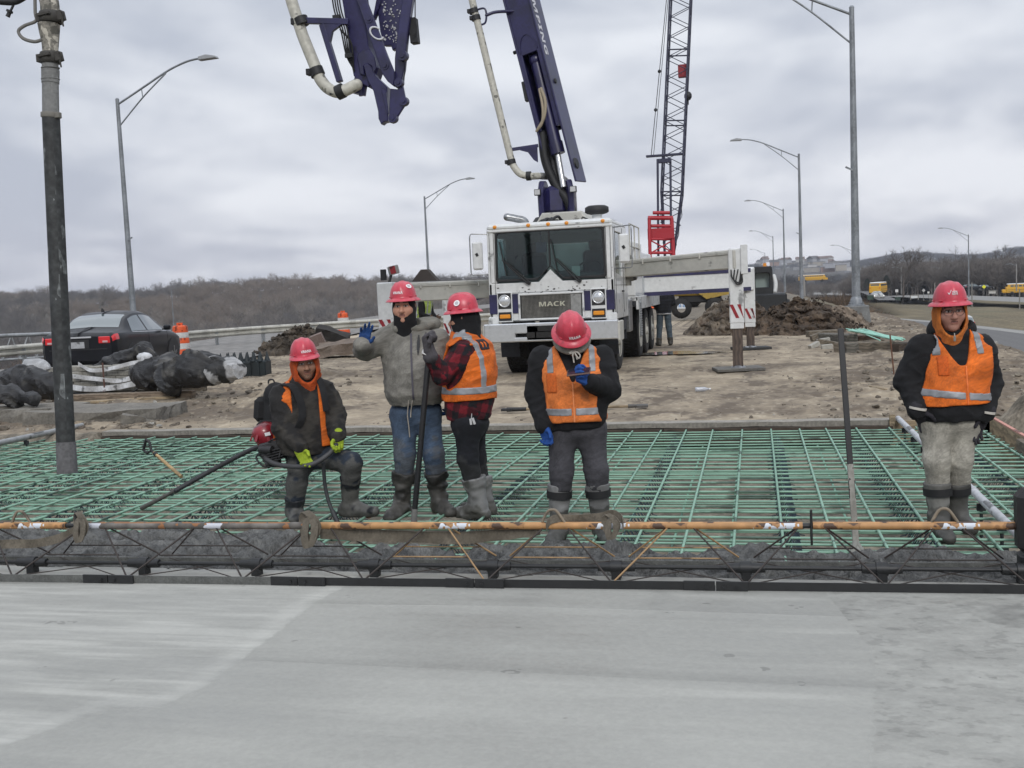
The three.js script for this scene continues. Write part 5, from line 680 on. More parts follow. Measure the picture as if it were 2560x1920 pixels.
// ---- head, in its own frame: origin between the eyes' height and ears, z to the front
function headGeo(o = {}) {
  const skin = (o.skin ?? C3(0.30, 0.155, 0.10)).clone().multiplyScalar(1.35), hair = C3(0.012, 0.010, 0.009);
  const parts = union(0.03, ellip(V(0, 0.03, -0.012), 0.077, 0.105, 0.097), ellip(V(0, -0.055, 0.022), 0.060 * (o.wide ?? 1), 0.068, 0.066));
  const cheeks = union(0.03, ellip(V(0.040, -0.028, 0.052), 0.034, 0.034, 0.034), ellip(V(-0.040, -0.028, 0.052), 0.034, 0.034, 0.034)), nose = cone(V(0, 0.006, 0.083), V(0, -0.034, 0.107), 0.009, 0.0155), nos = union(0.01, ellip(V(0.012, -0.037, 0.095), 0.011, 0.009, 0.012), ellip(V(-0.012, -0.037, 0.095), 0.011, 0.009, 0.012));
  const brow = cone(V(-0.036, 0.025, 0.072), V(0.036, 0.025, 0.072), 0.013, 0.013), up = cone(V(-0.017, -0.058, 0.084), V(0.017, -0.058, 0.084), 0.007, 0.007), lowl = cone(V(-0.014, -0.070, 0.083), V(0.014, -0.070, 0.083), 0.008, 0.008), chin = ellip(V(0, -0.103, 0.062), 0.026, 0.022, 0.022), neck = cone(V(0, -0.07, -0.015), V(0, -0.23, -0.045), 0.056, 0.062);
  const earL = ellip(V(0.080, -0.005, -0.012), 0.010, 0.030, 0.018), earR = ellip(V(-0.080, -0.005, -0.012), 0.010, 0.030, 0.018), eyeL = ellip(V(0.031, 0.004, 0.070), 0.0135, 0.0115, 0.0135), eyeR = ellip(V(-0.031, 0.004, 0.070), 0.0135, 0.0115, 0.0135), sockL = ellip(V(0.031, 0.006, 0.094), 0.021, 0.012, 0.018), sockR = ellip(V(-0.031, 0.006, 0.094), 0.021, 0.012, 0.018);
  const f = (x, y, z) => {
    let d = smin(parts(x, y, z), cheeks(x, y, z), 0.03); d = smin(d, brow(x, y, z), 0.015); d = smin(d, chin(x, y, z), 0.02); d = smax(d, -Math.min(sockL(x, y, z), sockR(x, y, z)), 0.012);
    d = smin(d, nose(x, y, z), 0.012); d = smin(d, nos(x, y, z), 0.008); d = smin(d, Math.min(up(x, y, z), lowl(x, y, z)), 0.006); d = smin(d, Math.min(earL(x, y, z), earR(x, y, z)), 0.008); d = Math.min(d, Math.min(eyeL(x, y, z), eyeR(x, y, z))); return smin(d, neck(x, y, z), 0.03);
  };
  return sdfMesh(f, V(-0.105, -0.235, -0.13), V(0.105, 0.15, 0.135), 0.0042, (x, y, z, c) => {
    const k = 1 + 0.10 * fbm3(x * 40, y * 40, z * 40, 2); c.copy(skin).multiplyScalar(k); const ax = Math.abs(x);
    if (z > 0.03) {
      const ey = Math.hypot((ax - 0.031) / 0.015, (y - 0.003) / 0.0062); if (ey < 1 && z > 0.07) { c.setRGB(0.50, 0.46, 0.42); if (Math.abs(ax - 0.031) < 0.0065) c.setRGB(0.02, 0.012, 0.01); } else if (Math.abs(y - 0.0105) < 0.004 && Math.abs(ax - 0.031) < 0.017) c.multiplyScalar(0.35);
      if (ax > 0.012 && ax < 0.053 && Math.abs(y - (0.026 + 0.006 * Math.cos((ax - 0.03) * 60))) < 0.0055) c.lerp(hair, 0.8);
      if (ax < 0.022 * (1 - 0.0) && y < -0.053 && y > -0.076 && z > 0.07) c.lerp(C3(0.26, 0.085, 0.07), 0.6); if (ax < 0.021 && Math.abs(y + 0.0635) < 0.0028) c.multiplyScalar(0.35);
      if (o.stubble && y < -0.045 && !(ax < 0.02 && y > -0.076 && y < -0.055) && n3(x * 500, y * 500, z * 500) > -0.3) c.lerp(hair, o.stubble * (y > -0.058 && ax < 0.026 ? 1.25 : y < -0.085 ? 1 : 0.45));
    }
    if (y > 0.05 || (z < -0.01 && y > -0.03)) c.lerp(hair, 0.9);
  });
}
const M_skin = vmat(0.62, { sheen: 0.2 });
// ---- hard hat, in the head's frame
function hardHat(parent, Hm, o = {}) {
  const brim = o.brim ?? ((a) => 0.040), Rx = 0.100, Rz = 0.119, h = 0.121, n = 56, rows = 18, P = [], I = [], y0 = 0.062;
  const prof = (el, a) => { const rr = Math.pow(Math.cos(el), 0.72), s = Math.sin(a), c = Math.cos(a), x = s * Rx * rr, z = c * Rz * rr; let lift = 0; const up = sstep(0.25, 0.9, el), rdg = Math.exp(-Math.pow(x / 0.020, 2)) + 0.55 * Math.exp(-Math.pow((Math.abs(x) - 0.047) / 0.010, 2)) * (z < 0.06 ? 1 : 0.3); lift = 0.0085 * rdg * up; const k = 1 + lift / 0.13; return V(x * k, y0 + Math.sin(el) * h * k + 0.004, z * k); };
  const ring = []; for (let j = 0; j <= rows; j++) ring.push((a) => prof((1 - j / rows) * Math.PI / 2 * 0.999, a));
  const off = (a, e, y) => { const s = Math.sin(a), c = Math.cos(a); return V(s * (Rx + e), y0 + y, c * (Rz + e)); };
  ring.push((a) => off(a, 0.005, 0.001), (a) => off(a, 0.006 + brim(a) * 0.5, -0.006), (a) => off(a, 0.006 + brim(a), -0.018 - brim(a) * 0.1), (a) => off(a, 0.005 + brim(a), -0.022 - brim(a) * 0.1), (a) => off(a, 0.002, -0.008), (a) => off(a, -0.008, 0.0));
  ring.forEach((f) => { for (let i = 0; i < n; i++) { const p = f(i / n * Math.PI * 2); P.push(p.x, p.y, p.z); } });
  for (let j = 0; j + 1 < ring.length; j++) for (let i = 0; i < n; i++) { const a = j * n + i, b = j * n + (i + 1) % n; I.push(a, a + n, b, b, a + n, b + n); }
  let g = new THREE.BufferGeometry(); g.setAttribute('position', new THREE.Float32BufferAttribute(P, 3)); g.setIndex(I); g.computeVertexNormals(); g = faceUV(plain(g)); g.applyMatrix4(Hm);
  const hm = mesh('hard_hat', g, M_hat, parent);
  const onDome = (px, py, lift = 0.002) => { const el = clamp(py, 0, 1.5), p = prof(el, px), c = V(0, y0, 0), d = sub(p, c).normalize(); return p.addScaledVector(d, lift); };
  if (o.word) { const t = text(o.word, o.size ?? 0.02, 0.0015), q = t.attributes.position; const rowsN = q.count; for (let i = 0; i < rowsN; i++) { const a = (o.at ?? 0) + q.getX(i) / 0.110, e = (o.el ?? 0.28) + q.getY(i) / 0.118, p = onDome(a, e, 0.002 + q.getZ(i)); q.setXYZ(i, p.x, p.y, p.z); } t.deleteAttribute('normal'); t.computeVertexNormals(); const gg = mb().add(t).geo(); gg.applyMatrix4(Hm); mesh('lettering', gg, M_decal, hm); }
  if (o.tick) { const b = mb(), a0 = o.tick[0], e0 = o.tick[1]; const at = (x, y) => onDome(a0 + x / 0.110, e0 + y / 0.118, 0.003); b.bar(at(-0.012, 0.004), at(-0.003, -0.008), 0.004, 0.002).bar(at(-0.003, -0.008), at(0.012, 0.020), 0.004, 0.002); const gg = b.geo(); gg.applyMatrix4(Hm); mesh('tick_mark', gg, M_decal, hm); }
  for (const [a, e, r, m] of o.stickers ?? []) { const p = onDome(a, e, 0.001), q = onDome(a, e, 0.004), gg = mb().cyl(p, q, r, r, 18).geo(); gg.applyMatrix4(Hm); mesh('sticker', gg, m ?? M_decal, hm); if (r > 0.018) { const p2 = onDome(a, e, 0.0041), q2 = onDome(a, e, 0.0052), g2 = mb().cyl(p2, q2, r * 0.62, r * 0.62, 12).geo(); g2.applyMatrix4(Hm); mesh('sticker', g2, mat(C3(0.42, 0.42, 0.43), 0.6), hm); } }
  for (const a of [0.85, -0.85, 1.6, -1.6]) { const gg = mb().add(chamferBox(0.03, 0.008, 0.008, 0.002), frameM(onDome(a, 0.06, 0.002), V(Math.sin(a), 0, Math.cos(a)))).geo(); gg.applyMatrix4(Hm); mesh('slot', gg, M_hat, hm); }
  return hm;
}
const hatTex = grain(512, (u, v) => { const a = tile(u, v, 8, 5), b = tile(u + 0.4, v, 30, 3); let k = 0.92 + 0.06 * b + (a > 0.2 ? -0.12 * clamp((a - 0.2) * 6) : 0); const w = a < -0.26 ? 0.12 : 0; return [k + w * 0.3, k + w, k + w]; }, true, 0.4);
const M_hat = mat(C3(0.60, 0.045, 0.075), 0.34, { map: hatTex, clearcoat: 0.25, clearcoatRoughness: 0.4 }), M_decal = mat(C3(0.78, 0.76, 0.76), 0.6);
// ---- gloved hand: wrist, direction of the fingers, direction to the thumb side
function handGeo(wrist, dir, thumb, curl = 0.3, o = {}) {
  const s = o.scale ?? 1, chains = [], cs = Math.cos, sn = Math.sin, spread = o.spread ?? 0.06;
  const bx = [0.030, 0.0105, -0.0095, -0.029], by = [0.088, 0.094, 0.090, 0.080], ln = [[0.042, 0.026, 0.020], [0.046, 0.029, 0.022], [0.042, 0.027, 0.021], [0.033, 0.021, 0.018]];
  for (let i = 0; i < 4; i++) { let p = V(bx[i], by[i], 0), a = 0; const sp = (1.5 - i) * spread, cc = Array.isArray(curl) ? curl[i] : curl; const js = [p]; for (let k = 0; k < 3; k++) { a += cc * [1.25, 1.5, 1.0][k]; const q = V(p.x + sn(sp) * ln[i][k] * cs(a), p.y + cs(a) * ln[i][k], p.z - sn(a) * ln[i][k]); js.push(q); p = q; } for (let k = 0; k < 3; k++) chains.push(cone(js[k], js[k + 1], 0.0112 - k * 0.0008, 0.0104 - k * 0.0010)); }
  const tc = o.thumb ?? 0.35, t0 = V(0.026, 0.022, -0.006), t1 = V(0.026 + 0.036 * cs(tc), 0.022 + 0.034, -0.006 - 0.036 * sn(tc)), t2 = add(t1, V(0.012 * cs(tc * 2), 0.030, -0.018 * sn(tc * 1.4))); chains.push(cone(t0, t1, 0.0165, 0.0125), cone(t1, t2, 0.0125, 0.0105));
  const palm = (x, y, z) => { const qx = Math.abs(x) - 0.030, qy = Math.abs(y - 0.046) - 0.036, qz = Math.abs(z) - 0.004; return Math.hypot(Math.max(qx, 0), Math.max(qy, 0), Math.max(qz, 0)) + Math.min(Math.max(qx, qy, qz), 0) - 0.0135; };
  const cuff = cone(V(0, -0.022, 0), V(0, 0.02, 0), (o.cuff ?? 0.038) * 0.88, 0.030);
  const f = (x, y, z) => { let d = palm(x, y, z); for (const c of chains) d = smin(d, c(x, y, z), 0.006); return smin(d, cuff(x, y, z), 0.02) + 0.0012 * n3(x * 90, y * 90, z * 90); };
  const g = sdfMesh(f, V(-0.07, -0.10, -0.11), V(0.10, 0.215, 0.06), 0.0046, o.colour);
  const y = dir.clone().normalize(), x = thumb.clone().addScaledVector(y, -thumb.dot(y)).normalize(), z = o.flip ? y.clone().cross(x) : x.clone().cross(y), m = new THREE.Matrix4().makeBasis(x.multiplyScalar(s), y.multiplyScalar(s), z.multiplyScalar(s)).setPosition(wrist);
  g.applyMatrix4(m); if (m.determinant() < 0) { const ix = g.index.array; for (let i = 0; i < ix.length; i += 3) { const t = ix[i + 1]; ix[i + 1] = ix[i + 2]; ix[i + 2] = t; } } return g;
}
// ---- cloth: a distance field with folds
const folds = (f, amp = 0.006, sc = 13, joints = []) => (x, y, z) => {
  const d = f(x, y, z); if (Math.abs(d) > 0.08) return d;
  const rg = 1 - 1.6 * Math.abs(n3(x * sc * 0.8 + y * sc * 0.9 + 9, y * sc * 1.5 - x * sc * 0.5, z * sc * 0.8)); let w = amp * (0.7 * n3(x * sc * 0.6, y * sc, z * sc * 0.6) - 1.1 * rg * rg * rg + 0.35); for (const [p, dir, R, a] of joints) { const ex = x - p.x, ey = y - p.y, ez = z - p.z, q = (ex * ex + ey * ey + ez * ez) / (R * R); if (q < 4) w += 0.6 * a * Math.exp(-q) * Math.sin((ex * dir.x + ey * dir.y + ez * dir.z) * 105 + 5 * n3(x * 9, y * 9, z * 9)) * (0.4 + 1.2 * Math.abs(n3(x * 13 + 5, y * 7, z * 13))); } return d + w;
};
const bound = (pts, pad) => { const b = new THREE.Box3().setFromPoints(pts); return [b.min.subScalar(pad), b.max.addScalar(pad)]; };
const mudColour = (base, mud, y0, y1, amt = 1) => (x, y, z, c) => { const k = fbm3(x * 11, y * 11, z * 11, 4), t = sstep(y1, y0, y); c.copy(base).multiplyScalar(1 + 0.30 * k); if (k + t * 0.8 - 0.35 > 0) c.lerp(mud, clamp((k + t * 0.8 - 0.35) * 6) * amt); };
const MUD = C3(0.15, 0.145, 0.13), M_cloth = vmat(0.95, { map: T.cloth, bump: T.clothBump, bs: 0.003, sheen: 0.25, sheenRoughness: 0.8 }), M_rubber = vmat(0.6, { map: T.grime, bump: T.rough, bs: 0.002 }), M_glove = vmat(0.85, { map: T.cloth }), M_hivis = vmat(0.8, { map: T.cloth, bump: T.clothBump, bs: 0.0015 }), M_tape = mat(C3(0.40, 0.41, 0.43), 0.45, { metal: 0.15, map: T.grime });
function legs(p, L, o) {                                           // trousers and boots along two leg chains [hip, knee, ankle, toe]
  const f0 = [], ft = o.fat ?? 1; for (const l of L) f0.push(cone(l[0], l[1], 0.098 * ft, 0.078 * ft), cone(l[1], l[2], 0.078 * ft, (o.cuff ?? 0.066)));
  const hip = lerp(L[0][0], L[1][0], 0.5), sd = sub(L[1][0], L[0][0]).normalize(), pel = ellip(add(hip, V(0, 0.03, 0)), o.pw ?? 0.185, 0.13, o.pd ?? 0.135, sd, UP, sd.clone().cross(UP));
  const yEnd = L.map((l) => l[3]), u = union(0.035, ...f0.slice(0, 2)), u2 = union(0.035, ...f0.slice(2)), bt = L.map((l) => l.boot ?? lerp(l[1], l[2], 0.35));
  const cut = (x, y, z) => { let d = smin(u(x, y, z), u2(x, y, z), 0.02); d = smin(d, pel(x, y, z), 0.06); return d; };
  const limit = (f) => (x, y, z) => { let d = f(x, y, z); const a = L.map((l, i) => { const ax = sub(l[2], l[1]).normalize(); return (x - bt[i].x) * ax.x + (y - bt[i].y) * ax.y + (z - bt[i].z) * ax.z; }), near = u(x, y, z) < u2(x, y, z) ? 0 : 1; return Math.max(d, Math.min(a[near], 0.3) - 0.035); };
  const js = L.flatMap((l) => [[l[1], sub(l[2], l[0]).normalize(), 0.11, 0.0055], [lerp(l[1], l[2], 0.4), sub(l[2], l[1]).normalize(), 0.09, 0.007], [l[0], V(0.5, 1, 0).normalize(), 0.1, 0.004]]);
  const all = L.flatMap((l) => [l[0], l[1], l[2]]), [lo, hi] = bound(all, 0.2); mesh('trousers', sdfMesh(limit(folds(cut, 0.005, 13, js)), lo, hi, o.cell ?? 0.011, o.colour), M_cloth, p);
  L.forEach((l, i) => {
    const toe = l[3], heel = add(l[2], V(0, 0, 0)), fd = sub(toe, l[2]).setY(0).normalize(), hl = l[2].clone().addScaledVector(fd, -0.05).setY(toe.y + 0.045), tp = toe.clone().setY(toe.y + 0.045), top = bt[i], R = o.bootR ?? 0.074;
    const sole = toe.y, sh = cone(top, l[2], R, 0.058), ft1 = cone(hl, tp, 0.050, 0.043), ins = cone(l[2], lerp(hl, tp, 0.72), 0.06, 0.036), rim = cone(add(top, V(0, 0.0, 0)), top.clone().addScaledVector(sub(l[2], top).normalize(), 0.03), R + 0.006, R + 0.004);
    const f = (x, y, z) => { let d = smin(sh(x, y, z), ft1(x, y, z), 0.05); d = smin(d, ins(x, y, z), 0.05); d = Math.min(d, rim(x, y, z)); const a = sub(l[2], top).normalize(), k = (x - top.x) * a.x + (y - top.y) * a.y + (z - top.z) * a.z; d = Math.max(d, -k - 0.004); d = smax(d, sole - y, 0.01); return d + (o.bootFold ?? 0.005) * n3(x * 16, y * 26, z * 16) + 0.004 * n3(x * 50, y * 50, z * 50) * sstep(sole + 0.16, sole + 0.05, y); };
    const [a, b] = bound([top, l[2], toe, hl], 0.11); mesh('boot', sdfMesh(f, a, b, 0.009, o.bootColour?.(l, i, top) ?? mudColour(C3(0.05, 0.05, 0.048), MUD, l[2].y - 0.05, l[2].y + 0.25)), M_rubber, p);
    if (o.strap) { const q = lerp(top, l[2], 0.22), ax = sub(l[2], top).normalize(), g = mb().add(new THREE.CylinderGeometry(R + 0.010, R + 0.009, 0.05, 20, 1, true), new THREE.Matrix4().compose(q, new THREE.Quaternion().setFromUnitVectors(UP, ax.clone().negate()), V(1, 1, 1))); g.build('boot_strap', black, p); }
  });
}
function garment(p, name, torso, arms, o) {
  const f0 = [torso]; for (const a of arms) { f0.push(cone(a[0], a[1], o.up ?? 0.078, o.el ?? 0.064), cone(a[1], a[2], o.el ?? 0.064, o.wr ?? 0.048)); }
  const arm = arms.map((_, i) => union(0.03, f0[1 + 2 * i], f0[2 + 2 * i])), f = (x, y, z) => { let d = torso(x, y, z); for (const a of arm) d = smin(d, a(x, y, z), 0.045); return d; };
  const js = arms.flatMap((a) => [[a[1], sub(a[2], a[0]).normalize(), 0.10, 0.006], [lerp(a[1], a[2], 0.6), sub(a[2], a[1]).normalize(), 0.09, 0.005]]);
  const pts = [...arms.flat(), ...o.pts], [lo, hi] = bound(pts, 0.20), g = sdfMesh(folds(f, o.amp ?? 0.006, o.sc ?? 12, js), lo, hi, o.cell ?? 0.011, o.colour); mesh(name, g, o.mat ?? M_cloth, p); return f;
}
// a sleeveless vest: the torso grown a little, cut by arm holes, neck and hem; stripes are bands of the same surface lying on it
function vest(p, torso, arms, c, sd, fw, o) {
  const hole = arms.map((a) => { const d = sub(a[1], a[0]).normalize(); return cone(a[0].clone().addScaledVector(d, o.holeIn ?? 0.0).addScaledVector(sd, 0), a[0].clone().addScaledVector(d, 0.34), o.hole ?? 0.098, 0.14); });
  const co = (x, y, z) => [(x - c.x) * sd.x + (z - c.z) * sd.z, y, (x - c.x) * fw.x + (z - c.z) * fw.z];
  const base = folds((x, y, z) => torso(x, y, z) - 0.016, 0.006, 10), cut = (x, y, z) => { let d = base(x, y, z); for (const h of hole) d = smax(d, -h(x, y, z), 0.012); const [s, yy, f] = co(x, y, z); d = Math.max(d, o.y0 - y + 0.008 * n3(x * 8, 0, z * 8)); return Math.max(d, o.neck(s, yy, f)); };
  const [lo, hi] = bound(o.pts, 0.22), v = mesh('vest', sdfMesh(cut, lo, hi, 0.0085, o.colour ?? ((x, y, z, cc) => { const k = fbm3(x * 9, y * 9, z * 9, 3); cc.setRGB(0.98, 0.20, 0.012).multiplyScalar(1 + 0.10 * k); if (o.dirt && fbm3(x * 14 + 5, y * 14, z * 14, 4) > 0.27) cc.lerp(C3(0.25, 0.09, 0.03), 0.45); })), M_hivis, p);
  const shell = (name, band, m, lift = 0.004, cell = 0.0075) => { const f = (x, y, z) => { let d = base(x, y, z) - lift; for (const h of hole) d = Math.max(d, -h(x, y, z) + 0.004); const [s, yy, ff] = co(x, y, z); return Math.max(d, -(base(x, y, z) + 0.012), band(s, yy, ff), o.neck(s, yy, ff) + 0.004, o.y0 - y + 0.006); }; const g = sdfMesh(f, lo, hi, cell); if (g.index.count) mesh(name, g, m, v); };
  for (const b of o.bands) shell('reflective_stripe', b, M_tape);
  for (const [n, b, m] of o.extras ?? []) shell(n, b, m, 0.008);
  return v;
}
function skinBody(p, Hm, chain, arms, L, o) {                       // one continuous figure under the clothes
  const head = headGeo(o); head.applyMatrix4(Hm); const fs = [...chain]; for (const a of arms) fs.push(cone(a[0], a[1], 0.05, 0.04), cone(a[1], a[2], 0.04, 0.028)); for (const l of L) fs.push(cone(l[0], l[1], 0.075, 0.055), cone(l[1], l[2], 0.055, 0.038), cone(l[2], lerp(l[2], l[3], 0.8), 0.038, 0.028));
  const all = [...arms.flat(), ...L.flat(), o.neckTop], [lo, hi] = bound(all, 0.1), g = sdfMesh(union(0.05, ...fs), lo, hi, 0.022, (x, y, z, c) => c.copy(o.skin ?? C3(0.3, 0.155, 0.1)));
  for (const q of [head, g]) for (const k of Object.keys(q.attributes)) if (!['position', 'normal', 'uv', 'color'].includes(k)) q.deleteAttribute(k);
  return mesh('body', mergeGeometries([head, g]), M_skin, p);
}
function hood(p, Hm, name, out, open, colourF, m = M_cloth, o = {}) {
  const inner = ellip(V(0, out[1] + 0.004, out[2] ), out[3] - 0.014, out[4] - 0.014, out[5] - 0.012), outer = ellip(V(0, out[1], out[2]), out[3], out[4], out[5]), op = ellip(V(0, open[0], open[1]), open[2], open[3], open[4]), nk = cone(V(0, -0.14, -0.02), V(0, -0.26, -0.04), o.n0 ?? 0.085, o.n1 ?? 0.115), nki = cone(V(0, -0.1, -0.015), V(0, -0.30, -0.04), 0.062, 0.066);
  const f = (x, y, z) => { let d = smin(outer(x, y, z), nk(x, y, z), 0.05) + (o.amp ?? 0.004) * n3(x * 28, y * 28, z * 28); d = smax(d, -inner(x, y, z), 0.006); d = Math.max(d, -nki(x, y, z)); d = smax(d, -op(x, y, z), 0.008); d = Math.max(d, y - 0.068); return d; };
  const g = sdfMesh(f, V(-0.18, -0.40, -0.2), V(0.18, 0.17, 0.18), 0.0062, colourF); g.applyMatrix4(Hm); return mesh(name, g, m, p);
}
const flat = (c) => (x, y, z, k) => { k.copy(c).multiplyScalar(1 + 0.22 * fbm3(x * 16, y * 16, z * 16, 3)); };
function personBase(label, depth, u, v, y) { const b = gp(u, v, y); const t = thing('person', label, 'person', b); const J = (ax, ay, dz = 0) => sub(dp(ax, ay, depthOf(b) - dz), b); return [t, J, b]; }
const ZP = (ox, oy, s) => (J) => (x, y, dz = 0) => J(ox + x / s, oy + y / s, dz);

// ---------- worker with the backpack vibrator
{
  const [t, J0, B] = personBase('worker in red hard hat and orange hood carrying a red backpack vibrator, neon yellow gloves', 0, 770, 1300, -0.10), J = ZP(640, 680, 2.5917)(J0);
  const fw = facing(16), sd = RIMG.clone().multiplyScalar(Math.cos(0.28)).addScaledVector(TOCAM, -Math.sin(0.28));
  const Hm = frameM(J(318, 588, 0.12), add(facing(16), V(0, -0.06, 0)), V(-0.10, 1, 0)), arms = [[J(172, 800, 0.10), J(182, 1005, 0.16), J(288, 1138, 0.27)], [J(440, 775, 0.02), J(515, 930, 0.04), J(530, 1060, 0.22)]];
  const L = [[J(290, 1195, 0), J(262, 1380, 0.10), J(248, 1545, 0.04), J(262, 1612, 0.17)], [J(400, 1185, 0.02), J(618, 1238, 0.22), J(606, 1535, 0.06), J(765, 1585, 0.16)]]; L[0].boot = J(255, 1462, 0.07); L[1].boot = J(612, 1330, 0.16); for (const l of L) l[3].y = 0.0; L[1][3].y = 0.03;
  const T1 = [[J(340, 1175, 0.05), 0.20, 0.15], [J(330, 1090, 0.05), 0.235, 0.165], [J(310, 950, 0.05), 0.225, 0.16], [J(300, 820, 0.06), 0.225, 0.14], [J(302, 740, 0.05), 0.195, 0.11], [J(312, 690, 0.06), 0.10, 0.09], [J(316, 655, 0.07), 0.08, 0.08]];
  const torso = loft(T1, sd, fw), pts = T1.map((a) => a[0]); skinBody(t, Hm, [loft(T1.map(([c, a, b]) => [c, a * 0.75, b * 0.75]), sd, fw)], arms, L, { skin: C3(0.25, 0.13, 0.085), stubble: 0.55, neckTop: J(316, 640, 0.07) });
  garment(t, 'jacket', torso, arms, { pts, up: 0.092, el: 0.084, wr: 0.056, amp: 0.009, colour: mudColour(C3(0.030, 0.028, 0.027), C3(0.085, 0.075, 0.060), 0.3, 1.6, 0.5) });
  legs(t, L, { colour: mudColour(C3(0.030, 0.042, 0.062), MUD, 0.2, 0.75, 0.75), cuff: 0.068, bootColour: (l, i, top) => mudColour(i ? C3(0.014, 0.016, 0.022) : C3(0.022, 0.025, 0.03), C3(0.13, 0.128, 0.118), top.y - 0.16, top.y + 0.03) });
  const c = J(310, 850, 0.05); vest(t, torso, arms, c, sd, fw, { y0: J(0, 1130).y, hole: 0.10, pts, neck: (s, y, f) => f > 0 ? Math.max(0.100 - Math.abs(s), Math.abs(s) - 0.185) : -1, bands: [] });
  hood(t, Hm, 'hood', [0, -0.03, -0.015, 0.112, 0.165, 0.122], [-0.045, 0.11, 0.070, 0.105, 0.12], flat(C3(0.72, 0.115, 0.02)), M_cloth, { amp: 0.008, n1: 0.10 });
  hardHat(t, Hm, { word: 'VRANA', size: 0.019, at: 0.12, el: 0.26, brim: (a) => 0.006 + 0.036 * Math.pow(Math.max(0, Math.cos(a)), 1.2) });
  const neon = flat(C3(0.50, 0.66, 0.035)); mesh('glove', handGeo(J(282, 1150, 0.27), sub(J(355, 1275, 0.30), J(282, 1150, 0.27)), RIMG.clone().add(V(0, 0.3, 0)), [0.28, 0.34, 0.42, 0.5], { colour: neon, cuff: 0.044, scale: 1.04, thumb: 0.9 }), M_glove, t); mesh('glove', handGeo(J(532, 1062, 0.23), V(-0.05, -1, 0).addScaledVector(TOCAM, 0.25), RIMG.clone().negate().add(V(0, 0, 0.2)), 0.75, { colour: neon, cuff: 0.044, thumb: 1.0, flip: true }), M_glove, t);
  // backpack vibrator: pack, straps, engine, frame, hose
  const bp = thing('backpack_vibrator', 'red engine backpack concrete vibrator worn by the orange-hooded worker', 'concrete vibrator', B), K = J, pack = mb();
  const pk = K(110, 840, -0.16); pack.ball(V(pk.x + 0.03, pk.y + 0.04, pk.z), 0.105, 14, 1.0, 1.1, 0.75).box(0.20, 0.34, 0.15, pk.x + 0.03, pk.y - 0.06, pk.z, 0, 0.5, -0.12, 0.07).box(0.14, 0.2, 0.08, pk.x - 0.09, pk.y - 0.06, pk.z, 0, 0.5, -0.12, 0.035).box(0.26, 0.3, 0.10, K(120, 1080, -0.12).x, K(120, 1080, -0.12).y, K(120, 1080, -0.12).z, 0, 0.5, 0, 0.03); pack.build('pack', mat(C3(0.02, 0.02, 0.022), 0.9, { map: T.cloth, bump: T.clothBump, bs: 0.004 }), bp);
  mb().tube([K(80, 720, -0.12), K(85, 700, -0.12), K(110, 698, -0.12), K(120, 718, -0.12)], 0.007, 6).build('grab_loop', black, bp);
  const strapM = mat(C3(0.018, 0.018, 0.02), 0.9, { map: T.cloth }), sp = (pts, w) => { const P = new THREE.CatmullRomCurve3(pts.map((q) => K(...q))).getPoints(24); mb().ribbon(P, w, 0.014, P.map(() => sd.clone().add(V(0, 0.15, 0)))).build('strap', strapM, bp); };
  sp([[140, 790, -0.02], [165, 735, 0.12], [235, 740, 0.22], [285, 830, 0.235], [300, 900, 0.235], [292, 960, 0.235], [240, 1060, 0.20]], 0.055); sp([[395, 680, 0.06], [420, 720, 0.16], [440, 800, 0.20], [455, 900, 0.19]], 0.045);
  const en = K(60, 1050, -0.02), eg = mb(); eg.lathe([[0, 0.09], [0.05, 0.085], [0.085, 0.06], [0.095, 0.01], [0.095, -0.05], [0.085, -0.07], [0, -0.07]], new THREE.Matrix4().makeTranslation(en.x, en.y, en.z).multiply(M4(0, 0, 0, 0.2, 0.2, 0.45)), 24); for (let i = 0; i < 7; i++) { const a = i / 7 * 6.28; eg.box(0.012, 0.10, 0.022, en.x + Math.cos(a) * 0.094, en.y, en.z + Math.sin(a) * 0.094, 0, -a, 0.45); } eg.build('engine_cowl', mat(C3(0.30, 0.010, 0.022), 0.4, { map: T.grime, clearcoat: 0.4 }), bp);
  { const q = K(75, 1050, 0.085); mb().box(0.045, 0.025, 0.004, q.x, q.y, q.z, 0.1, 0.1, 0.2).build('label_plate', mat(C3(0.7, 0.7, 0.7), 0.6), bp); const e = mb(), m = K(105, 1155, 0.02); e.box(0.16, 0.15, 0.14, m.x, m.y, m.z, 0, 0.3, 0.2).cyl(add(m, V(-0.06, 0.02, 0.08)), add(m, V(0.05, 0.02, 0.10)), 0.03).cyl(add(m, V(-0.02, -0.1, 0.06)), add(m, V(0.08, -0.06, 0.06)), 0.035); for (let i = 0; i < 5; i++) e.box(0.13, 0.008, 0.10, m.x + 0.06, m.y - 0.06 + i * 0.02, m.z + 0.05, 0, 0.3, 0.2); e.build('engine_block', mat(C3(0.05, 0.05, 0.052), 0.5, { metal: 0.4, map: T.scuff }), bp); }
  mb().tube([K(62, 1185, 0.05), K(75, 1215, 0.12), K(130, 1245, 0.2), K(210, 1258, 0.27), K(300, 1260, 0.33), K(390, 1235, 0.34), K(470, 1180, 0.31), K(515, 1125, 0.26), K(530, 1110, 0.22)], 0.019, 10, 60).build('handle_tube', mat(C3(0.06, 0.06, 0.062), 0.6, { map: T.scuff }), bp);
  mb().tube([K(95, 1140, 0.0), K(20, 1180, 0.0), K(2, 1205, 0.03), K(30, 1245, 0.06), K(60, 1262, 0.08), K(130, 1258, 0.12)], 0.008, 6, 40).tube([K(60, 1140, 0.05), K(100, 1090, 0.1), K(170, 1085, 0.1), K(150, 1200, 0.14)], 0.007, 6, 30).build('frame_rod', black, bp);
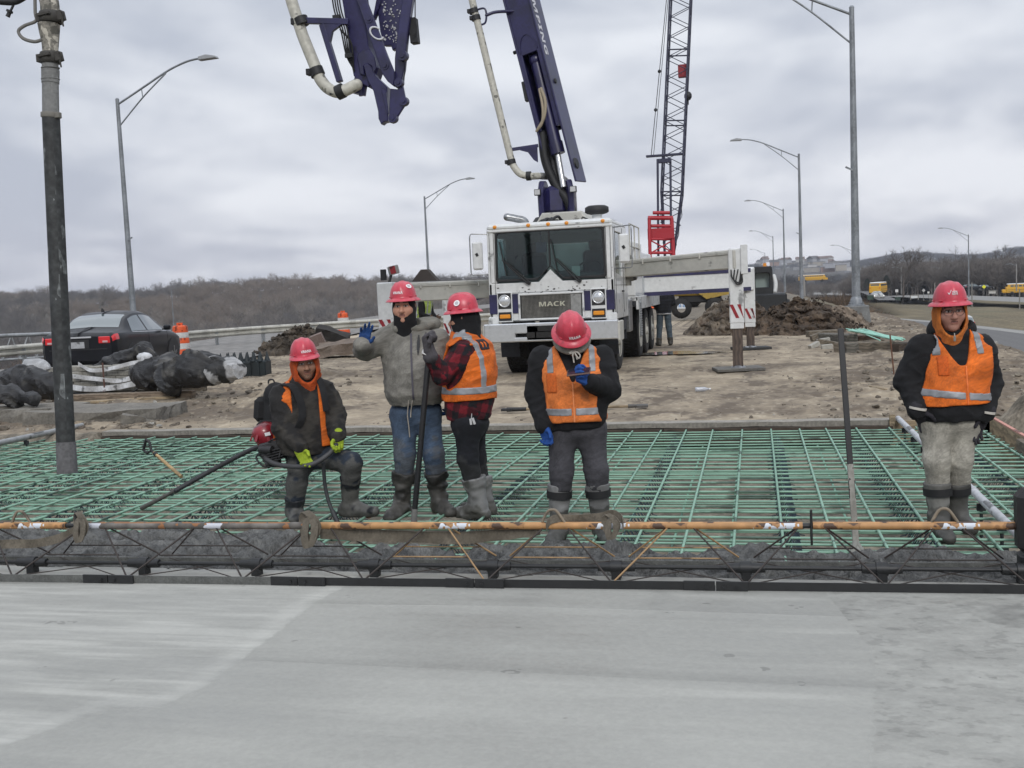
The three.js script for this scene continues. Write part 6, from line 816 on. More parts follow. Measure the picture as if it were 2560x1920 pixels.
  mb().tube([K(438, 1240, 0.28), K(440, 1300, 0.25), K(450, 1400, 0.22), K(475, 1500, 0.22), K(505, 1570, 0.24), K(522, 1606, 0.26)], 0.015, 8, 40).cyl(K(497, 1550, 0.24), K(530, 1625, 0.27), 0.02, 0.018).build('vibrator_hose', mat(C3(0.045, 0.048, 0.052), 0.6, { map: T.scuff }), bp);
  mb().tube([sub(dp(665, 1110, 8.6), B), sub(dp(620, 1128, 8.5), B), sub(dp(540, 1170, 8.35), B), sub(dp(440, 1226, 8.2), B)], 0.02, 10, 30).build('drive_shaft', mat(C3(0.022, 0.023, 0.026), 0.6, { map: T.scuff }), bp);
  const tail = sub(dp(440, 1226, 8.2), B); mb().cyl(tail, sub(gp(355, 1270, -0.06), B), 0.014, 0.02, 10).build('vibrator_head', mat(C3(0.16, 0.155, 0.14), 0.8, { map: T.concrete }), bp);
}
// ---------- worker waving
{
  const [t, J0, B] = personBase('tall worker in grey zip hoodie and black balaclava waving a blue gloved hand', 0, 1035, 1290, -0.10), J = ZP(640, 680, 2.5917)(J0), fw = facing(-6), sd = RIMG.clone();
  const Hm = frameM(J(958, 222, 0.10), add(facing(-6), V(0, -0.02, 0)), V(-0.02, 1, 0)), arms = [[J(850, 430, 0.03), J(705, 500, 0.12), J(690, 472, 0.36)], [J(1180, 440, 0.0), J(1240, 640, -0.08), J(1262, 800, -0.02)]];
  const L = [[J(955, 930, 0), J(965, 1185, 0.06), J(945, 1510, 0.0), J(868, 1588, 0.20)], [J(1115, 930, 0), J(1150, 1180, 0.06), J(1190, 1490, 0.0), J(1258, 1570, 0.18)]]; L[0].boot = J(962, 1300, 0.04); L[1].boot = J(1165, 1300, 0.04); L[0][3].y = 0; L[1][3].y = 0.012;
  const T1 = [[J(1030, 855, 0.03), 0.205, 0.16], [J(1030, 780, 0.05), 0.232, 0.195], [J(1025, 650, 0.05), 0.238, 0.19], [J(1020, 520, 0.04), 0.24, 0.165], [J(1010, 430, 0.02), 0.235, 0.13], [J(995, 380, 0.02), 0.15, 0.105], [J(985, 345, 0.03), 0.085, 0.09]];
  const torso = loft(T1, sd, fw), pts = T1.map((a) => a[0]); skinBody(t, Hm, [loft(T1.map(([c, a, b]) => [c, a * 0.75, b * 0.75]), sd, fw)], arms, L, { skin: C3(0.36, 0.185, 0.125), wide: 1.08, neckTop: J(980, 330, 0.05) });
  const zipX = J(1000, 600).x, c0 = J(1020, 600, 0.04);
  garment(t, 'hoodie', torso, arms, { pts, up: 0.092, el: 0.084, wr: 0.066, amp: 0.007, colour: (x, y, z, c) => { const k = fbm3(x * 13, y * 13, z * 13, 3); c.setRGB(0.30, 0.285, 0.25).multiplyScalar(1 + 0.18 * k); } });
  const surf = (px, py, lift = 0.012) => { const p = J(px, py, 0.4), d = FWD.clone(); for (let i = 0; i < 40; i++) { const s = torso(p.x, p.y, p.z); if (s < lift) break; p.addScaledVector(d, Math.max(s - lift, 0.002)); } return p; };
  { const P = []; for (let i = 0; i <= 24; i++) P.push(surf(mix(983, 1008, i / 24), mix(408, 838, i / 24), 0.010)); mb().ribbon(P, 0.014, 0.006, RIMG).build('zipper', mat(C3(0.05, 0.045, 0.06), 0.6), t); }
  { const P = []; for (let i = 0; i <= 8; i++) P.push(surf(1036, mix(418, 545, i / 8), 0.011)); const g = mb(); P.forEach((p, i) => i && g.bar(P[i - 1], p, 0.004 + 0.020 * Math.sin(i / 8.5 * Math.PI), 0.006, TOCAM)); g.build('pocket_zip', black, t); }
  { const p = surf(1083, 408, 0.011); mb().bar(add(p, V(-0.014, -0.014, 0)), add(p, V(0, 0.012, 0)), 0.004, 0.004, TOCAM).bar(add(p, V(0, 0.012, 0)), add(p, V(0.014, -0.014, 0)), 0.004, 0.004, TOCAM).bar(add(p, V(-0.004, -0.014, 0)), add(p, V(0.003, -0.004, 0)), 0.003, 0.004, TOCAM).build('chest_logo', mat(C3(0.06, 0.055, 0.06), 0.8), t); }
  { const P = new THREE.CatmullRomCurve3([surf(975, 850, 0.02), J(982, 930, 0.20), J(990, 1000, 0.19), J(996, 1068, 0.18)]).getPoints(20); mb().tube(P, 0.0045, 6, 30).tube([surf(1000, 850, 0.02), J(1004, 900, 0.2), J(1002, 940, 0.2)], 0.0045, 6).build('drawstring', mat(C3(0.32, 0.29, 0.25), 0.9), t); }
  // hood lying on the shoulders
  { const c = J(990, 350, -0.005), f1 = ellip(add(c, V(0, -0.01, 0)), 0.165, 0.075, 0.15, sd, UP, fw), f2 = ellip(add(c, V(0, 0.035, 0)).addScaledVector(fw, 0.04), 0.098, 0.085, 0.115, sd, UP, fw), hk = ellip(J(1130, 335, -0.10), 0.085, 0.06, 0.08); const g = sdfMesh((x, y, z) => smax(smin(f1(x, y, z), hk(x, y, z), 0.05), -f2(x, y, z), 0.015) + 0.007 * n3(x * 17, y * 17, z * 17), add(c, V(-0.32, -0.2, -0.32)), add(c, V(0.34, 0.2, 0.32)), 0.009, flat(C3(0.31, 0.295, 0.25))); mesh('hood', g, M_cloth, t); }
  hood(t, Hm, 'balaclava', [0, -0.02, -0.012, 0.090, 0.135, 0.112], [-0.018, 0.105, 0.064 * 1.06, 0.066, 0.085], flat(C3(0.010, 0.010, 0.012)), M_cloth, { n0: 0.085, n1: 0.10, amp: 0.004 });
  hardHat(t, Hm, { word: 'VRANA', size: 0.019, at: -0.18, el: 0.33, brim: () => 0.027, stickers: [[0.85, 0.75, 0.022]] });
  legs(t, L, { fat: 1.02, colour: (x, y, z, c) => { const k = fbm3(x * 10, y * 14, z * 10, 4); c.setRGB(0.085, 0.130, 0.205).multiplyScalar(1 + 0.35 * k); const t0 = sstep(0.72, 0.45, y); if (k + t0 * 0.7 - 0.4 > 0) c.lerp(MUD, 0.55 * clamp((k + t0 * 0.7 - 0.4) * 6)); }, bootR: 0.083, bootFold: 0.016, bootColour: (l, i, top) => mudColour(C3(0.04, 0.038, 0.034), C3(0.10, 0.095, 0.085), top.y - 0.22, top.y - 0.02) });
  const blue = flat(C3(0.018, 0.085, 0.30)); mesh('glove', handGeo(J(692, 476, 0.36), add(RIMG.clone().multiplyScalar(0.30), V(0, 1, 0)).addScaledVector(TOCAM, 0.15), RIMG.clone(), [0.16, 0.14, 0.2, 0.28], { colour: blue, cuff: 0.036, spread: 0.10, thumb: 0.3, scale: 0.98, flip: true }), M_glove, t);
  mesh('glove', handGeo(J(1262, 810, -0.02), V(-0.1, -1, 0), TOCAM.clone(), 0.5, { colour: blue, cuff: 0.04 }), M_glove, t);
}
// ---------- worker in checked shirt, turned away, with the long pole
{
  const [t, J0, B] = personBase('worker in red checked shirt and orange vest seen from the side, gripping a black pole', 0, 1195, 1298, -0.10), J = ZP(640, 680, 2.5917)(J0), fw = facing(-118), sd = fw.clone().cross(UP).negate().normalize();   // sd: to his left, which is toward us
  if (sd.dot(TOCAM) < 0) sd.negate();
  const Hm = frameM(J(1345, 300, 0.02), facing(-100).add(V(0, -0.05, 0)), V(0.0, 1, 0)), arms = [[J(1345, 530, 0.12), J(1205, 668, 0.20), J(1125, 530, 0.30)], [J(1405, 520, -0.22), J(1300, 660, -0.22), J(1210, 620, -0.10)]];
  const L = [[J(1370, 990, 0.06), J(1372, 1210, 0.06), J(1440, 1500, 0.02), J(1395, 1600, 0.10)], [J(1405, 990, -0.08), J(1420, 1200, -0.10), J(1480, 1470, -0.12), J(1345, 1590, -0.05)]]; L[0].boot = J(1408, 1335, 0.04); L[1].boot = J(1455, 1330, -0.11); for (const l of L) l[3].y = 0; L[0][3] = add(L[0][2], fw.clone().multiplyScalar(0.17)).setY(0); L[1][3] = add(L[1][2], fw.clone().multiplyScalar(0.17)).setY(0);
  const T1 = [[J(1378, 950, 0), 0.165, 0.155], [J(1380, 860, 0), 0.180, 0.182], [J(1385, 700, 0), 0.190, 0.178], [J(1388, 570, 0), 0.205, 0.165], [J(1380, 470, 0), 0.19, 0.135], [J(1365, 420, 0), 0.12, 0.10], [J(1355, 380, 0), 0.08, 0.085]];
  const torso = loft(T1, sd, fw), pts = T1.map((a) => a[0]); skinBody(t, Hm, [loft(T1.map(([c, a, b]) => [c, a * 0.75, b * 0.75]), sd, fw)], arms, L, { neckTop: J(1350, 370, 0) });
  const check = (x, y, z, c, nx, ny, nz) => { const s = x * sd.x + z * sd.z, f = x * fw.x + z * fw.z, w = 0.062, a = Math.abs(nx * sd.x + nz * sd.z) > 0.6 ? f : s, u = Math.floor((a + y * 0.25) / w + 100) & 1, v = Math.floor((y - a * 0.25) / w + 100) & 1, k = 1 + 0.2 * fbm3(x * 20, y * 20, z * 20, 2); if (u && v) c.setRGB(0.26, 0.012, 0.024); else if (u || v) c.setRGB(0.085, 0.006, 0.013); else c.setRGB(0.008, 0.008, 0.012); c.multiplyScalar(k); };
  garment(t, 'checked_shirt', torso, arms, { pts, up: 0.082, el: 0.07, wr: 0.05, amp: 0.006, cell: 0.009, colour: check });
  const c = J(1385, 700, 0); vest(t, torso, arms, c, sd, fw, { y0: J(0, 884).y, hole: 0.102, pts, neck: (s, y, f) => (f > 0.02 ? Math.max(-0.1, y - J(0, 440).y - 0.0) : y - J(0, 392).y), bands: [(s, y, f) => Math.abs(y - J(0, 818).y) - 0.027, (s, y, f) => Math.max(Math.abs(s - 0.095) - 0.024, f - 0.06, J(0, 800).y - y)], extras: [['back_print', (s, y, f) => { const yy = y - J(0, 530).y, ss = s + 0.0; const frame = Math.max(Math.abs(yy) - 0.038, Math.abs(ss - 0.01) - 0.055, f); return Math.max(frame, -Math.max(Math.abs(yy) - 0.022, Math.abs(Math.abs(ss - 0.01) - 0.02) - 0.013)); }, mat(C3(0.02, 0.014, 0.02), 0.8)]] });
  hood(t, Hm, 'balaclava', [0, -0.025, -0.012, 0.092, 0.14, 0.115], [0.0, 0.14, 0.06, 0.03, 0.06], flat(C3(0.010, 0.010, 0.012)), M_cloth, { n0: 0.092, n1: 0.115, amp: 0.006 });
  hardHat(t, Hm, { brim: () => 0.027, stickers: [[1.4, 0.42, 0.024], [-1.4, 0.42, 0.024], [2.3, 0.10, 0.016, M_hat]] });
  legs(t, L, { fat: 0.98, cell: 0.010, colour: mudColour(C3(0.012, 0.014, 0.020), C3(0.06, 0.06, 0.055), 0.3, 0.6, 0.4), bootR: 0.084, bootFold: 0.008, bootColour: (l, i, top) => mudColour(C3(0.26, 0.26, 0.255), C3(0.12, 0.118, 0.105), l[2].y - 0.10, l[2].y + 0.10) });
  { const q = J(1392, 970, 0.18); mb().box(0.016, 0.045, 0.010, q.x, q.y, q.z, 0, 0, 0.1).box(0.016, 0.05, 0.010, q.x + 0.022, q.y + 0.004, q.z, 0, 0, 0.3).cyl(add(q, V(0.005, 0.02, 0)), add(q, V(0.01, 0.06, 0)), 0.003).build('key_tags', mat(C3(0.5, 0.5, 0.5), 0.4), t); }
  const greyG = flat(C3(0.105, 0.095, 0.105)); mesh('glove', handGeo(J(1126, 520, 0.31), V(-0.15, 1, 0), add(RIMG.clone().multiplyScalar(-0.4), TOCAM), 1.0, { colour: greyG, cuff: 0.050, scale: 1.28, thumb: 0.9 }), M_glove, t); { const a = J(1120, 535, 0.305), b = J(1126, 512, 0.31); mb().cyl(a, b, 0.054, 0.052, 18).build('cuff_band', mat(C3(0.6, 0.58, 0.56), 0.9), t); }
  mesh('glove', handGeo(J(1205, 615, -0.09), fw.clone(), UP, 0.8, { colour: greyG }), M_glove, t);
  const a0 = add(J(1128, 440, 0.27), B), a1 = add(J(1022, 1612, 0.16), B), pole = thing('tool_pole', 'long black tool pole held upright by the checked-shirt worker', 'pole', a1); mb().cyl(V(0, 0, 0), sub(a0, a1), 0.021, 0.021, 14).build('shaft', mat(C3(0.013, 0.013, 0.014), 0.45), pole); const d = sub(a0, a1).normalize(); mb().cyl(V(0, -0.02, 0), d.clone().multiplyScalar(0.09), 0.024, 0.022, 12).build('muddy_end', mat(C3(0.27, 0.265, 0.25), 0.9, { map: T.concrete }), pole);
}
// ---------- worker looking at a phone
{
  const [t, J0, B] = personBase('worker in orange vest with head bowed over a phone, blue gloves, grey trousers', 0, 1440, 1352, -0.12), J = ZP(1240, 720, 2.44)(J0), fw = facing(-2), sd = RIMG.clone();
  const Hm = frameM(J(460, 302, 0.13), TOCAM.clone().add(V(0, -0.80, 0)).addScaledVector(RIMG, 0.05), V(-0.06, 1, 0)), arms = [[J(280, 425, 0), J(248, 640, 0.0), J(290, 845, 0.12)], [J(645, 425, 0), J(690, 618, 0.06), J(570, 575, 0.30)]];
  const L = [[J(400, 870, 0), J(400, 1120, 0.06), J(385, 1450, 0), J(335, 1560, 0.19)], [J(585, 870, 0), J(612, 1120, 0.05), J(640, 1440, 0), J(672, 1545, 0.19)]]; L[0].boot = J(388, 1200, 0.03); L[1].boot = J(618, 1195, 0.03); for (const l of L) l[3].y = 0;
  const T1 = [[J(490, 850, 0.01), 0.185, 0.145], [J(490, 790, 0.02), 0.205, 0.162], [J(475, 660, 0.02), 0.218, 0.165], [J(462, 540, 0.02), 0.226, 0.155], [J(458, 450, 0.01), 0.225, 0.13], [J(458, 385, 0.02), 0.165, 0.105], [J(460, 335, 0.04), 0.09, 0.09]];
  const torso = loft(T1, sd, fw), pts = T1.map((a) => a[0]); skinBody(t, Hm, [loft(T1.map(([c, a, b]) => [c, a * 0.75, b * 0.75]), sd, fw)], arms, L, { neckTop: J(460, 325, 0.06) });
  garment(t, 'black_hoodie', torso, arms, { pts, up: 0.086, el: 0.078, wr: 0.056, amp: 0.008, colour: flat(C3(0.009, 0.009, 0.011)) });
  const c = J(465, 640, 0.02), yv = (z) => J(465, z, 0.2).y; vest(t, torso, arms, c, sd, fw, { dirt: true, y0: yv(828), hole: 0.100, pts, neck: (s, y, f) => { const top = y - yv(335); if (f < -0.02) return top; const w = mix(0.012, 0.105, clamp((y - yv(570)) / (yv(350) - yv(570)))); return Math.max(top, y > yv(575) ? w - Math.abs(s) : -0.1); }, colour: (x, y, z, cc) => { const k = fbm3(x * 9, y * 9, z * 9, 3); cc.setRGB(0.96, 0.25, 0.045).multiplyScalar(1 + 0.10 * k); if (fbm3(x * 10 + 5, y * 10, z * 10, 4) > 0.30) cc.lerp(C3(0.22, 0.11, 0.05), 0.4); },
    bands: [(s, y, f) => Math.max(Math.abs(y - yv(758)) - 0.024, 0.012 - Math.abs(s + 0.005)), (s, y, f) => Math.max(Math.abs(s + 0.145) - 0.022, yv(520) - y, -f - 0.10), (s, y, f) => Math.max(Math.abs(s - 0.135) - 0.022, yv(520) - y, -f - 0.10)],
    extras: [['pocket', (s, y, f) => Math.max(Math.abs(s + 0.142) - 0.032, Math.abs(y - yv(578)) - 0.066, 0.02 - f), mat(C3(0.84, 0.17, 0.02), 0.85, { map: T.cloth })], ['zip', (s, y, f) => Math.max(Math.abs(s + 0.003) - 0.006, y - yv(575), 0.02 - f), mat(C3(0.72, 0.25, 0.09), 0.7)]] });
  // neck gaiter and a light hood collar with a tied cord
  { const g = mb(), n = J(462, 352, 0.10); const f = (x, y, z) => ellip(n, 0.078, 0.07, 0.085, sd, UP, fw)(x, y, z); mesh('neck_gaiter', sdfMesh(f, add(n, V(-0.12, -0.1, -0.14)), add(n, V(0.12, 0.1, 0.14)), 0.008, flat(C3(0.008, 0.008, 0.009))), M_cloth, t); const rimp = []; for (let i = 0; i <= 16; i++) { const a = Math.PI * (1.08 - 1.16 * i / 16); rimp.push(J(462, 330, 0.06).addScaledVector(sd, Math.cos(a) * 0.105).addScaledVector(fw, 0.02 + Math.sin(a) * 0.12).add(V(0, -0.075 * Math.sin(a) + 0.02, 0))); } mb().tube(rimp, 0.024, 10, 60).build('hood_collar', mat(C3(0.36, 0.33, 0.28), 0.95, { map: T.cloth, bump: T.clothBump }), t); const q = J(480, 388, 0.215), Lp = (pts) => g.tube(pts.map(([a, b, cc]) => add(q, V(a, b, cc))), 0.005, 6, 30); Lp([[0, 0, 0], [-0.012, -0.02, 0.01], [-0.01, -0.05, 0.0], [-0.008, -0.07, 0]]); Lp([[0, 0, 0], [0.02, -0.005, 0.01], [0.036, -0.025, 0.01], [0.026, -0.045, 0.005], [0.008, -0.02, 0.01], [0, 0, 0.005]]); Lp([[0, 0, 0], [-0.02, 0.004, 0.01], [-0.03, -0.01, 0.01], [0, -0.004, 0.01]]); Lp([[0, 0, 0], [0.008, -0.03, 0], [0.014, -0.05, 0]]); g.ball(q, 0.009).build('bow', mat(C3(0.5, 0.47, 0.42), 0.9), t); }
  hardHat(t, Hm, { word: 'VRANA', size: 0.019, at: 0.14, el: 0.25, brim: () => 0.027 });
  legs(t, L, { colour: (x, y, z, cc) => { const k = fbm3(x * 12, y * 12, z * 12, 3); cc.setRGB(0.080, 0.078, 0.088).multiplyScalar(1 + 0.25 * k); }, bootR: 0.078, strap: true, bootColour: (l, i, top) => (x, y, z, cc) => { const k = fbm3(x * 12, y * 12, z * 12, 4), d = top.y - y; cc.setRGB(0.25, 0.25, 0.245).multiplyScalar(1 + 0.2 * k); if (d > 0.16 + 0.06 * k) cc.copy(C3(0.115, 0.115, 0.105)).multiplyScalar(1 + 0.35 * k); } });
  const blue = flat(C3(0.015, 0.10, 0.42)); mesh('glove', handGeo(J(290, 850, 0.13), V(0, -1, 0).addScaledVector(RIMG, 0.35).addScaledVector(TOCAM, 0.15), RIMG.clone().addScaledVector(TOCAM, 0.6), [0.5, 0.6, 0.65, 0.7], { colour: blue, cuff: 0.036, scale: 0.94, thumb: 0.8 }), M_glove, t);
  mesh('glove', handGeo(J(572, 570, 0.31), RIMG.clone().negate().addScaledVector(UP, 0.55).addScaledVector(TOCAM, 0.25), V(0, 0.8, 0).addScaledVector(TOCAM, -0.6), [0.6, 0.7, 0.75, 0.8], { colour: blue, cuff: 0.034, scale: 1.02, thumb: 0.7, flip: true }), M_glove, t);
  const pp = add(J(505, 512, 0.37), B), ph = thing('phone', 'brown cased mobile phone held by the worker with bowed head', 'phone', pp); const e = mb().box(0.155, 0.010, 0.078, 0, 0, 0, 0.45, 0.05, 0.10, 0.004); e.build('case', mat(C3(0.10, 0.05, 0.035), 0.5), ph); mb().box(0.145, 0.002, 0.07, 0, 0.006, -0.003, 0.45, 0.05, 0.10, 0.001).build('screen', mat(C3(0.02, 0.02, 0.03), 0.1), ph);
}
// ---------- worker on the right
{
  const [t, J0, B] = personBase('worker in orange vest and beige trousers standing at the right with hands in pockets', 0, 2392, 1342, -0.12), J = ZP(2160, 680, 2.305)(J0), fw = facing(-10), sd = RIMG.clone().multiplyScalar(Math.cos(0.17)).addScaledVector(TOCAM, Math.sin(0.17));
  const Hm = frameM(J(497, 226, 0.08), facing(-8).add(V(0, -0.02, 0)), V(-0.03, 1, 0)), arms = [[J(330, 425, 0), J(242, 625, -0.02), J(305, 800, 0.10)], [J(682, 430, 0), J(728, 630, -0.04), J(700, 815, 0.08)]];
  const L = [[J(410, 880, 0), J(420, 1090, 0.06), J(432, 1430, 0.02), J(490, 1540, 0.20)], [J(565, 880, 0), J(548, 1090, 0.02), J(535, 1390, -0.06), J(620, 1490, 0.06)]]; L[0].boot = J(422, 1215, 0.04); L[1].boot = J(532, 1215, -0.02); for (const l of L) l[3].y = 0; L[1][3].y = 0.02;
  const T1 = [[J(490, 850, 0.02), 0.19, 0.15], [J(492, 800, 0.02), 0.205, 0.165], [J(497, 680, 0.02), 0.215, 0.162], [J(502, 550, 0.01), 0.226, 0.15], [J(505, 450, 0), 0.23, 0.13], [J(505, 385, 0.0), 0.175, 0.11], [J(503, 330, 0.03), 0.10, 0.095]];
  const torso = loft(T1, sd, fw), pts = T1.map((a) => a[0]); skinBody(t, Hm, [loft(T1.map(([c, a, b]) => [c, a * 0.75, b * 0.75]), sd, fw)], arms, L, { skin: C3(0.27, 0.135, 0.10), wide: 1.06, neckTop: J(503, 325, 0.05) });
  garment(t, 'black_jacket', torso, arms, { pts, up: 0.082, el: 0.072, wr: 0.055, amp: 0.009, colour: flat(C3(0.011, 0.011, 0.013)) });
  const c = J(500, 640, 0.02), yv = (z) => J(500, z, 0.2).y; vest(t, torso, arms, c, sd, fw, { y0: yv(778), hole: 0.105, pts, neck: (s, y, f) => { const top = y - yv(338); if (f < -0.02) return top; const w = mix(0.02, 0.105, Math.pow(clamp((y - yv(540)) / (yv(350) - yv(540))), 0.75)); return Math.max(top, y > yv(545) ? w - Math.abs(s - 0.045 * clamp((yv(350) - y) / 0.22)) : -0.1); },
    bands: [(s, y, f) => Math.max(Math.abs(y - yv(715) + 0.11 * s) - 0.024, 0.009 - Math.abs(s - 0.06)), (s, y, f) => Math.max(Math.abs(s + 0.115 + 0.10 * (yv(340) - y) * -0.5) - 0.026, yv(485) - y, -f - 0.10), (s, y, f) => Math.max(Math.abs(s - 0.140 - 0.14 * (yv(340) - y)) - 0.023, yv(485) - y, -f - 0.10)],
    extras: [['pocket', (s, y, f) => Math.max(Math.abs(s + 0.075) - 0.033, Math.abs(y - yv(545)) - 0.062, 0.02 - f), mat(C3(0.88, 0.15, 0.01), 0.85, { map: T.cloth })], ['zip', (s, y, f) => Math.max(Math.abs(s - 0.06) - 0.005, y - yv(545), 0.02 - f), mat(C3(0.8, 0.2, 0.05), 0.7)]] });
  { const p = J(436, 585, 0.5), d = FWD; for (let i = 0; i < 60; i++) { const s = torso(p.x, p.y, p.z) - 0.03; if (s < 0) break; p.addScaledVector(d, Math.max(s, 0.002)); } mb().box(0.036, 0.04, 0.012, p.x, p.y, p.z, 0, 0.13, 0).cyl(add(p, V(0, 0.006, 0)), add(p, V(0, 0.006, 0.012)), 0.013, 0.013, 14).build('badge', mat(C3(0.13, 0.085, 0.04), 0.6, { map: T.scuff }), t); }
  hood(t, Hm, 'orange_hood', [0, -0.03, -0.012, 0.108, 0.165, 0.118], [-0.035, 0.10, 0.078, 0.125, 0.12], flat(C3(0.80, 0.24, 0.045)), M_cloth, { amp: 0.005, n0: 0.08, n1: 0.085 });
  { const n = J(503, 330, -0.015), f1 = ellip(n, 0.152, 0.10, 0.14, sd, UP, fw), cut = ellip(add(n, V(0, 0.07, 0)).addScaledVector(fw, 0.03), 0.112, 0.115, 0.12, sd, UP, fw), vv = (x, y, z) => { const s = (x - n.x) * sd.x + (z - n.z) * sd.z - 0.01, f = (x - n.x) * fw.x + (z - n.z) * fw.z; return f > 0 ? Math.abs(s) - 0.02 - 0.7 * (y - n.y + 0.09) : 1; }; mesh('jacket_hood', sdfMesh((x, y, z) => smax(smax(f1(x, y, z), -cut(x, y, z), 0.015), -vv(x, y, z), 0.01) + 0.006 * n3(x * 18, y * 18, z * 18), add(n, V(-0.22, -0.16, -0.22)), add(n, V(0.22, 0.16, 0.22)), 0.0085, flat(C3(0.012, 0.012, 0.014))), M_cloth, t); const z0 = J(520, 358, 0.18), zz = mb(); zz.bar(J(521, 352, 0.17), J(523, 400, 0.185), 0.006, 0.005, TOCAM).box(0.014, 0.03, 0.006, J(523, 385, 0.19).x, J(523, 385, 0.19).y, J(523, 385, 0.19).z); zz.build('zip_pull', mat(C3(0.25, 0.24, 0.22), 0.4, { metal: 0.6 }), t); }
  { const g = mb(); for (const s of [-1, 1]) { const q = []; for (let i = 0; i <= 16; i++) { const a = i / 16 * Math.PI * 2; q.push(V(s * 0.034 + Math.cos(a) * 0.027, -0.004 + Math.sin(a) * 0.019, 0.105 - 0.012 * Math.abs(Math.cos(a)) * (Math.cos(a) * s > 0 ? 1.6 : 0.2))); } g.tube(q, 0.0014, 5, 40); g.cyl(V(s * 0.061, 0.002, 0.088), V(s * 0.084, 0.004, -0.01), 0.0016, 0.0016, 5); } g.cyl(V(-0.008, 0.002, 0.105), V(0.008, 0.002, 0.105), 0.0015, 0.0015, 5); const q = g.geo(); q.applyMatrix4(Hm); mesh('glasses', q, mat(C3(0.03, 0.025, 0.025), 0.4), t); }
  hardHat(t, Hm, { word: 'VOTE', size: 0.011, at: 0.02, el: 0.50, tick: [-0.30, 0.45], brim: () => 0.027 });
  { const b = text('NOTE', 0.011, 0.001); const q = b.attributes.position; for (let i = 0; i < q.count; i++) { const a = 0.02 + q.getX(i) / 0.110, e = 0.385 + q.getY(i) / 0.118, rr = Math.pow(Math.cos(e), 0.72), p = V(Math.sin(a) * 0.100 * rr, 0.066 + Math.sin(e) * 0.121, Math.cos(a) * 0.119 * rr); p.addScaledVector(sub(p, V(0, 0.04, 0)).normalize(), 0.0035 + q.getZ(i)); q.setXYZ(i, p.x, p.y, p.z); } const g = mb().add(b).geo(); g.applyMatrix4(Hm); mesh('hat_lettering', g, M_decal, t); }
  legs(t, L, { colour: (x, y, z, cc) => { const k = fbm3(x * 10, y * 10, z * 10, 4); cc.setRGB(0.52, 0.49, 0.415).multiplyScalar(1 + 0.07 * k); if (k > 0.42 || y < 0.46 + 0.2 * k) cc.lerp(C3(0.30, 0.28, 0.235), 0.3); }, bootR: 0.080, strap: true, bootColour: (l, i, top) => (x, y, z, cc) => { const k = fbm3(x * 11, y * 11, z * 11, 4), d = top.y - y; cc.setRGB(0.17, 0.165, 0.15).multiplyScalar(1 + 0.3 * k); if (d > 0.08 && k > 0.02) cc.copy(C3(0.27, 0.265, 0.245)); if (d > 0.2 + 0.1 * k || i) cc.lerp(C3(0.075, 0.073, 0.066), 0.8); } });
  const gy = flat(C3(0.035, 0.032, 0.042)); mesh('glove', handGeo(J(308, 795, 0.09), sub(J(365, 885, 0.03), J(308, 795, 0.09)), RIMG.clone().addScaledVector(TOCAM, 0.5), 0.25, { colour: gy, cuff: 0.05, scale: 1.1 }), M_glove, t); mesh('glove', handGeo(J(702, 818, 0.07), sub(J(640, 925, 0.04), J(702, 818, 0.07)), RIMG.clone().negate().addScaledVector(TOCAM, 0.5), 0.25, { colour: gy, cuff: 0.05, scale: 1.12, flip: true }), M_glove, t);
  for (const [a, b] of [[J(283, 792, 0.10), J(330, 780, 0.12)], [J(668, 808, 0.11), J(735, 806, 0.08)]]) mb().cyl(lerp(a, b, 0.5).add(V(0, -0.006, 0)), lerp(a, b, 0.5).add(V(0.003, 0.008, 0)), 0.056, 0.056, 16).build('glove_cuff', mat(C3(0.5, 0.47, 0.42), 0.9), t);
}
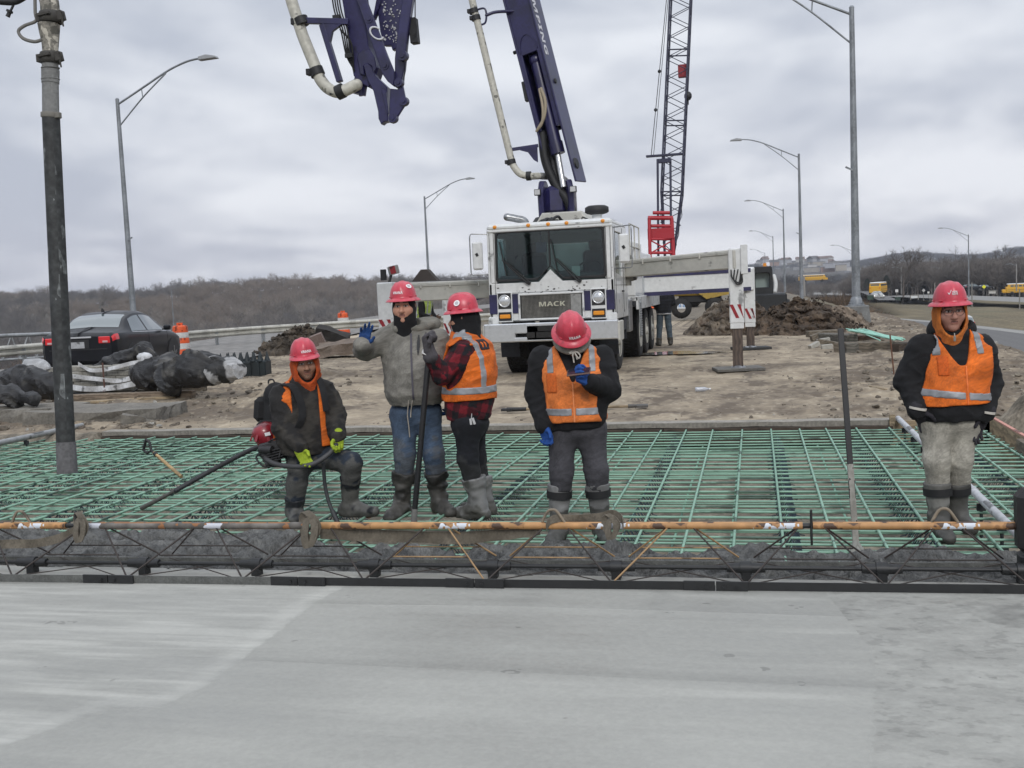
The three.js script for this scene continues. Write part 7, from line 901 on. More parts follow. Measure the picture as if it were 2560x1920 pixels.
// ---------- the two farther men
function farPerson(label, depth, u, v, gy, o) {
  const b = gp(u, v, gy), t = thing('person', label, 'person', b), fw = facing(o.face), sd = V(fw.z, 0, -fw.x), P = (s, y, f) => V(0, y, 0).addScaledVector(sd, s).addScaledVector(fw, f), lean = o.lean ?? 0;
  const L = [[P(-0.09, 0.92, 0), P(-0.12, 0.5, 0.02), P(-0.15, 0.11, 0), P(-0.18, 0, 0.17)], [P(0.09, 0.92, 0), P(0.12, 0.5, 0.02), P(0.15, 0.11, 0), P(0.19, 0, 0.17)]]; for (const l of L) l.boot = lerp(l[1], l[2], 0.75);
  const T1 = [[P(0, 0.84, 0), 0.19, 0.14], [P(0, 1.05, 0.15 * lean), 0.20, 0.15], [P(0, 1.28, 0.5 * lean), 0.22, 0.145], [P(0, 1.42, 0.8 * lean), 0.20, 0.12], [P(0, 1.5, 0.95 * lean), 0.09, 0.085]], torso = loft(T1, sd, fw), q = 0.65 * lean;
  const arms = [[P(-0.20, 1.38, q), P(-0.26, 1.10, q + 0.02), P(-0.14, 1.0, q + 0.22)], [P(0.20, 1.38, q), P(0.26, 1.10, q + 0.02), P(0.14, 1.0, q + 0.22)]], Hm = frameM(P(0, 1.66 - lean * 0.25, lean * 1.1 + 0.02), fw.clone().add(V(0, -lean * 1.5, 0)));
  skinBody(t, Hm, [loft(T1.map(([c, a, d]) => [c, a * 0.75, d * 0.75]), sd, fw)], arms, L, { neckTop: P(0, 1.55, lean) });
  garment(t, 'jacket', torso, arms, { pts: T1.map((a) => a[0]), cell: 0.016, amp: 0.008, colour: o.jacket }); legs(t, L, { colour: o.trousers, cell: 0.016, bootColour: () => flat(o.boots ?? C3(0.09, 0.08, 0.065)) });
  if (o.hem) { const g = loft([[P(0, 0.815, 0), 0.192, 0.142], [P(0, 0.85, 0), 0.196, 0.145]], sd, fw); mesh('shirt_hem', sdfMesh(g, P(0, 0.84, 0).add(V(-0.3, -0.08, -0.3)), P(0, 0.84, 0).add(V(0.3, 0.08, 0.3)), 0.014, flat(C3(0.5, 0.5, 0.5))), M_cloth, t); }
  if (o.vest) vest(t, torso, arms, P(0, 1.2, 0), sd, fw, { y0: 0.98, hole: 0.10, pts: T1.map((a) => a[0]), neck: (s, y, f) => y - 1.5, colour: flat(C3(0.55, 0.72, 0.16)), bands: [(s, y, f) => Math.abs(Math.abs(s) - 0.09) - 0.022, (s, y) => Math.abs(y - 1.08) - 0.025] });
  hardHat(t, Hm, { brim: () => 0.02 }); for (const [i, a] of arms.entries()) mesh('hand', handGeo(a[2], fw.clone().add(V(0, -0.2, 0)), UP, 0.5, { colour: flat(C3(0.2, 0.11, 0.075)), flip: !!i }), M_glove, t);
  return t;
}
farPerson('man in dark padded jacket and jeans standing beyond the truck, back turned', 0, 1662, 864, 0, { face: 178, jacket: (x, y, z, c) => { c.setRGB(0.012, 0.013, 0.018).multiplyScalar(1 + 0.5 * Math.sin(y * 75)); }, trousers: flat(C3(0.10, 0.135, 0.165)), hem: true });
farPerson('man in lime hi-vis vest bending by the truck outrigger behind the waving worker', 0, 1063, 885, 0, { face: 60, lean: 0.14, jacket: flat(C3(0.008, 0.008, 0.010)), trousers: flat(C3(0.02, 0.02, 0.022)), vest: true });
// ================= THINGS ON THE SITE =================
const r6 = rng(606);
// ---------- vehicles with a lofted shell
function spline1(K, z) { const n = K.length; let i = 0; while (i < n - 2 && z > K[i + 1][0]) i++; const t = clamp((z - K[i][0]) / (K[i + 1][0] - K[i][0])); const a = K[Math.max(i - 1, 0)], b = K[i], c = K[i + 1], d = K[Math.min(i + 2, n - 1)]; return b.map((_, k) => { if (k === 0) return z; const m1 = (c[k] - a[k]) / Math.max(c[0] - a[0], 1e-6) * (c[0] - b[0]), m2 = (d[k] - b[k]) / Math.max(d[0] - b[0], 1e-6) * (c[0] - b[0]), t2 = t * t, t3 = t2 * t; return (2 * t3 - 3 * t2 + 1) * b[k] + (t3 - 2 * t2 + t) * m1 * 0.7 + (-2 * t3 + 3 * t2) * c[k] + (t3 - t2) * m2 * 0.7; }); }
function carShell(K) {                                            // K: [z, half width, bottom, belt, roof, roof half width]
  const pt = (z, v, s) => { const [, w, y0, yb, yr, wr] = spline1(K, z); const Q = [[0, y0], [w * 0.88, y0], [w * 0.97, y0 + 0.08], [w, mix(y0, yb, 0.5)], [w * 0.985, yb - 0.05], [mix(w * 0.96, wr, 0.03), yb], [wr + 0.03, mix(yb, yr, 0.88)], [wr * 0.86, yr - 0.008], [0, yr + 0.02]]; const i = Math.min(Math.floor(v), 7), t = v - i; return V(s * mix(Q[i][0], Q[i + 1][0], t), mix(Q[i][1], Q[i + 1][1], t), z); };
  const patch = (z0, z1, nz, v0, v1, nv, off = 0, both = true) => { const P = [], I = []; for (const s of both === true ? [1, -1] : [both]) { const b = P.length / 3; for (let i = 0; i <= nz; i++) for (let j = 0; j <= nv; j++) { const za = typeof z0 === 'function' ? z0(j / nv) : z0, zb = typeof z1 === 'function' ? z1(j / nv) : z1, z = mix(za, zb, i / nz), v = mix(v0, v1, j / nv), p = pt(z, v, s); if (off) { const e = 0.01, a = sub(pt(z + e, v, s), pt(z - e, v, s)), c = sub(pt(z, Math.min(v + e, 8), s), pt(z, v - e, s)), n = a.cross(c).normalize(); if (n.x * s < 0 || (Math.abs(n.x) < 0.05 && n.y < 0)) n.negate(); p.addScaledVector(n, off); } P.push(p.x, p.y, p.z); } for (let i = 0; i < nz; i++) for (let j = 0; j < nv; j++) { const a = b + i * (nv + 1) + j; I.push(a, a + 1, a + nv + 1, a + 1, a + nv + 2, a + nv + 1); } } const g = new THREE.BufferGeometry(); g.setAttribute('position', new THREE.Float32BufferAttribute(P, 3)); g.setIndex(I); const m = mergeVertices(g, 1e-4); m.computeVertexNormals(); return faceUV(plain(m)); };
  return { pt, patch };
}
const SEDAN = [[0, 0.76, 0.40, 0.90, 0.94, 0.66], [0.06, 0.83, 0.30, 0.97, 1.01, 0.68], [0.45, 0.885, 0.24, 0.99, 1.055, 0.70], [0.72, 0.895, 0.22, 0.99, 1.09, 0.68], [1.25, 0.90, 0.20, 0.98, 1.36, 0.60], [1.75, 0.90, 0.20, 0.965, 1.465, 0.575], [2.3, 0.90, 0.20, 0.95, 1.475, 0.57], [2.85, 0.895, 0.20, 0.94, 1.38, 0.58], [3.45, 0.89, 0.20, 0.92, 1.05, 0.68], [3.9, 0.88, 0.21, 0.87, 0.95, 0.70], [4.3, 0.85, 0.24, 0.78, 0.85, 0.66], [4.52, 0.76, 0.30, 0.66, 0.70, 0.6], [4.6, 0.62, 0.36, 0.58, 0.60, 0.5]];
const SUV = SEDAN.map(([z, w, a, b, c, d], i) => [z, w * 1.02, a + 0.08, b + 0.12, i < 2 ? [1.05, 1.20][i] : i < 8 ? [1.60, 1.70, 1.74, 1.75, 1.74, 1.62][i - 2] : c + 0.13, i < 8 ? Math.max(0.60, d) : d]);
const tint = mat(C3(0.10, 0.125, 0.13), 0.06, { clearcoat: 1, clearcoatRoughness: 0.02 }), lampRed = mat(C3(0.62, 0.02, 0.025), 0.15, { clearcoat: 1 }), lampClear = mat(C3(0.6, 0.6, 0.6), 0.12, { clearcoat: 1 });
function makeCar(label, cat, colour, K, pos, turn, o = {}) {
  const t = thing(o.name ?? 'car', label, cat, pos, turn, o.group), sh = carShell(K), paint = mat(colour, 0.45, { clearcoat: 0.3, clearcoatRoughness: 0.1, specularIntensity: 0.4, map: T.grime }), hi = o.hi ?? true, suv = K === SUV;
  const nz = hi ? 60 : 24; const body = mb().add(sh.patch(0, 4.6, nz, 0, 8, hi ? 32 : 16)); { const P = []; for (let s of [1, -1]) for (let i = 0; i < 8; i++) { const a = sh.pt(0, i, s), b = sh.pt(0, i + 1, s); P.push(0, 0.6, 0, a.x, a.y, a.z, b.x, b.y, b.z); const c = sh.pt(4.6, i, s), d = sh.pt(4.6, i + 1, s); P.push(0, 0.5, 4.6, c.x, c.y, c.z, d.x, d.y, d.z); } const g = new THREE.BufferGeometry(); g.setAttribute('position', new THREE.Float32BufferAttribute(P, 3)); g.computeVertexNormals(); body.add(g); } body.build('body', paint, t);
  const z1 = suv ? 0.5 : 1.02; for (const s of [1, -1]) { mb().add(sh.patch((k) => z1 + 0.26 * k, (k) => 1.98 - 0.03 * k, 10, 5.08, 5.90, 6, 0.004, s)).build('rear_side_window', tint, t); mb().add(sh.patch((k) => 2.06 - 0.03 * k, (k) => 3.22 - 0.46 * k, 10, 5.08, 5.90, 6, 0.004, s)).build('front_side_window', tint, t); }
  mb().add(sh.patch(suv ? 0.10 : 0.80, suv ? 0.36 : 1.42, 10, suv ? 6.2 : 6.6, 8, 8, 0.005)).build('rear_window', tint, t); mb().add(sh.patch(2.82, 3.40, 10, 6.6, 8, 8, 0.005)).build('windscreen', tint, t);
  if (hi) mb().add(sh.patch(1.0, 3.3, 30, 4.93, 5.03, 2, 0.008)).build('chrome_trim', chrome, t);
  for (const s of [-1, 1]) for (const z of [0.88, 3.66]) { const w = mb(); w.lathe([[0.19, -0.10], [0.30, -0.105], [0.325, -0.07], [0.325, 0.07], [0.30, 0.105], [0.22, 0.10]], M4(0, 0, 0, 0, 0, Math.PI / 2), hi ? 28 : 14); const o2 = w.build('wheel', rubber, t); o2.position.set(s * 0.80, 0.325, z); const q = mb(); q.cyl(V(s * 0.06, 0, 0), V(s * 0.085, 0, 0), 0.215, 0.215, 20); for (let i = 0; i < 5; i++) { const a = i / 5 * 6.283; q.bar(V(s * 0.1, 0, 0), V(s * 0.1, Math.cos(a) * 0.21, Math.sin(a) * 0.21), 0.07, 0.03, V(1, 0, 0)); } q.build('rim', steel, o2); mb().add(new THREE.CylinderGeometry(0.40, 0.40, 0.16, 24), M4(s * 0.826, 0.345, z, 0, 0, Math.PI / 2)).build('wheel_arch', black, t); }
  const lp = (name, za, zb, va, vb, m) => { for (const s of [1, -1]) mb().add(sh.patch(za, zb, 5, va, vb, 5, 0.007, s)).build(name, m, t); };
  if (!suv) { lp('tail_light', 0.02, 0.22, 3.75, 5.0, lampRed); for (const s of [-1, 1]) { mb().box(0.26, 0.15, 0.03, s * 0.60, 0.86, -0.0, 0, 0, 0, 0.012).build('tail_light', lampRed, t); mb().box(0.12, 0.05, 0.03, s * 0.62, 0.82, -0.008, 0, 0, 0, 0.01).build('reversing_light', mat(C3(0.5, 0.32, 0.32), 0.2), t); } mb().box(0.62, 0.035, 0.025, 0, 0.93, -0.002).build('chrome_trim', chrome, t); mb().box(0.34, 0.14, 0.012, 0.02, 0.76, -0.008).build('number_plate', mat(C3(0.42, 0.43, 0.44), 0.6, { map: T.scuff }), t); mb().box(1.3, 0.02, 0.02, 0, 0.66, 0.0).box(0.5, 0.2, 0.01, 0, 0.78, 0.0).build('bumper_seam', black, t); mb().box(0.05, 0.012, 0.004, 0.25, 0.80, -0.012, 0, 0, 0.7).build('sticker', mat(C3(0.5, 0.5, 0.5), 0.6), t); mb().prism([[0, 0], [0.16, 0], [0.05, 0.09], [0.02, 0.09]], 0.03, M4(0, 1.47, 1.45, 0, -Math.PI / 2, 0)).build('roof_aerial', black, t); }
  else { lp('tail_light', 0.02, 0.16, 4.0, 5.6, lampRed); mb().box(1.3, 0.20, 0.03, 0, 0.55, -0.0).build('bumper', black, t); mb().box(0.34, 0.14, 0.012, 0, 0.86, -0.012).build('number_plate', lampClear, t); }
  if (hi) for (const s of [-1, 1]) mb().box(0.20, 0.13, 0.09, s * 0.98, 1.02, 3.02, 0, s * 0.2, 0, 0.035).cyl(V(s * 0.86, 0.98, 3.0), V(s * 0.93, 1.0, 3.02), 0.025).build('door_mirror', paint, t);
  lp('headlight', 4.30, 4.48, 3.6, 4.9, o.lit ? mat(C3(1, 1, 0.95), 0.2, { emissive: C3(1, 0.97, 0.9), emissiveIntensity: 2 }) : lampClear);
  if (hi) for (const z of [1.98, 3.3]) for (const s of [1, -1]) { const P = []; for (let k = 0; k <= 8; k++) { const q = sh.pt(z, 2 + k * 0.36, s); q.x += s * 0.002; P.push(q); } mb().tube(P, 0.004, 4, 16).build('door_seam', black, t); }
  return t;
}
{
  const rl = dp(105, 905, 23.3), rr = dp(290, 905, 23.6), mid = lerp(rl, rr, 0.5); mid.y = 0.06;
  const head = V(-0.21, 0, -0.98).normalize();
  makeCar('black four-door saloon car with red tail lights driving along the ramp by the guardrail', 'car', C3(0.008, 0.009, 0.013), SEDAN, mid, Math.atan2(head.x, head.z));
  const sp = gp(2414, 838, -4.0); makeCar('white SUV driving away behind the rightmost worker, red tail lights', 'car', C3(0.62, 0.63, 0.64), SUV, sp, Math.PI + 0.12, { hi: false });
}
// ---------- traffic barrels
function barrel(label, u, v, y) {
  const t = thing('traffic_barrel', label, 'traffic barrel', gp(u, v, y), 0, 'orange traffic barrels along the ramp'), or = mat(C3(0.80, 0.11, 0.02), 0.55, { map: T.scuff }), wh = mat(C3(0.62, 0.61, 0.58), 0.4, { map: T.scuff }), R = (y2) => mix(0.285, 0.225, y2 / 1.0), n = 24;
  const bands = [[0.04, 0.22, or], [0.22, 0.40, wh], [0.40, 0.57, or], [0.57, 0.74, wh], [0.74, 0.93, or]];
  for (const [a, b, m] of bands) mb().lathe([[R(a) - 0.012, a], [R(a), a + 0.015], [R(b), b - 0.015], [R(b) - 0.012, b]], undefined, n).build(m === or ? 'orange_band' : 'white_band', m, t);
  mb().lathe([[R(0.93) - 0.012, 0.93], [0.19, 0.96], [0.05, 0.97], [0, 0.97]], undefined, n).box(0.2, 0.09, 0.05, 0, 1.0, 0).build('lid', or, t); mb().cyl(V(0, 0, 0), V(0, 0.06, 0), 0.36, 0.34, n).build('rubber_base', black, t); return t;
}
barrel('orange and white traffic barrel beside the front of the dark saloon car', 455, 890, 0.03); barrel('orange and white traffic barrel farther back by the rubble heap', 860, 836, 0.03);
// ---------- guardrails
function sweep(prof, path, b) { const n = path.length, P = []; const F = path.map((p, i) => { const d = sub(path[Math.min(i + 1, n - 1)], path[Math.max(i - 1, 0)]).setY(0).normalize(); return [p, V(-d.z, 0, d.x)]; }); for (let i = 0; i + 1 < n; i++) for (let k = 0; k + 1 < prof.length; k++) { const q = (i2, k2) => F[i2][0].clone().addScaledVector(F[i2][1], prof[k2][0]).add(V(0, prof[k2][1], 0)), a = q(i, k), c = q(i, k + 1), d = q(i + 1, k + 1), e = q(i + 1, k); P.push(...a.toArray(), ...c.toArray(), ...d.toArray(), ...a.toArray(), ...d.toArray(), ...e.toArray()); } const g = new THREE.BufferGeometry(); g.setAttribute('position', new THREE.Float32BufferAttribute(P, 3)); g.computeVertexNormals(); return b.add(g); }
{
  const top = [[-250, 886], [0, 865], [100, 857], [300, 841], [490, 826], [660, 814], [840, 803], [960, 796], [1110, 789], [1240, 782]].map(([u, v], i) => { const p = gp(u, v, [0.72, 0.72, 0.72, 0.71, 0.70, 0.72, 0.75, 0.78, 0.8, 0.82][i]); p.y -= 0.155; return p; });
  const c = new THREE.CatmullRomCurve3(top), L = c.getLength(), t = thing('guardrail', 'long galvanised W-beam guardrail on posts along the far side of the ramp', 'guardrail', [0, 0, 0]);
  const rail = mat(C3(0.56, 0.545, 0.48), 0.5, { metal: 0.1, map: T.grime }), n = Math.ceil(L / 3.8); const W = [[0.0, -0.155], [0.035, -0.145], [0.08, -0.10], [0.08, -0.06], [0.0, -0.02], [0.0, 0.02], [0.08, 0.06], [0.08, 0.10], [0.035, 0.145], [0.0, 0.155], [-0.006, 0.155], [-0.006, -0.155], [0, -0.155]];
  for (let i = 0; i < n; i++) { const P = []; for (let k = 0; k <= 8; k++) P.push(c.getPointAt(clamp((i + k / 8 * 1.02) / n))); sweep(W, P, mb()).build('rail', rail, t); }
  for (let s = 0.4; s < L; s += 1.9) { const p = c.getPointAt(s / L), d = c.getTangentAt(s / L), a = Math.atan2(d.x, d.z); mb().box(0.02, 1.2, 0.15, p.x, p.y - 0.50, p.z, 0, a, 0, 0.004).box(0.10, 1.2, 0.012, p.x, p.y - 0.50, p.z, 0, a, 0, 0.004).build('post', galv, t); }
  const b = thing('bridge_railing', 'grey tubular bridge railing with diagonal bars beyond the guardrail at far left', 'railing', [0, 0, 0]), P0 = dp(-60, 842, 46), P1 = dp(340, 826, 52), P2 = dp(-60, 905, 46), P3 = dp(340, 876, 52); mb().cyl(P0, P1, 0.09, 0.09, 8).build('top_rail', galv, b); mb().cyl(P2, P3, 0.06, 0.06, 8).build('bottom_rail', galv, b); for (let i = 0; i < 10; i++) { mb().cyl(lerp(P0, P1, i / 10), lerp(P2, P3, (i + 0.5) / 10), 0.035, 0.035, 5).cyl(lerp(P0, P1, (i + 1) / 10), lerp(P2, P3, (i + 0.5) / 10), 0.035, 0.035, 5).build('diagonal', galv, b); }
}
// ---------- heaps
function heap(name, label, base, rx, rz, h, o) {
  const t = thing(name, label, o.cat ?? 'dirt heap', base), NA = 170, NR = 74, P = [], K = [], I = [], c = new THREE.Color(), sd = o.seed ?? 0;
  for (let j = 0; j <= NR; j++) for (let i = 0; i < NA; i++) {
    const a = i / NA * Math.PI * 2, q = j / NR, edge = 1 + 0.16 * n2(Math.cos(a) * 1.8 + sd, Math.sin(a) * 1.8) + 0.05 * n2(Math.cos(a) * 6 + sd, Math.sin(a) * 6), x = Math.cos(a) * rx * q * edge, z = Math.sin(a) * rz * q * edge, prof = o.peak ? o.peak(x, z, q) : Math.pow(1 - Math.pow(q, 1.35), 1.0);
    const X = x + sd * 7, k1 = fbm2(X * 1.3, z * 1.3 + sd, 5, 0.55), k2 = ridge2(X * 3.4, z * 3.4 + prof * 4, 3), k3 = fbm2(X * 7 + prof * 9, z * 7, 4, 0.6), m = Math.min(1, prof * 3 + 0.04);
    const y = h * prof * (1 + 0.22 * k1) + m * (o.lump ?? 1) * (0.09 * k2 + 0.11 * k3 + 0.05 * Math.max(0, n2(X * 11, z * 11))) - 0.03; const sx = m * 0.10 * (o.lump ?? 1);
    P.push(x + sx * n2(X * 5, y * 9 + 4), y, z + sx * n2(z * 5, y * 9)); o.colour(x, y / h, z, k1, k3, c); K.push(c.r, c.g, c.b);
  }
  for (let j = 0; j < NR; j++) for (let i = 0; i < NA; i++) { const a = j * NA + i, b = j * NA + (i + 1) % NA; I.push(a, b, a + NA, b, b + NA, a + NA); }
  const g = new THREE.BufferGeometry(); g.setAttribute('position', new THREE.Float32BufferAttribute(P, 3)); g.setAttribute('color', new THREE.Float32BufferAttribute(K, 3)); g.setIndex(I); g.computeVertexNormals(); const uv = []; for (let i = 0; i < P.length; i += 3) uv.push(P[i] + P[i + 1] * 0.4, P[i + 2] + P[i + 1] * 0.4); g.setAttribute('uv', new THREE.Float32BufferAttribute(uv, 2)); mesh('soil', g, vmat(1, { map: T.earth, bump: T.rough, bs: 0.03 }), t);
  if (o.clods) { const cg = mb(), R = rng(o.seed * 31 + 5); for (let i = 0; i < o.clods; i++) { const a = R() * 6.28, q = Math.sqrt(R()) * 1.02, s = 0.02 + 0.085 * R() * R() * R(), x = Math.cos(a) * rx * q, z = Math.sin(a) * rz * q, prof = o.peak ? o.peak(x, z, q) : Math.max(0, 1 - Math.pow(q, 1.35)); const gg = new THREE.IcosahedronGeometry(s, 1), pa = gg.attributes.position; for (let k = 0; k < pa.count; k++) { const f = 1 + 0.5 * n3(pa.getX(k) / s * 1.3 + i, pa.getY(k) / s * 1.3, pa.getZ(k) / s * 1.3); pa.setXYZ(k, pa.getX(k) * f * 1.3, pa.getY(k) * f * 0.8, pa.getZ(k) * f); } gg.computeVertexNormals(); cg.add(gg, M4(x, h * prof + 0.02 + 0.07 * R(), z, R() * 3, R() * 3, R() * 3)); } const cm = cg.build('clods', o.clodM, t); cm.userData.kind = 'stuff'; } return t;
}
const soilM = mat(C3(0.11, 0.082, 0.058), 1, { map: T.earth, bump: T.rough, bs: 0.02 }), brown = (x, y, z, k1, k3, c) => { c.setRGB(0.135, 0.092, 0.060).multiplyScalar(1 + 0.45 * k1 + 0.4 * k3); if (k3 > 0.25) c.lerp(C3(0.18, 0.14, 0.10), 0.5); };
heap('dirt_heap', 'brown dirt heap with grey clay slabs on its left flank behind the outrigger legs', [-0.55, 0, -33.2], 1.55, 1.5, 1.22, { seed: 1, clods: 160, clodM: soilM, colour: (x, y, z, k1, k3, c) => { brown(x, y, z, k1, k3, c); if (x < -0.25 - 0.3 * k1 && k3 > -0.15) c.lerp(C3(0.26, 0.21, 0.155), 0.8); } });
heap('dirt_heap', 'largest dark brown lumpy dirt heap, right of the outrigger legs', [1.25, 0, -32.3], 1.95, 1.8, 1.12, { seed: 2, lump: 1.5, clods: 340, clodM: soilM, colour: brown, peak: (x, z, q) => Math.max(0, 1 - Math.pow(q, 1.25)) * (0.85 + 0.35 * Math.exp(-Math.pow((x - 0.75) / 0.4, 2)) - 0.1 * sstep(0, 1, x)) });
heap('dirt_heap', 'small tan sand heap beside the foot of the near light pole', [2.55, -0.02, -34.0], 1.1, 0.9, 0.72, { seed: 3, lump: 0.6, clods: 60, clodM: mat(C3(0.26, 0.20, 0.15), 1, { map: T.earth }), colour: (x, y, z, k1, k3, c) => c.setRGB(0.30, 0.235, 0.175).multiplyScalar(1 + 0.3 * k1 + 0.25 * k3) });
heap('dirt_heap', 'grey brown rubble heap behind the vibrator worker near the guardrail', [-13.35, 0, -29.5], 1.55, 1.2, 0.80, { seed: 4, lump: 1.3, clods: 160, clodM: mat(C3(0.13, 0.105, 0.08), 1, { map: T.earth }), colour: (x, y, z, k1, k3, c) => { c.setRGB(0.16, 0.125, 0.09).multiplyScalar(1 + 0.4 * k1 + 0.4 * k3); } });
heap('dirt_heap', 'low brown soil heap at the picture edge left of the planks', [gp(30, 1015, 0).x, 0, gp(30, 1015, 0).z], 0.75, 0.5, 0.22, { seed: 5, lump: 0.7, clods: 50, clodM: soilM, colour: brown });
// broken pavement slabs on the rubble heap
function chunk(name, label, cat, p, w, h, d, rot, m, seed, amp = 0.12) { const t = thing(name, label, cat, p); const g = new THREE.BoxGeometry(w, h, d, 6, 3, 6), a = g.attributes.position; for (let i = 0; i < a.count; i++) { const x = a.getX(i), y = a.getY(i), z = a.getZ(i), k = amp * Math.min(w, d); a.setXYZ(i, x + k * n3(x * 5 + seed, y * 5, z * 5), y + k * 0.5 * n3(x * 5, y * 5 + seed, z * 5), z + k * n3(x * 5, y * 5, z * 5 + seed)); } const q = plain(g); q.computeVertexNormals(); q.applyMatrix4(M4(0, 0, 0, ...rot)); mesh('slab', faceUV(q), m, t); return t; }
const oldConc = mat(C3(0.27, 0.25, 0.215), 0.95, { map: T.concrete, bump: T.rough, bs: 0.01 });
chunk('pavement_chunk', 'tilted pinkish broken pavement slab on the rubble heap', 'pavement chunk', dp(800, 862, 29.4), 0.35, 0.62, 0.2, [0.2, 0.3, 0.35], mat(C3(0.30, 0.22, 0.19), 0.95, { map: T.concrete }), 3); chunk('pavement_chunk', 'flat tan broken slab at the right foot of the rubble heap', 'pavement chunk', dp(862, 868, 28.6), 1.5, 0.28, 0.8, [0.1, 0.2, 0.12], mat(C3(0.27, 0.21, 0.165), 0.95, { map: T.concrete }), 5); chunk('pavement_chunk', 'dark upended asphalt slab beside the far traffic barrel', 'pavement chunk', dp(832, 838, 30.2), 0.95, 0.3, 0.4, [0.2, 0.1, -0.35], mat(C3(0.045, 0.04, 0.036), 0.95, { map: T.concrete }), 7);
// old concrete kerb slab at the near left, cracked in two
chunk('concrete_slab_piece', 'cracked old concrete slab piece with broken right end above the rebar at left', 'concrete slab', [gp(215, 1062, 0).x, 0.03, gp(215, 1062, 0).z - 0.5], 2.05, 0.32, 1.0, [0, 0.08, 0], oldConc, 2, 0.07); chunk('concrete_slab_piece', 'old concrete slab piece at the far left edge, left of the crack', 'concrete slab', [gp(10, 1060, 0).x - 0.1, 0.04, gp(10, 1060, 0).z - 0.45], 1.7, 0.32, 1.0, [0, 0.05, 0.01], oldConc, 9, 0.07);
chunk('concrete_slab_piece', 'small broken concrete lump with a slanted face beside the cracked slab', 'concrete slab', [gp(335, 1060, 0).x, -0.03, gp(335, 1060, 0).z - 0.15], 0.5, 0.26, 0.5, [0, 0.4, -0.25], oldConc, 12, 0.2);
// ---------- black geotextile bundles and bags
const facet = (g) => { const q = g.toNonIndexed(); q.computeVertexNormals(); return q; };
const clothBlack = vmat(0.6, { map: T.cloth, bump: T.clothBump, bs: 0.006 });
function bundle(label, pts, rad, o = {}) {                         // pts as [u, v, depth]
  const P = pts.map(([u, v, d]) => dp(u, v, d)), base = P[0].clone(); base.y = 0; const t = thing('tarp_bundle', label, 'tarp bundle', base), Q = P.map((p) => sub(p, base)), fs = []; for (let i = 0; i + 1 < Q.length; i++) fs.push(cone(Q[i], Q[i + 1], rad[i], rad[i + 1])); const u = union(0.10, ...fs), s = o.seed ?? 0, [lo, hi] = bound(Q, Math.max(...rad) + 0.12); lo.y = Math.max(lo.y, -0.06);
  const f = (x, y, z) => { let d = u(x, y, z); if (Math.abs(d) < 0.2) { const q = 1 - 1.7 * Math.abs(n3(x * 2.6 + s + y * 1.6, y * 2.2, z * 2.6)), q2 = 1 - 1.7 * Math.abs(n3(x * 7 + y * 5, y * 6 + s, z * 7 - y * 3)); d -= 0.085 * q * q * q + 0.035 * q2 * q2 - 0.035; }; return smax(d, -0.04 - y, 0.03); };
  mesh('cloth', facet(sdfMesh(f, lo, hi, 0.034, o.colour ?? ((x, y, z, c) => { const k = fbm3(x * 6, y * 6, z * 6, 4); c.setRGB(0.028, 0.028, 0.030).multiplyScalar(1 + 0.5 * k); if (k > 0.05) c.lerp(C3(0.12, 0.115, 0.105), clamp((k - 0.12) * 4)); }))), clothBlack, t); return t;
}
{
  bundle('long black geotextile roll lying at the left edge beside the planks', [[-30, 965, 17.2], [40, 950, 17.2], [90, 955, 16.9], [135, 965, 16.8]], [0.148, 0.200, 0.222, 0.178], { seed: 1 });
  bundle('flat dark tarp below the black roll at the picture edge', [[-40, 990, 15.6], [30, 985, 15.6], [80, 1000, 15.4]], [0.118, 0.148, 0.074], { seed: 2 });
  bundle('peaked dark tarp bundle behind the paver pallet, in front of the car', [[240, 920, 20.2], [300, 900, 20.2], [352, 872, 20.0], [375, 895, 19.8]], [0.089, 0.163, 0.118, 0.148], { seed: 3 });
  bundle('black bag slumped against the right end of the paver pallet', [[345, 938, 18.4], [380, 934, 18.2], [420, 924, 18.0], [425, 958, 17.6]], [0.178, 0.222, 0.237, 0.207], { seed: 4 });
  const b = bundle('grey dusty black bag tied beside the white striped roll', [[450, 930, 17.5], [490, 925, 17.4], [525, 930, 17.4]], [0.252, 0.296, 0.266], { seed: 5 });
  bundle('white and black striped plastic roll at the right end of the tarps', [[540, 930, 17.3], [575, 928, 17.3], [598, 925, 17.5]], [0.237, 0.185, 0.118], { seed: 6, colour: (x, y, z, c) => { const k = fbm3(x * 5, y * 5, z * 5, 3), s = Math.sin((x * 1.0 + z * 0.4) * 17 + 3 * k + y * 4); if (s > -0.25) c.setRGB(0.58, 0.58, 0.58).multiplyScalar(1 + 0.2 * k); else c.setRGB(0.03, 0.03, 0.03); } });
  bundle('crumpled white plastic sheet behind the black roll at left', [[40, 925, 18.4], [80, 915, 18.6], [120, 918, 18.6]], [0.044, 0.096, 0.059], { seed: 8, colour: flat(C3(0.55, 0.56, 0.57)) });
  // dark green plastic rebar chairs, stacked
  const t = thing('chair_stack', 'stack of dark pointed plastic rebar chairs at the end of the tarps', 'rebar chairs', gp(612, 945, 0)), g = mat(C3(0.012, 0.022, 0.026), 0.6, { map: T.grime }), O = t.position; mb().box(1.05, 0.34, 0.5, 0, 0.19, 0, 0, 0.2, 0, 0.02).build('crate', g, t); for (let i = 0; i < 7; i++) for (let k = 0; k < 2; k++) mb().lathe([[0.07, 0], [0.03, 0.10], [0.008, 0.19], [0, 0.2]], M4(-0.45 + i * 0.15 + k * 0.05, 0.36, 0.15 - k * 0.25), 5).build('spike', g, t); for (let i = 0; i < 6; i++) mb().box(0.02, 0.34, 0.03, -0.45 + i * 0.18, 0.2, 0.26 + 0.03 * (i - 3) * -0.6, 0, 0.2).build('rib', g, t);
}
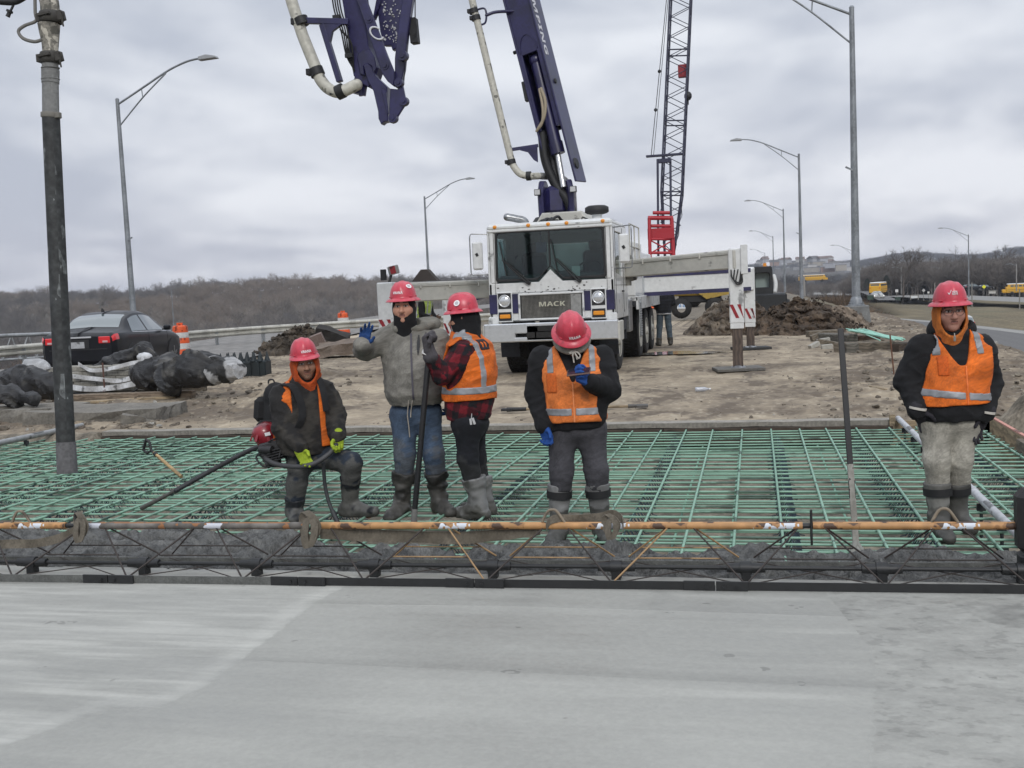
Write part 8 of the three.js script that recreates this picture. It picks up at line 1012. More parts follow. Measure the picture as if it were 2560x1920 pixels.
{ // paver pallet with white wrapping
  const o = gp(275, 990, 0), t = thing('paver_pallet', 'pallet of grey concrete paving blocks with torn white wrapping', 'paver pallet', o), c1 = mat(C3(0.46, 0.44, 0.385), 0.95, { map: T.concrete, bump: T.rough, bs: 0.004 }), c2 = mat(C3(0.37, 0.355, 0.31), 0.95, { map: T.concrete, bump: T.rough, bs: 0.004 }), g = faceUV(chamferBox(0.24, 0.088, 0.165, 0.008)), R = rng(14);
  for (let y = 0; y < 5; y++) { const nx = 11 - Math.max(0, y - 1) * (y > 2 ? 1 : 0.5) | 0; for (let x = 0; x < nx; x++) for (let z = 0; z < 3; z++) { if (y === 4 && R() > 0.72) continue; const m = mesh('block', g, R() > 0.5 ? c1 : c2, t); m.position.set(-1.15 + x * 0.247 + (y & 1) * 0.1 + (R() - 0.5) * 0.02 - (y > 2 ? 0.05 : 0), 0.14 + y * 0.094, -0.34 + z * 0.175 + (R() - 0.5) * 0.025); m.rotation.y = (R() - 0.5) * 0.08; } }
  for (const z of [-0.35, 0, 0.22]) mb().box(2.9, 0.05, 0.1, 0.1, 0.06, z).build('pallet_board', M.oldLumber, t);
  const wrap = mat(C3(0.66, 0.67, 0.68), 0.5, { map: T.scuff }), W = (pts, w) => { const P = new THREE.CatmullRomCurve3(pts.map(([x, y, z]) => V(x, y, z))).getPoints(30); mb().ribbon(P, w, 0.006, P.map((_, i) => V(0.1 * Math.sin(i), 1, 0.3 * Math.sin(i * 0.7)))).build('wrapping', wrap, t); };
  W([[-0.5, 0.62, 0.15], [-0.2, 0.5, 0.22], [0.2, 0.52, 0.22], [0.6, 0.60, 0.2], [0.8, 0.63, 0.16]], 0.07); W([[-0.6, 0.40, 0.20], [-0.1, 0.34, 0.23], [0.4, 0.30, 0.23], [0.8, 0.42, 0.23], [0.95, 0.6, 0.2]], 0.08); W([[0.72, 0.72, 0.1], [0.85, 0.66, 0.2], [0.98, 0.5, 0.24], [1.1, 0.3, 0.25], [1.15, 0.08, 0.26]], 0.11); W([[0.85, 0.66, 0.2], [1.05, 0.58, 0.23], [1.22, 0.45, 0.24], [1.1, 0.25, 0.26], [0.7, 0.2, 0.25]], 0.07); W([[-0.9, 0.25, 0.2], [-0.3, 0.16, 0.24], [0.3, 0.18, 0.24], [0.7, 0.24, 0.24]], 0.1); mb().ball(V(0.82, 0.7, 0.08), 0.11, 10, 1.4, 0.8, 1).build('wrapping_bunch', wrap, t);
  mb().box(0.03, 0.5, 0.01, 0.06, 0.38, 0.235).box(0.07, 0.03, 0.012, 0.06, 0.12, 0.25, 0, 0, 0.4).build('ratchet_strap', mat(C3(0.10, 0.05, 0.04), 0.8), t);
  mb().tube([V(-0.6, 0.10, 0.3), V(0.0, 0.06, 0.34), V(0.6, 0.07, 0.33), V(0.9, 0.2, 0.3), V(1.3, 0.2, 0.3), V(1.6, 0.12, 0.3)], 0.014, 6, 50).build('black_cable', black, t);
  for (const [x, y, l] of [[1.75, 0.10, 0.5], [1.82, 0.2, 0.4], [1.7, 0.30, 0.34]]) mb().box(l, 0.08, 0.12, x, y, 0.1, 0, 0.1 * l, 0).build('wood_offcut', M.oldLumber, t);
}
function plank(label, a, b, w, h, m) { const t = thing('plank', label, 'plank', lerp(a, b, 0.5)); mb().bar(sub(a, t.position), sub(b, t.position), w, h).build('board', m, t); return t; }
const gy = (u, v, y) => gp(u, v, y);
plank('long grey timber plank on the ground in front of the paver pallet', gy(85, 1000, 0.09), gy(485, 985, 0.10), 0.16, 0.13, mat(C3(0.33, 0.255, 0.185), 0.9, { map: T.wood }));
plank('thin pale plank in front of the grey timber, tapered end to the right', gy(120, 1012, 0.05), gy(440, 992, 0.07), 0.2, 0.045, M.lumber); plank('pale board sticking in from the picture edge at left', gy(-60, 1026, 0.06), gy(145, 1022, 0.05), 0.22, 0.05, M.lumber); plank('short board under the thin pale plank', gy(300, 1008, 0.02), gy(475, 997, 0.03), 0.15, 0.04, M.oldLumber);
plank('light wood block lying beside the hose below the cracked slab', gy(188, 1068, 0.0), gy(212, 1056, 0.02), 0.12, 0.10, M.lumber); plank('pink painted strip of wood on the ground left of the hooded worker', gy(200, 1020, 0.02), gy(255, 1016, 0.03), 0.06, 0.02, mat(C3(0.5, 0.12, 0.13), 0.8));
// ---------- tools and litter on the slab
{
  const a = gy(1267, 1024, 0.05), b = gy(1620, 1014, 0.04), t = thing('shovel', 'long handled shovel lying on the slab behind the phone-reading worker', 'shovel', lerp(a, b, 0.5)), A = sub(a, t.position), B = sub(b, t.position), at = (k) => lerp(A, B, k); mb().cyl(at(0.12), at(0.88), 0.019, 0.019, 10).build('handle', mat(C3(0.42, 0.32, 0.20), 0.7, { map: T.wood }), t); mb().cyl(at(0.0), at(0.14), 0.03, 0.024, 8).box(0.14, 0.03, 0.12, A.x, A.y, A.z, 0, 0.1).build('grip', black, t); mb().cyl(at(0.86), at(0.93), 0.026, 0.02, 8).bar(at(0.92), at(1.0), 0.17, 0.03).build('blade', mat(C3(0.08, 0.075, 0.07), 0.7), t);
  const p = gy(447, 1186, -0.05), dh = depthOf(p), q = dp(362, 1112, dh + 0.45), s = thing('shovel', 'wooden shovel handle with black D-grip leaning among the green bars', 'shovel', p), Q = sub(q, p), d = Q.clone().normalize(); mb().cyl(d.clone().multiplyScalar(-0.05), Q.clone().multiplyScalar(0.72), 0.0175, 0.017, 10).build('handle', mat(C3(0.58, 0.40, 0.19), 0.6, { map: T.wood }), s); const e = Q.clone().multiplyScalar(0.70), w = V(d.y, -d.x, 0.1).normalize().multiplyScalar(0.06), f1 = e.clone().addScaledVector(d, 0.14); mb().tube([e, lerp(e, f1, 0.5), add(f1, w), add(Q, w)], 0.013, 6, 20, 0.3).tube([lerp(e, f1, 0.5), sub(f1, w), sub(Q, w)], 0.013, 6, 16, 0.3).tube([add(Q, w), sub(Q, w)], 0.014, 6).cyl(Q.clone().multiplyScalar(0.64), e, 0.021, 0.021, 10).build('grip', black, s);
  const bt = thing('bottle', 'clear crumpled plastic bottle lying on the dirt slab', 'bottle', gy(1755, 975, 0.03)); mb().lathe([[0, 0], [0.030, 0.003], [0.033, 0.03], [0.030, 0.06], [0.033, 0.10], [0.031, 0.14], [0.014, 0.185], [0.013, 0.20], [0, 0.20]], M4(-0.1, 0.01, 0, 0, 0.2, -Math.PI / 2), 16).build('body', mat(C3(0.60, 0.62, 0.66), 0.15, { transmission: 0.4 }), bt); mb().cyl(V(0.10, 0.01, -0.02), V(0.125, 0.01, -0.025), 0.015).build('cap', mat(C3(0.6, 0.6, 0.6), 0.5), bt);
  plank('short pale two-by-four lying on the dirt right of the upright pole', gy(2150, 962, 0.04), gy(2222, 976, 0.04), 0.11, 0.05, M.lumber);
  const st = gy(2236, 940, 0), up = dp(2225, 836, depthOf(st)), k = thing('rusty_stake', 'thin rusty steel stake standing in the dirt by the timbers', 'stake', st); mb().cyl(V(0, -0.05, 0), sub(up, st), 0.012, 0.012, 7).build('rod', mat(C3(0.16, 0.075, 0.045), 0.9, { map: T.scuff }), k);
  const lp = gy(2140, 1362, -0.03), tp = dp(2101, 822, depthOf(lp) + 0.12), u = thing('concrete_rake', 'tall black tool pole standing in the fresh concrete near the rightmost worker', 'concrete rake', lp), D = sub(tp, lp), dn = D.clone().normalize(); mb().bar(D.clone().multiplyScalar(0.37), D, 0.034, 0.034, V(0, 0, 1)).build('pole', mat(C3(0.011, 0.011, 0.012), 0.4), u); mb().bar(V(0, 0, 0), D.clone().multiplyScalar(0.37), 0.036, 0.036, V(0, 0, 1)).build('muddy_shaft', mat('#ffffff', 0.9, { map: grain(256, (x, y) => { const a = tile(x, y, 6, 4); return a > 0.08 ? 0.16 : [0.58 + 0.2 * a, 0.57 + 0.2 * a, 0.54 + 0.2 * a]; }, true, 0.35) }), u); mb().cyl(V(0, 0.02, 0), V(-0.03, -0.05, 0.06), 0.02, 0.016).cyl(V(0, 0.02, 0), V(0.05, -0.05, 0.05), 0.014).cyl(V(0, 0.0, 0), V(0.02, -0.06, 0.1), 0.016).build('rake_head', mat(C3(0.22, 0.22, 0.2), 0.9), u);
}
{ // timbers and green bars stacked at the right
  const Z = (x, y) => [1900 + x / 5.027, 780 + y / 5.027], B = (label, x0, y0, x1, y1, w, h, m, base = 0) => plank(label, gy(...Z(x0, y0), base + h / 2 - 0.02), gy(...Z(x1, y1), base + h / 2 - 0.02), w, h, m);
  B('dark square timber at the back of the timber stack', 595, 285, 990, 265, 0.25, 0.20, M.oldLumber); B('grey weathered timber in the middle of the timber stack', 790, 330, 1170, 350, 0.28, 0.26, M.greyLumber); B('brown timber under the green spare bars', 1160, 350, 1500, 345, 0.25, 0.20, mat(C3(0.13, 0.08, 0.055), 0.9, { map: T.wood }));
  B('long front timber of the stack with a pale patched middle', 950, 450, 1880, 450, 0.24, 0.24, M.oldLumber); { const t = thing('timber_patch', 'pale grey block butted in the long front timber', 'timber', gy(...Z(1232, 450), 0.1)); mb().box(0.50, 0.22, 0.25, 0, 0.0, 0.012).build('board', M.greyLumber, t); }
  B('dark timber end by the rightmost worker’s sleeve', 1700, 470, 1900, 450, 0.2, 0.24, M.darkWood);
  const gm = mat(C3(0.30, 0.58, 0.46), 0.55), R = rng(7), t0 = gy(...Z(1400, 330), 0.2), t = thing('spare_bars', 'fan of spare pale green bars lying across the timbers', 'spare rebar', t0), g2 = faceUV(plain(new THREE.CylinderGeometry(0.014, 0.014, 1, 6))); for (let i = 0; i < 22; i++) { const a = sub(gy(...Z(1080 + R() * 260, 208 + R() * 30), 0.30 + R() * 0.06), t0), b = sub(gy(...Z(1500 + R() * 330, 318 + R() * 40), 0.24 + R() * 0.05), t0), o = mesh('bar', g2, gm, t), d = sub(b, a); o.position.copy(lerp(a, b, 0.5)); o.quaternion.setFromUnitVectors(UP, d.clone().normalize()); o.scale.set(1, d.length(), 1); }
  const scraps = [[720, 340, 0.34, 0.20, 0.5], [800, 380, 0.3, 0.1, 0.2], [840, 395, 0.42, 0.06, -0.3], [680, 430, 0.26, 0.05, 0.6], [840, 450, 0.24, 0.06, 0.1]]; scraps.forEach(([x, y, w, h, a], i) => { const s = thing('wood_scrap', ['grey upright wood scrap by the timber stack', 'white painted wood scrap in the scrap pile', 'long pale wood scrap leaning right', 'flat pale wood scrap left of the pile', 'small pale wood scrap in front of the pile'][i], 'wood scrap', gy(...Z(x, y), 0.05)); mb().box(w, h + 0.05, 0.12, 0, 0.02, 0, 0, a, a * 0.6).build('offcut', i === 1 || i > 2 ? mat(C3(0.45, 0.43, 0.38), 0.8, { map: T.scuff }) : M.oldLumber, s); });
}
{ // scattered clods and stones in the mud: too many to count
  const g = new THREE.IcosahedronGeometry(1, 1), a = g.attributes.position; for (let k = 0; k < a.count; k++) { const f = 1 + 0.4 * n3(a.getX(k) * 1.4, a.getY(k) * 1.4, a.getZ(k) * 1.4); a.setXYZ(k, a.getX(k) * f * 1.2, a.getY(k) * f * 0.6, a.getZ(k) * f); } g.computeVertexNormals(); const n = 5200, im = new THREE.InstancedMesh(g, mat('#ffffff', 1, { map: T.earth }), n), R = rng(19), m = new THREE.Matrix4(), c = new THREE.Color(); for (let i = 0; i < n; i++) { let x, z, w = 0; do { x = mix(-15.5, 5.5, R()); z = -12.3 - 30 * Math.pow(R(), 1.8); w = mudAt(x, z); } while (R() > 0.12 + w); const s = 0.006 + 0.038 * Math.pow(R(), 4) * (0.5 + w); m.compose(V(x, siteY(x, z) + s * 0.2, z), new THREE.Quaternion().setFromEuler(new THREE.Euler(R() * 0.6, R() * 6, R() * 0.6)), V(s, s, s)); im.setMatrixAt(i, m); const k = R(); c.setRGB(mix(0.15, 0.36, k), mix(0.12, 0.31, k), mix(0.09, 0.24, k)); if (R() > 0.95) c.setRGB(0.5, 0.48, 0.43); im.setColorAt(i, c); } im.name = 'clods_and_stones'; tag(im, 'loose clods and stones scattered over the dirt pavement', 'clods', null, 'stuff'); im.castShadow = im.receiveShadow = true; scene.add(im);
  const P = [], I = [], N = 64, o = gy(1690, 884, 0.012); P.push(0, 0, 0); for (let i = 0; i < N; i++) { const q = i / N * 6.283, rr = 1 + 0.5 * n2(Math.cos(q) * 2 + 7, Math.sin(q) * 2); P.push(Math.cos(q) * 1.25 * rr, 0, Math.sin(q) * 0.42 * rr); I.push(0, 1 + (i + 1) % N, 1 + i); } const pg = new THREE.BufferGeometry(); pg.setAttribute('position', new THREE.Float32BufferAttribute(P, 3)); pg.setIndex(I); pg.computeVertexNormals(); const pd = mesh('puddle', pg, mat(C3(0.16, 0.15, 0.13), 0.08, { specularIntensity: 1 })); pd.position.copy(o); pd.position.y = siteY(o.x, o.z) + 0.02; S(pd, 'shallow wet puddle on the dirt right of the truck wheels', 'puddle');
}
// ---------- machines behind
{
  const D = 38, p = (u, v) => dp(u, v, D), o = p(1906, 745); o.y = 0; const t = thing('skid_steer', 'black skid steer cab with orange beacon behind the dirt heap', 'skid steer', o), q = (u, v) => sub(p(u, v), o), c = q(1906, 706), w = (1932 - 1880) / 2.5 / (FOC / D), h = 1.15; const m = mat(C3(0.018, 0.020, 0.022), 0.5, { map: T.grime });
  mb().prism([[-w / 2, -h / 2], [w / 2, -h / 2], [w / 2 * 0.94, h / 2 - 0.06], [w / 2 * 0.8, h / 2], [-w / 2 * 0.8, h / 2], [-w / 2 * 0.94, h / 2 - 0.06]], 0.9, M4(c.x, c.y, c.z - 0.5), 0.02, [[[-w * 0.32, -0.18], [-w * 0.34, 0.24], [-w * 0.28, 0.34], [w * 0.28, 0.34], [w * 0.34, 0.24], [w * 0.32, -0.18]]]).build('cab', m, t); mb().box(w * 0.7, 0.56, 0.02, c.x, c.y + 0.07, c.z - 0.42).build('rear_window', mat(C3(0.28, 0.34, 0.32), 0.1), t); mb().cyl(V(c.x + 0.1, c.y + h / 2, c.z - 0.4), V(c.x + 0.1, c.y + h / 2 + 0.12, c.z - 0.4), 0.07, 0.06).build('beacon', amber, t); const a = q(1935, 690), b = q(1938, 728); mb().tube([a, add(lerp(a, b, 0.5), V(0.04, 0, 0)), b], 0.07, 8).build('lift_arm', paintW, t); mb().box(1.7, 0.9, 2.2, c.x, 0.65, c.z - 1.0, 0, 0, 0, 0.05).build('chassis', m, t); for (const s of [-1, 1]) for (const z of [-0.4, -1.7]) mb().lathe([[0.2, -0.15], [0.42, -0.15], [0.45, 0], [0.42, 0.15], [0.2, 0.15]], M4(c.x + s * 0.8, 0.44, c.z + z, 0, 0, Math.PI / 2), 18).build('wheel', rubber, t);
}
{
  const D = 46, o = dp(1735, 790, D); o.y = 0; const t = thing('wheel_loader', 'yellow wheel loader seen under the white outrigger box', 'loader', o), y = mat(C3(0.42, 0.28, 0.05), 0.5, { map: T.scuff }); mb().box(2.0, 0.55, 1.6, 0, 1.35, 0, 0, 0, 0, 0.08).prism([[0.2, 1.2], [1.5, 1.5], [1.7, 1.1], [0.6, 0.9]], 0.3, M4(0, 0, 0.7)).build('body', y, t); mb().box(0.9, 0.3, 1.0, -0.4, 1.95, -0.2, 0, 0, 0, 0.06).build('engine_cover', black, t); for (const x of [-0.5, 0.95]) mb().lathe([[0.2, -0.25], [0.40, -0.25], [0.45, 0], [0.40, 0.25], [0.2, 0.25]], M4(x, 0.55, 0.6, Math.PI / 2), 20).build('wheel', rubber, t); mb().box(1.8, 0.4, 1.3, 0.3, 0.95, 0, 0, 0, 0, 0.05).build('frame', black, t);
  const w = thing('water_pack', 'small white and blue pack of water bottles left of the brown heap', 'water pack', gp(1705, 772, 0.02)); for (let i = 0; i < 5; i++) mb().lathe([[0, 0], [0.05, 0], [0.05, 0.16], [0.02, 0.22], [0, 0.22]], M4(-0.26 + i * 0.13, 0.1, 0), 10).build('bottle', mat(i % 2 ? C3(0.3, 0.42, 0.6) : C3(0.6, 0.62, 0.66), 0.3), w); mb().box(0.8, 0.1, 0.4, 0, 0.05, 0).build('tray', paintW, w);
  const cn = thing('traffic_cone', 'orange traffic cone beside the man in the dark padded jacket', 'traffic cone', gp(1630, 772, 0.02)); mb().lathe([[0.16, 0.03], [0.04, 0.68], [0.0, 0.69]], undefined, 16).build('cone', mat(C3(0.8, 0.12, 0.02), 0.5), cn); mb().box(0.4, 0.04, 0.4, 0, 0.02, 0).build('base', black, cn);
}
{ // lattice boom crane
  const D = 75, p = (u, v, d = D) => dp(u, v, d), o = p(1690, 760); o.y = 0; const t = thing('crawler_crane', 'tall lattice boom crane with red gantry behind the truck', 'crane', o), q = (u, v, d) => sub(p(u, v, d), o);
  const bm = mat(C3(0.02, 0.022, 0.05), 0.5), a = q(1672, 660), b = q(1702, 0), dir = sub(b, a).normalize(), w = 0.72, R = V(1, 0, 0).addScaledVector(dir, -dir.x).normalize(), F = R.clone().cross(dir).normalize(), L = a.distanceTo(b) + 14, P = (s, i) => a.clone().addScaledVector(dir, s).addScaledVector(R, (i & 1 ? 1 : -1) * w * Math.min(1, 0.35 + s / 5)).addScaledVector(F, (i & 2 ? 1 : -1) * w * Math.min(1, 0.35 + s / 5));
  const boom = new THREE.Group(); boom.name = 'boom'; t.add(boom); for (let i = 0; i < 4; i++) mb().cyl(P(0, i), P(5, i), 0.07, 0.07, 6).cyl(P(5, i), P(L, i), 0.07, 0.07, 6).build('chord', bm, boom); const lc = mb(); for (let s = 0, k = 0; s < L - 0.8; s += 0.72, k++) for (const [i, j] of [[0, 1], [1, 3], [3, 2], [2, 0]]) { lc.cyl(P(s, k & 1 ? i : j), P(s + 0.72, k & 1 ? j : i), 0.028, 0.028, 4, true); if (k % 7 === 0) lc.cyl(P(s, i), P(s, j), 0.05, 0.05, 4, true); } const lm = lc.build('lacing', bm, boom);
  const mast = mb(); for (const u of [1644, 1676]) mast.cyl(q(u + 2, 640, D - 1.5), q(u, 398, D - 1.5), 0.09, 0.09, 6); mast.box(2.6, 0.14, 0.4, q(1662, 388, D - 1.5).x, q(1662, 388, D - 1.5).y, q(1662, 388, D - 1.5).z).box(1.0, 0.3, 0.3, q(1660, 402, D - 1.5).x, q(1660, 402, D - 1.5).y, q(1660, 402, D - 1.5).z); mast.build('jib_mast', bm, t);
  mb().cyl(q(1628, 388, D - 1.5), q(1672, -60, D - 3), 0.025, 0.025, 4).cyl(q(1634, 388, D - 1.5), q(1676, -60, D - 3), 0.02, 0.02, 4).cyl(q(1725, -20), q(1720, 235), 0.02, 0.02, 4).build('pendant_line', black, t); for (const v of [176, 273]) mb().ball(lerp(q(1628, 388, D - 1.5), q(1672, -60, D - 3), (388 - v) / 448), 0.13, 8).build('line_socket', black, t); mb().ball(q(1720, 240), 0.28, 10, 1, 1.2, 1).cyl(q(1720, 245), q(1721, 262), 0.06, 0.03).build('hook_ball', black, t); mb().box(0.6, 0.9, 0.4, q(1706, 178).x, q(1706, 178).y, q(1706, 178).z).build('red_block', redM, t);
  const rd = mat(C3(0.36, 0.012, 0.022), 0.5), g = new THREE.Group(); g.name = 'gantry'; t.add(g); const G = (u, v) => q(u, v, D - 3), bar = (n, ...l) => { const m = mb(); for (const [x0, y0, x1, y1, r] of l) m.cyl(G(x0, y0), G(x1, y1), r, r, 6); m.build(n, rd, g); }; bar('leg', [1626, 680, 1623, 545, 0.13], [1686, 680, 1679, 545, 0.15]); bar('cross_bar', [1620, 545, 1682, 545, 0.15], [1628, 565, 1680, 565, 0.12], [1632, 532, 1674, 532, 0.12], [1626, 598, 1682, 598, 0.09], [1628, 632, 1684, 632, 0.1]); bar('cross_brace', [1628, 602, 1680, 630, 0.05], [1628, 632, 1680, 602, 0.05]); { const c = G(1652, 584); mb().box(3.2 * 0.56, 0.75, 0.15, c.x, c.y, c.z).build('panel', rd, g); }
  mb().box(3.2, 1.7, 5.5, G(1655, 700).x, 2.2, G(1655, 700).z - 2, 0, 0.1, 0, 0.1).build('house', rd, t); for (const s of [-1, 1]) mb().box(0.9, 1.1, 6.5, G(1655, 700).x + s * 1.9, 0.6, G(1655, 700).z - 2, 0, 0.1, 0, 0.25).build('track', black, t);
}
// ---------- street lamps
function lampPole(label, base, H, sgn, o = {}) {
  const t = thing('street_lamp', label, 'street lamp', base, 0, 'tall galvanised street lamps'), m = o.m ?? galvPole, s = o.s ?? 1; mb().cyl(V(0, 0, 0), V(0, H, 0), 0.135 * s, 0.075 * s, 14).build('pole', m, t); const A = (x, y) => V(sgn * x * s, H + y * s, 0);
  mb().tube([A(0.05, -0.18), A(1.3, 0.42), A(2.4, 0.95), A(3.2, 1.22), A(3.7, 1.30), A(4.0, 1.31)], 0.042 * s, 7, 30).build('arm', m, t); mb().tube([A(0.05, -1.05), A(1.2, 0.0), A(2.3, 0.86)], 0.03 * s, 6, 16).cyl(A(1.15, 0.36), A(1.18, -0.02), 0.022 * s).build('brace', m, t); mb().prism([[3.85, 1.22], [4.65, 1.25], [4.6, 1.33], [4.2, 1.42], [3.85, 1.36]].map(([x, y]) => [sgn * x * s, H + y * s]), 0.30 * s, undefined, 0.02).build('luminaire', mat(C3(0.30, 0.31, 0.32), 0.5), t); mb().cyl(V(0, H, 0), V(0, H + 0.06, 0), 0.085 * s, 0.05 * s, 12).build('cap', m, t);
  if (o.foot) { mb().box(0.5, 0.05, 0.5, 0, 0.02, 0).lathe([[0.2, 0.03], [0.19, 0.2], [0.14, 0.3]], undefined, 16).build('base_plate', m, t); for (const x of [-1, 1]) for (const z of [-1, 1]) mb().cyl(V(x * 0.19, 0, z * 0.19), V(x * 0.19, 0.13, z * 0.19), 0.028, 0.028, 6).build('anchor_bolt', m, t); mb().prism([[-0.46, -0.85], [0.46, -0.85], [0.36, 0], [-0.36, 0]], 0.8, undefined, 0.03).build('pedestal', mat(C3(0.27, 0.275, 0.27), 0.9, { map: T.concrete }), t); mb().box(0.10, 0.16, 0.01, 0.05, -0.65, 0.405).build('painted_mark', mat(C3(0.4, 0.02, 0.03), 0.8), t); } if (o.bracket) mb().bar(V(sgn * 0.05, H * 0.46, 0.1), V(sgn * 0.28, H * 0.46 + 0.12, 0.1), 0.03, 0.06).build('bracket', m, t); return t;
}
const galvPole = mat(C3(0.34, 0.365, 0.39), 0.5, { metal: 0.25, map: T.grime });
{
  const rp = (u, v, h, y0) => { const p = gp(u, v, h); p.y = y0; return p; };
  lampPole('nearest and tallest street lamp on a concrete pedestal at the right of the site', rp(2129, 19, 10.2, 0.62), 9.58, -1, { foot: true, bracket: true, s: 1.05 });
  lampPole('second nearest street lamp on the right, left of the nearest tall pole', rp(1997, 386, 10.2, 0), 10.2, -1, { bracket: true }); lampPole('third street lamp of the receding right row', rp(1958, 523, 10.2, 0), 10.2, -1); lampPole('fourth street lamp of the receding right row', rp(1932, 591, 10.2, 0), 10.2, -1); lampPole('fifth and farthest street lamp of the receding right row', rp(1912, 632, 10.2, 0), 10.2, -1);
  lampPole('street lamp on the left standing behind the dark saloon car', rp(293, 249, 10.2, -0.5), 10.7, 1, { bracket: true }); lampPole('street lamp left of the truck above the waving worker', rp(1061, 492, 10.2, -0.6), 10.8, 1);
  const lo = (u, v0, v1, d, label, sg) => { const a = dp(u, v1, d), b = dp(u, v0, d); return lampPole(label, V(b.x, a.y, b.z), b.y - a.y, sg, { s: (b.y - a.y) / 10 }); };
  lo(428, 722, 822, 150, 'small distant street lamp between the near left lamp and the traffic barrel', 1); lo(1075, 668, 700, 240, 'tiny distant street lamp above the left outrigger', -1); lo(2421, 587, 742, 150, 'street lamp standing beyond the grass behind the rightmost worker', -1); lo(2133, 626, 745, 200, 'street lamp half hidden behind the nearest tall pole', -1);
  for (const [u, v0, v1, d, l] of [[2253, 668, 736, 260, 'thin utility pole beside the tall bare tree'], [2348, 668, 725, 280, 'thin utility pole left of the rightmost worker’s helmet'], [2541, 660, 728, 240, 'thin utility pole in front of the right school bus'], [2010, 690, 740, 130, 'slim white marker pole right of the second street lamp']]) { const a = dp(u, v1, d), b = dp(u, v0, d), t = thing('utility_pole', l, 'utility pole', V(b.x, a.y, b.z)); mb().cyl(V(0, 0, 0), V(0, b.y - a.y, 0), 0.16, 0.11, 8).build('pole', mat(C3(0.25, 0.24, 0.225), 0.8), t); if (d > 200) mb().tube([V(0, b.y - a.y - 0.4, 0), V(-1.2, b.y - a.y + 0.1, 0), V(-2.2, b.y - a.y, 0)], 0.06, 5).build('arm', galvPole, t); }
}
// ================= FAR LAND =================
scene.fog = new THREE.FogExp2(new THREE.Color(0.72, 0.77, 0.86), 0.00020);
function bareTree(seed, H, twigs, spread) {                         // trunk, limbs and a haze of thin twigs
  const r = rng(seed), b = mb(), tw = [], P = [], limbs = []; const lean = V((r() - 0.5) * 0.1, 1, (r() - 0.5) * 0.1).normalize();
  const grow = (p, d, L, R, lev) => { const q = p.clone().addScaledVector(d, L); b.add(new THREE.CylinderGeometry(R * 0.62, R, L, lev ? 3 : 5, 1, true), new THREE.Matrix4().compose(lerp(p, q, 0.5), new THREE.Quaternion().setFromUnitVectors(UP, d), V(1, 1, 1))); limbs.push([p, q]); if (lev >= 3) return; const n = lev === 0 ? 6 : 4; for (let i = 0; i < n; i++) { const k = lev === 0 ? 0.45 + 0.55 * (i + 1) / n : 0.4 + 0.6 * (i + 1) / n, a = i * 2.4 + r() * 1.5, o = lev === 0 ? 0.45 + r() * 0.35 : 0.55 + r() * 0.4; const s = V(Math.cos(a), 0, Math.sin(a)); s.addScaledVector(d, -s.dot(d)).normalize(); grow(lerp(p, q, k), d.clone().multiplyScalar(Math.cos(o)).addScaledVector(s, Math.sin(o) * spread).add(V(0, 0.18, 0)).normalize(), L * (lev === 0 ? 0.72 : 0.66) * (0.75 + r() * 0.4), R * 0.52, lev + 1); } };
  grow(V(0, 0, 0), lean, H * 0.42, H * 0.016, 0);
  for (let i = 0; i < twigs; i++) { const [p, q] = limbs[Math.floor(limbs.length * (0.12 + 0.88 * r()))], c = lerp(p, q, r()), d = V(r() - 0.5, r() * 0.7 - 0.05, r() - 0.5).normalize(), L = H * (0.04 + 0.07 * r()), e = c.clone().addScaledVector(d, L), w = V(r() - 0.5, r() - 0.5, r() - 0.5).cross(d).setLength(H * 0.0017); P.push(c.x + w.x, c.y + w.y, c.z + w.z, c.x - w.x, c.y - w.y, c.z - w.z, e.x, e.y, e.z); }
  const g = new THREE.BufferGeometry(); g.setAttribute('position', new THREE.Float32BufferAttribute(P, 3)); g.computeVertexNormals(); return [b, g];
}
const bark = mat(C3(0.105, 0.088, 0.074), 1), whiteM = mat('#ffffff', 1);
const treeGeo = [1, 2, 3, 4].map((s) => { const [b, g] = bareTree(s * 13, 10, 900, 1.1); b.add(g); return b.geo(); }), shrubGeo = [5, 6].map((s) => { const r = rng(s * 7), P = []; for (let i = 0; i < 420; i++) { const a = r() * 6.28, e = 0.15 + r() * 1.2, o = V(Math.cos(a) * r() * 0.5, 0, Math.sin(a) * r() * 0.5), d = V(Math.cos(a) * Math.cos(e), Math.sin(e), Math.sin(a) * Math.cos(e)), c = o.clone().addScaledVector(d, r() * 0.5), q = c.clone().addScaledVector(d, 0.35 + 0.4 * r()).add(V((r() - 0.5) * 0.3, 0.1 * r(), (r() - 0.5) * 0.3)), w = V(r() - 0.5, r() - 0.5, r() - 0.5).cross(d).setLength(0.011); P.push(c.x + w.x, c.y + w.y, c.z + w.z, c.x - w.x, c.y - w.y, c.z - w.z, q.x, q.y, q.z); } const g = new THREE.BufferGeometry(); g.setAttribute('position', new THREE.Float32BufferAttribute(P, 3)); g.computeVertexNormals(); return faceUV(g); });
function wood(name, label, cat, geos, n, place, colour, seed) {
  const r = rng(seed), L = geos.map(() => []); for (let i = 0; i < n; i++) { const q = place(r); if (q) L[Math.floor(r() * geos.length)].push(q); }
  geos.forEach((g, k) => { if (!L[k].length) return; const im = new THREE.InstancedMesh(g, whiteM, L[k].length), m = new THREE.Matrix4(), c = new THREE.Color(); L[k].forEach(([x, y, z, s, sy = 1], i) => { m.compose(V(x, y, z), new THREE.Quaternion().setFromEuler(new THREE.Euler(0, r() * 6.28, 0)), V(s, s * sy, s)); im.setMatrixAt(i, m); colour(r, c, x, y, z); im.setColorAt(i, c); }); im.name = numbered(name); tag(im, label[k % label.length], cat, null, 'stuff'); im.castShadow = im.receiveShadow = true; scene.add(im); });
}
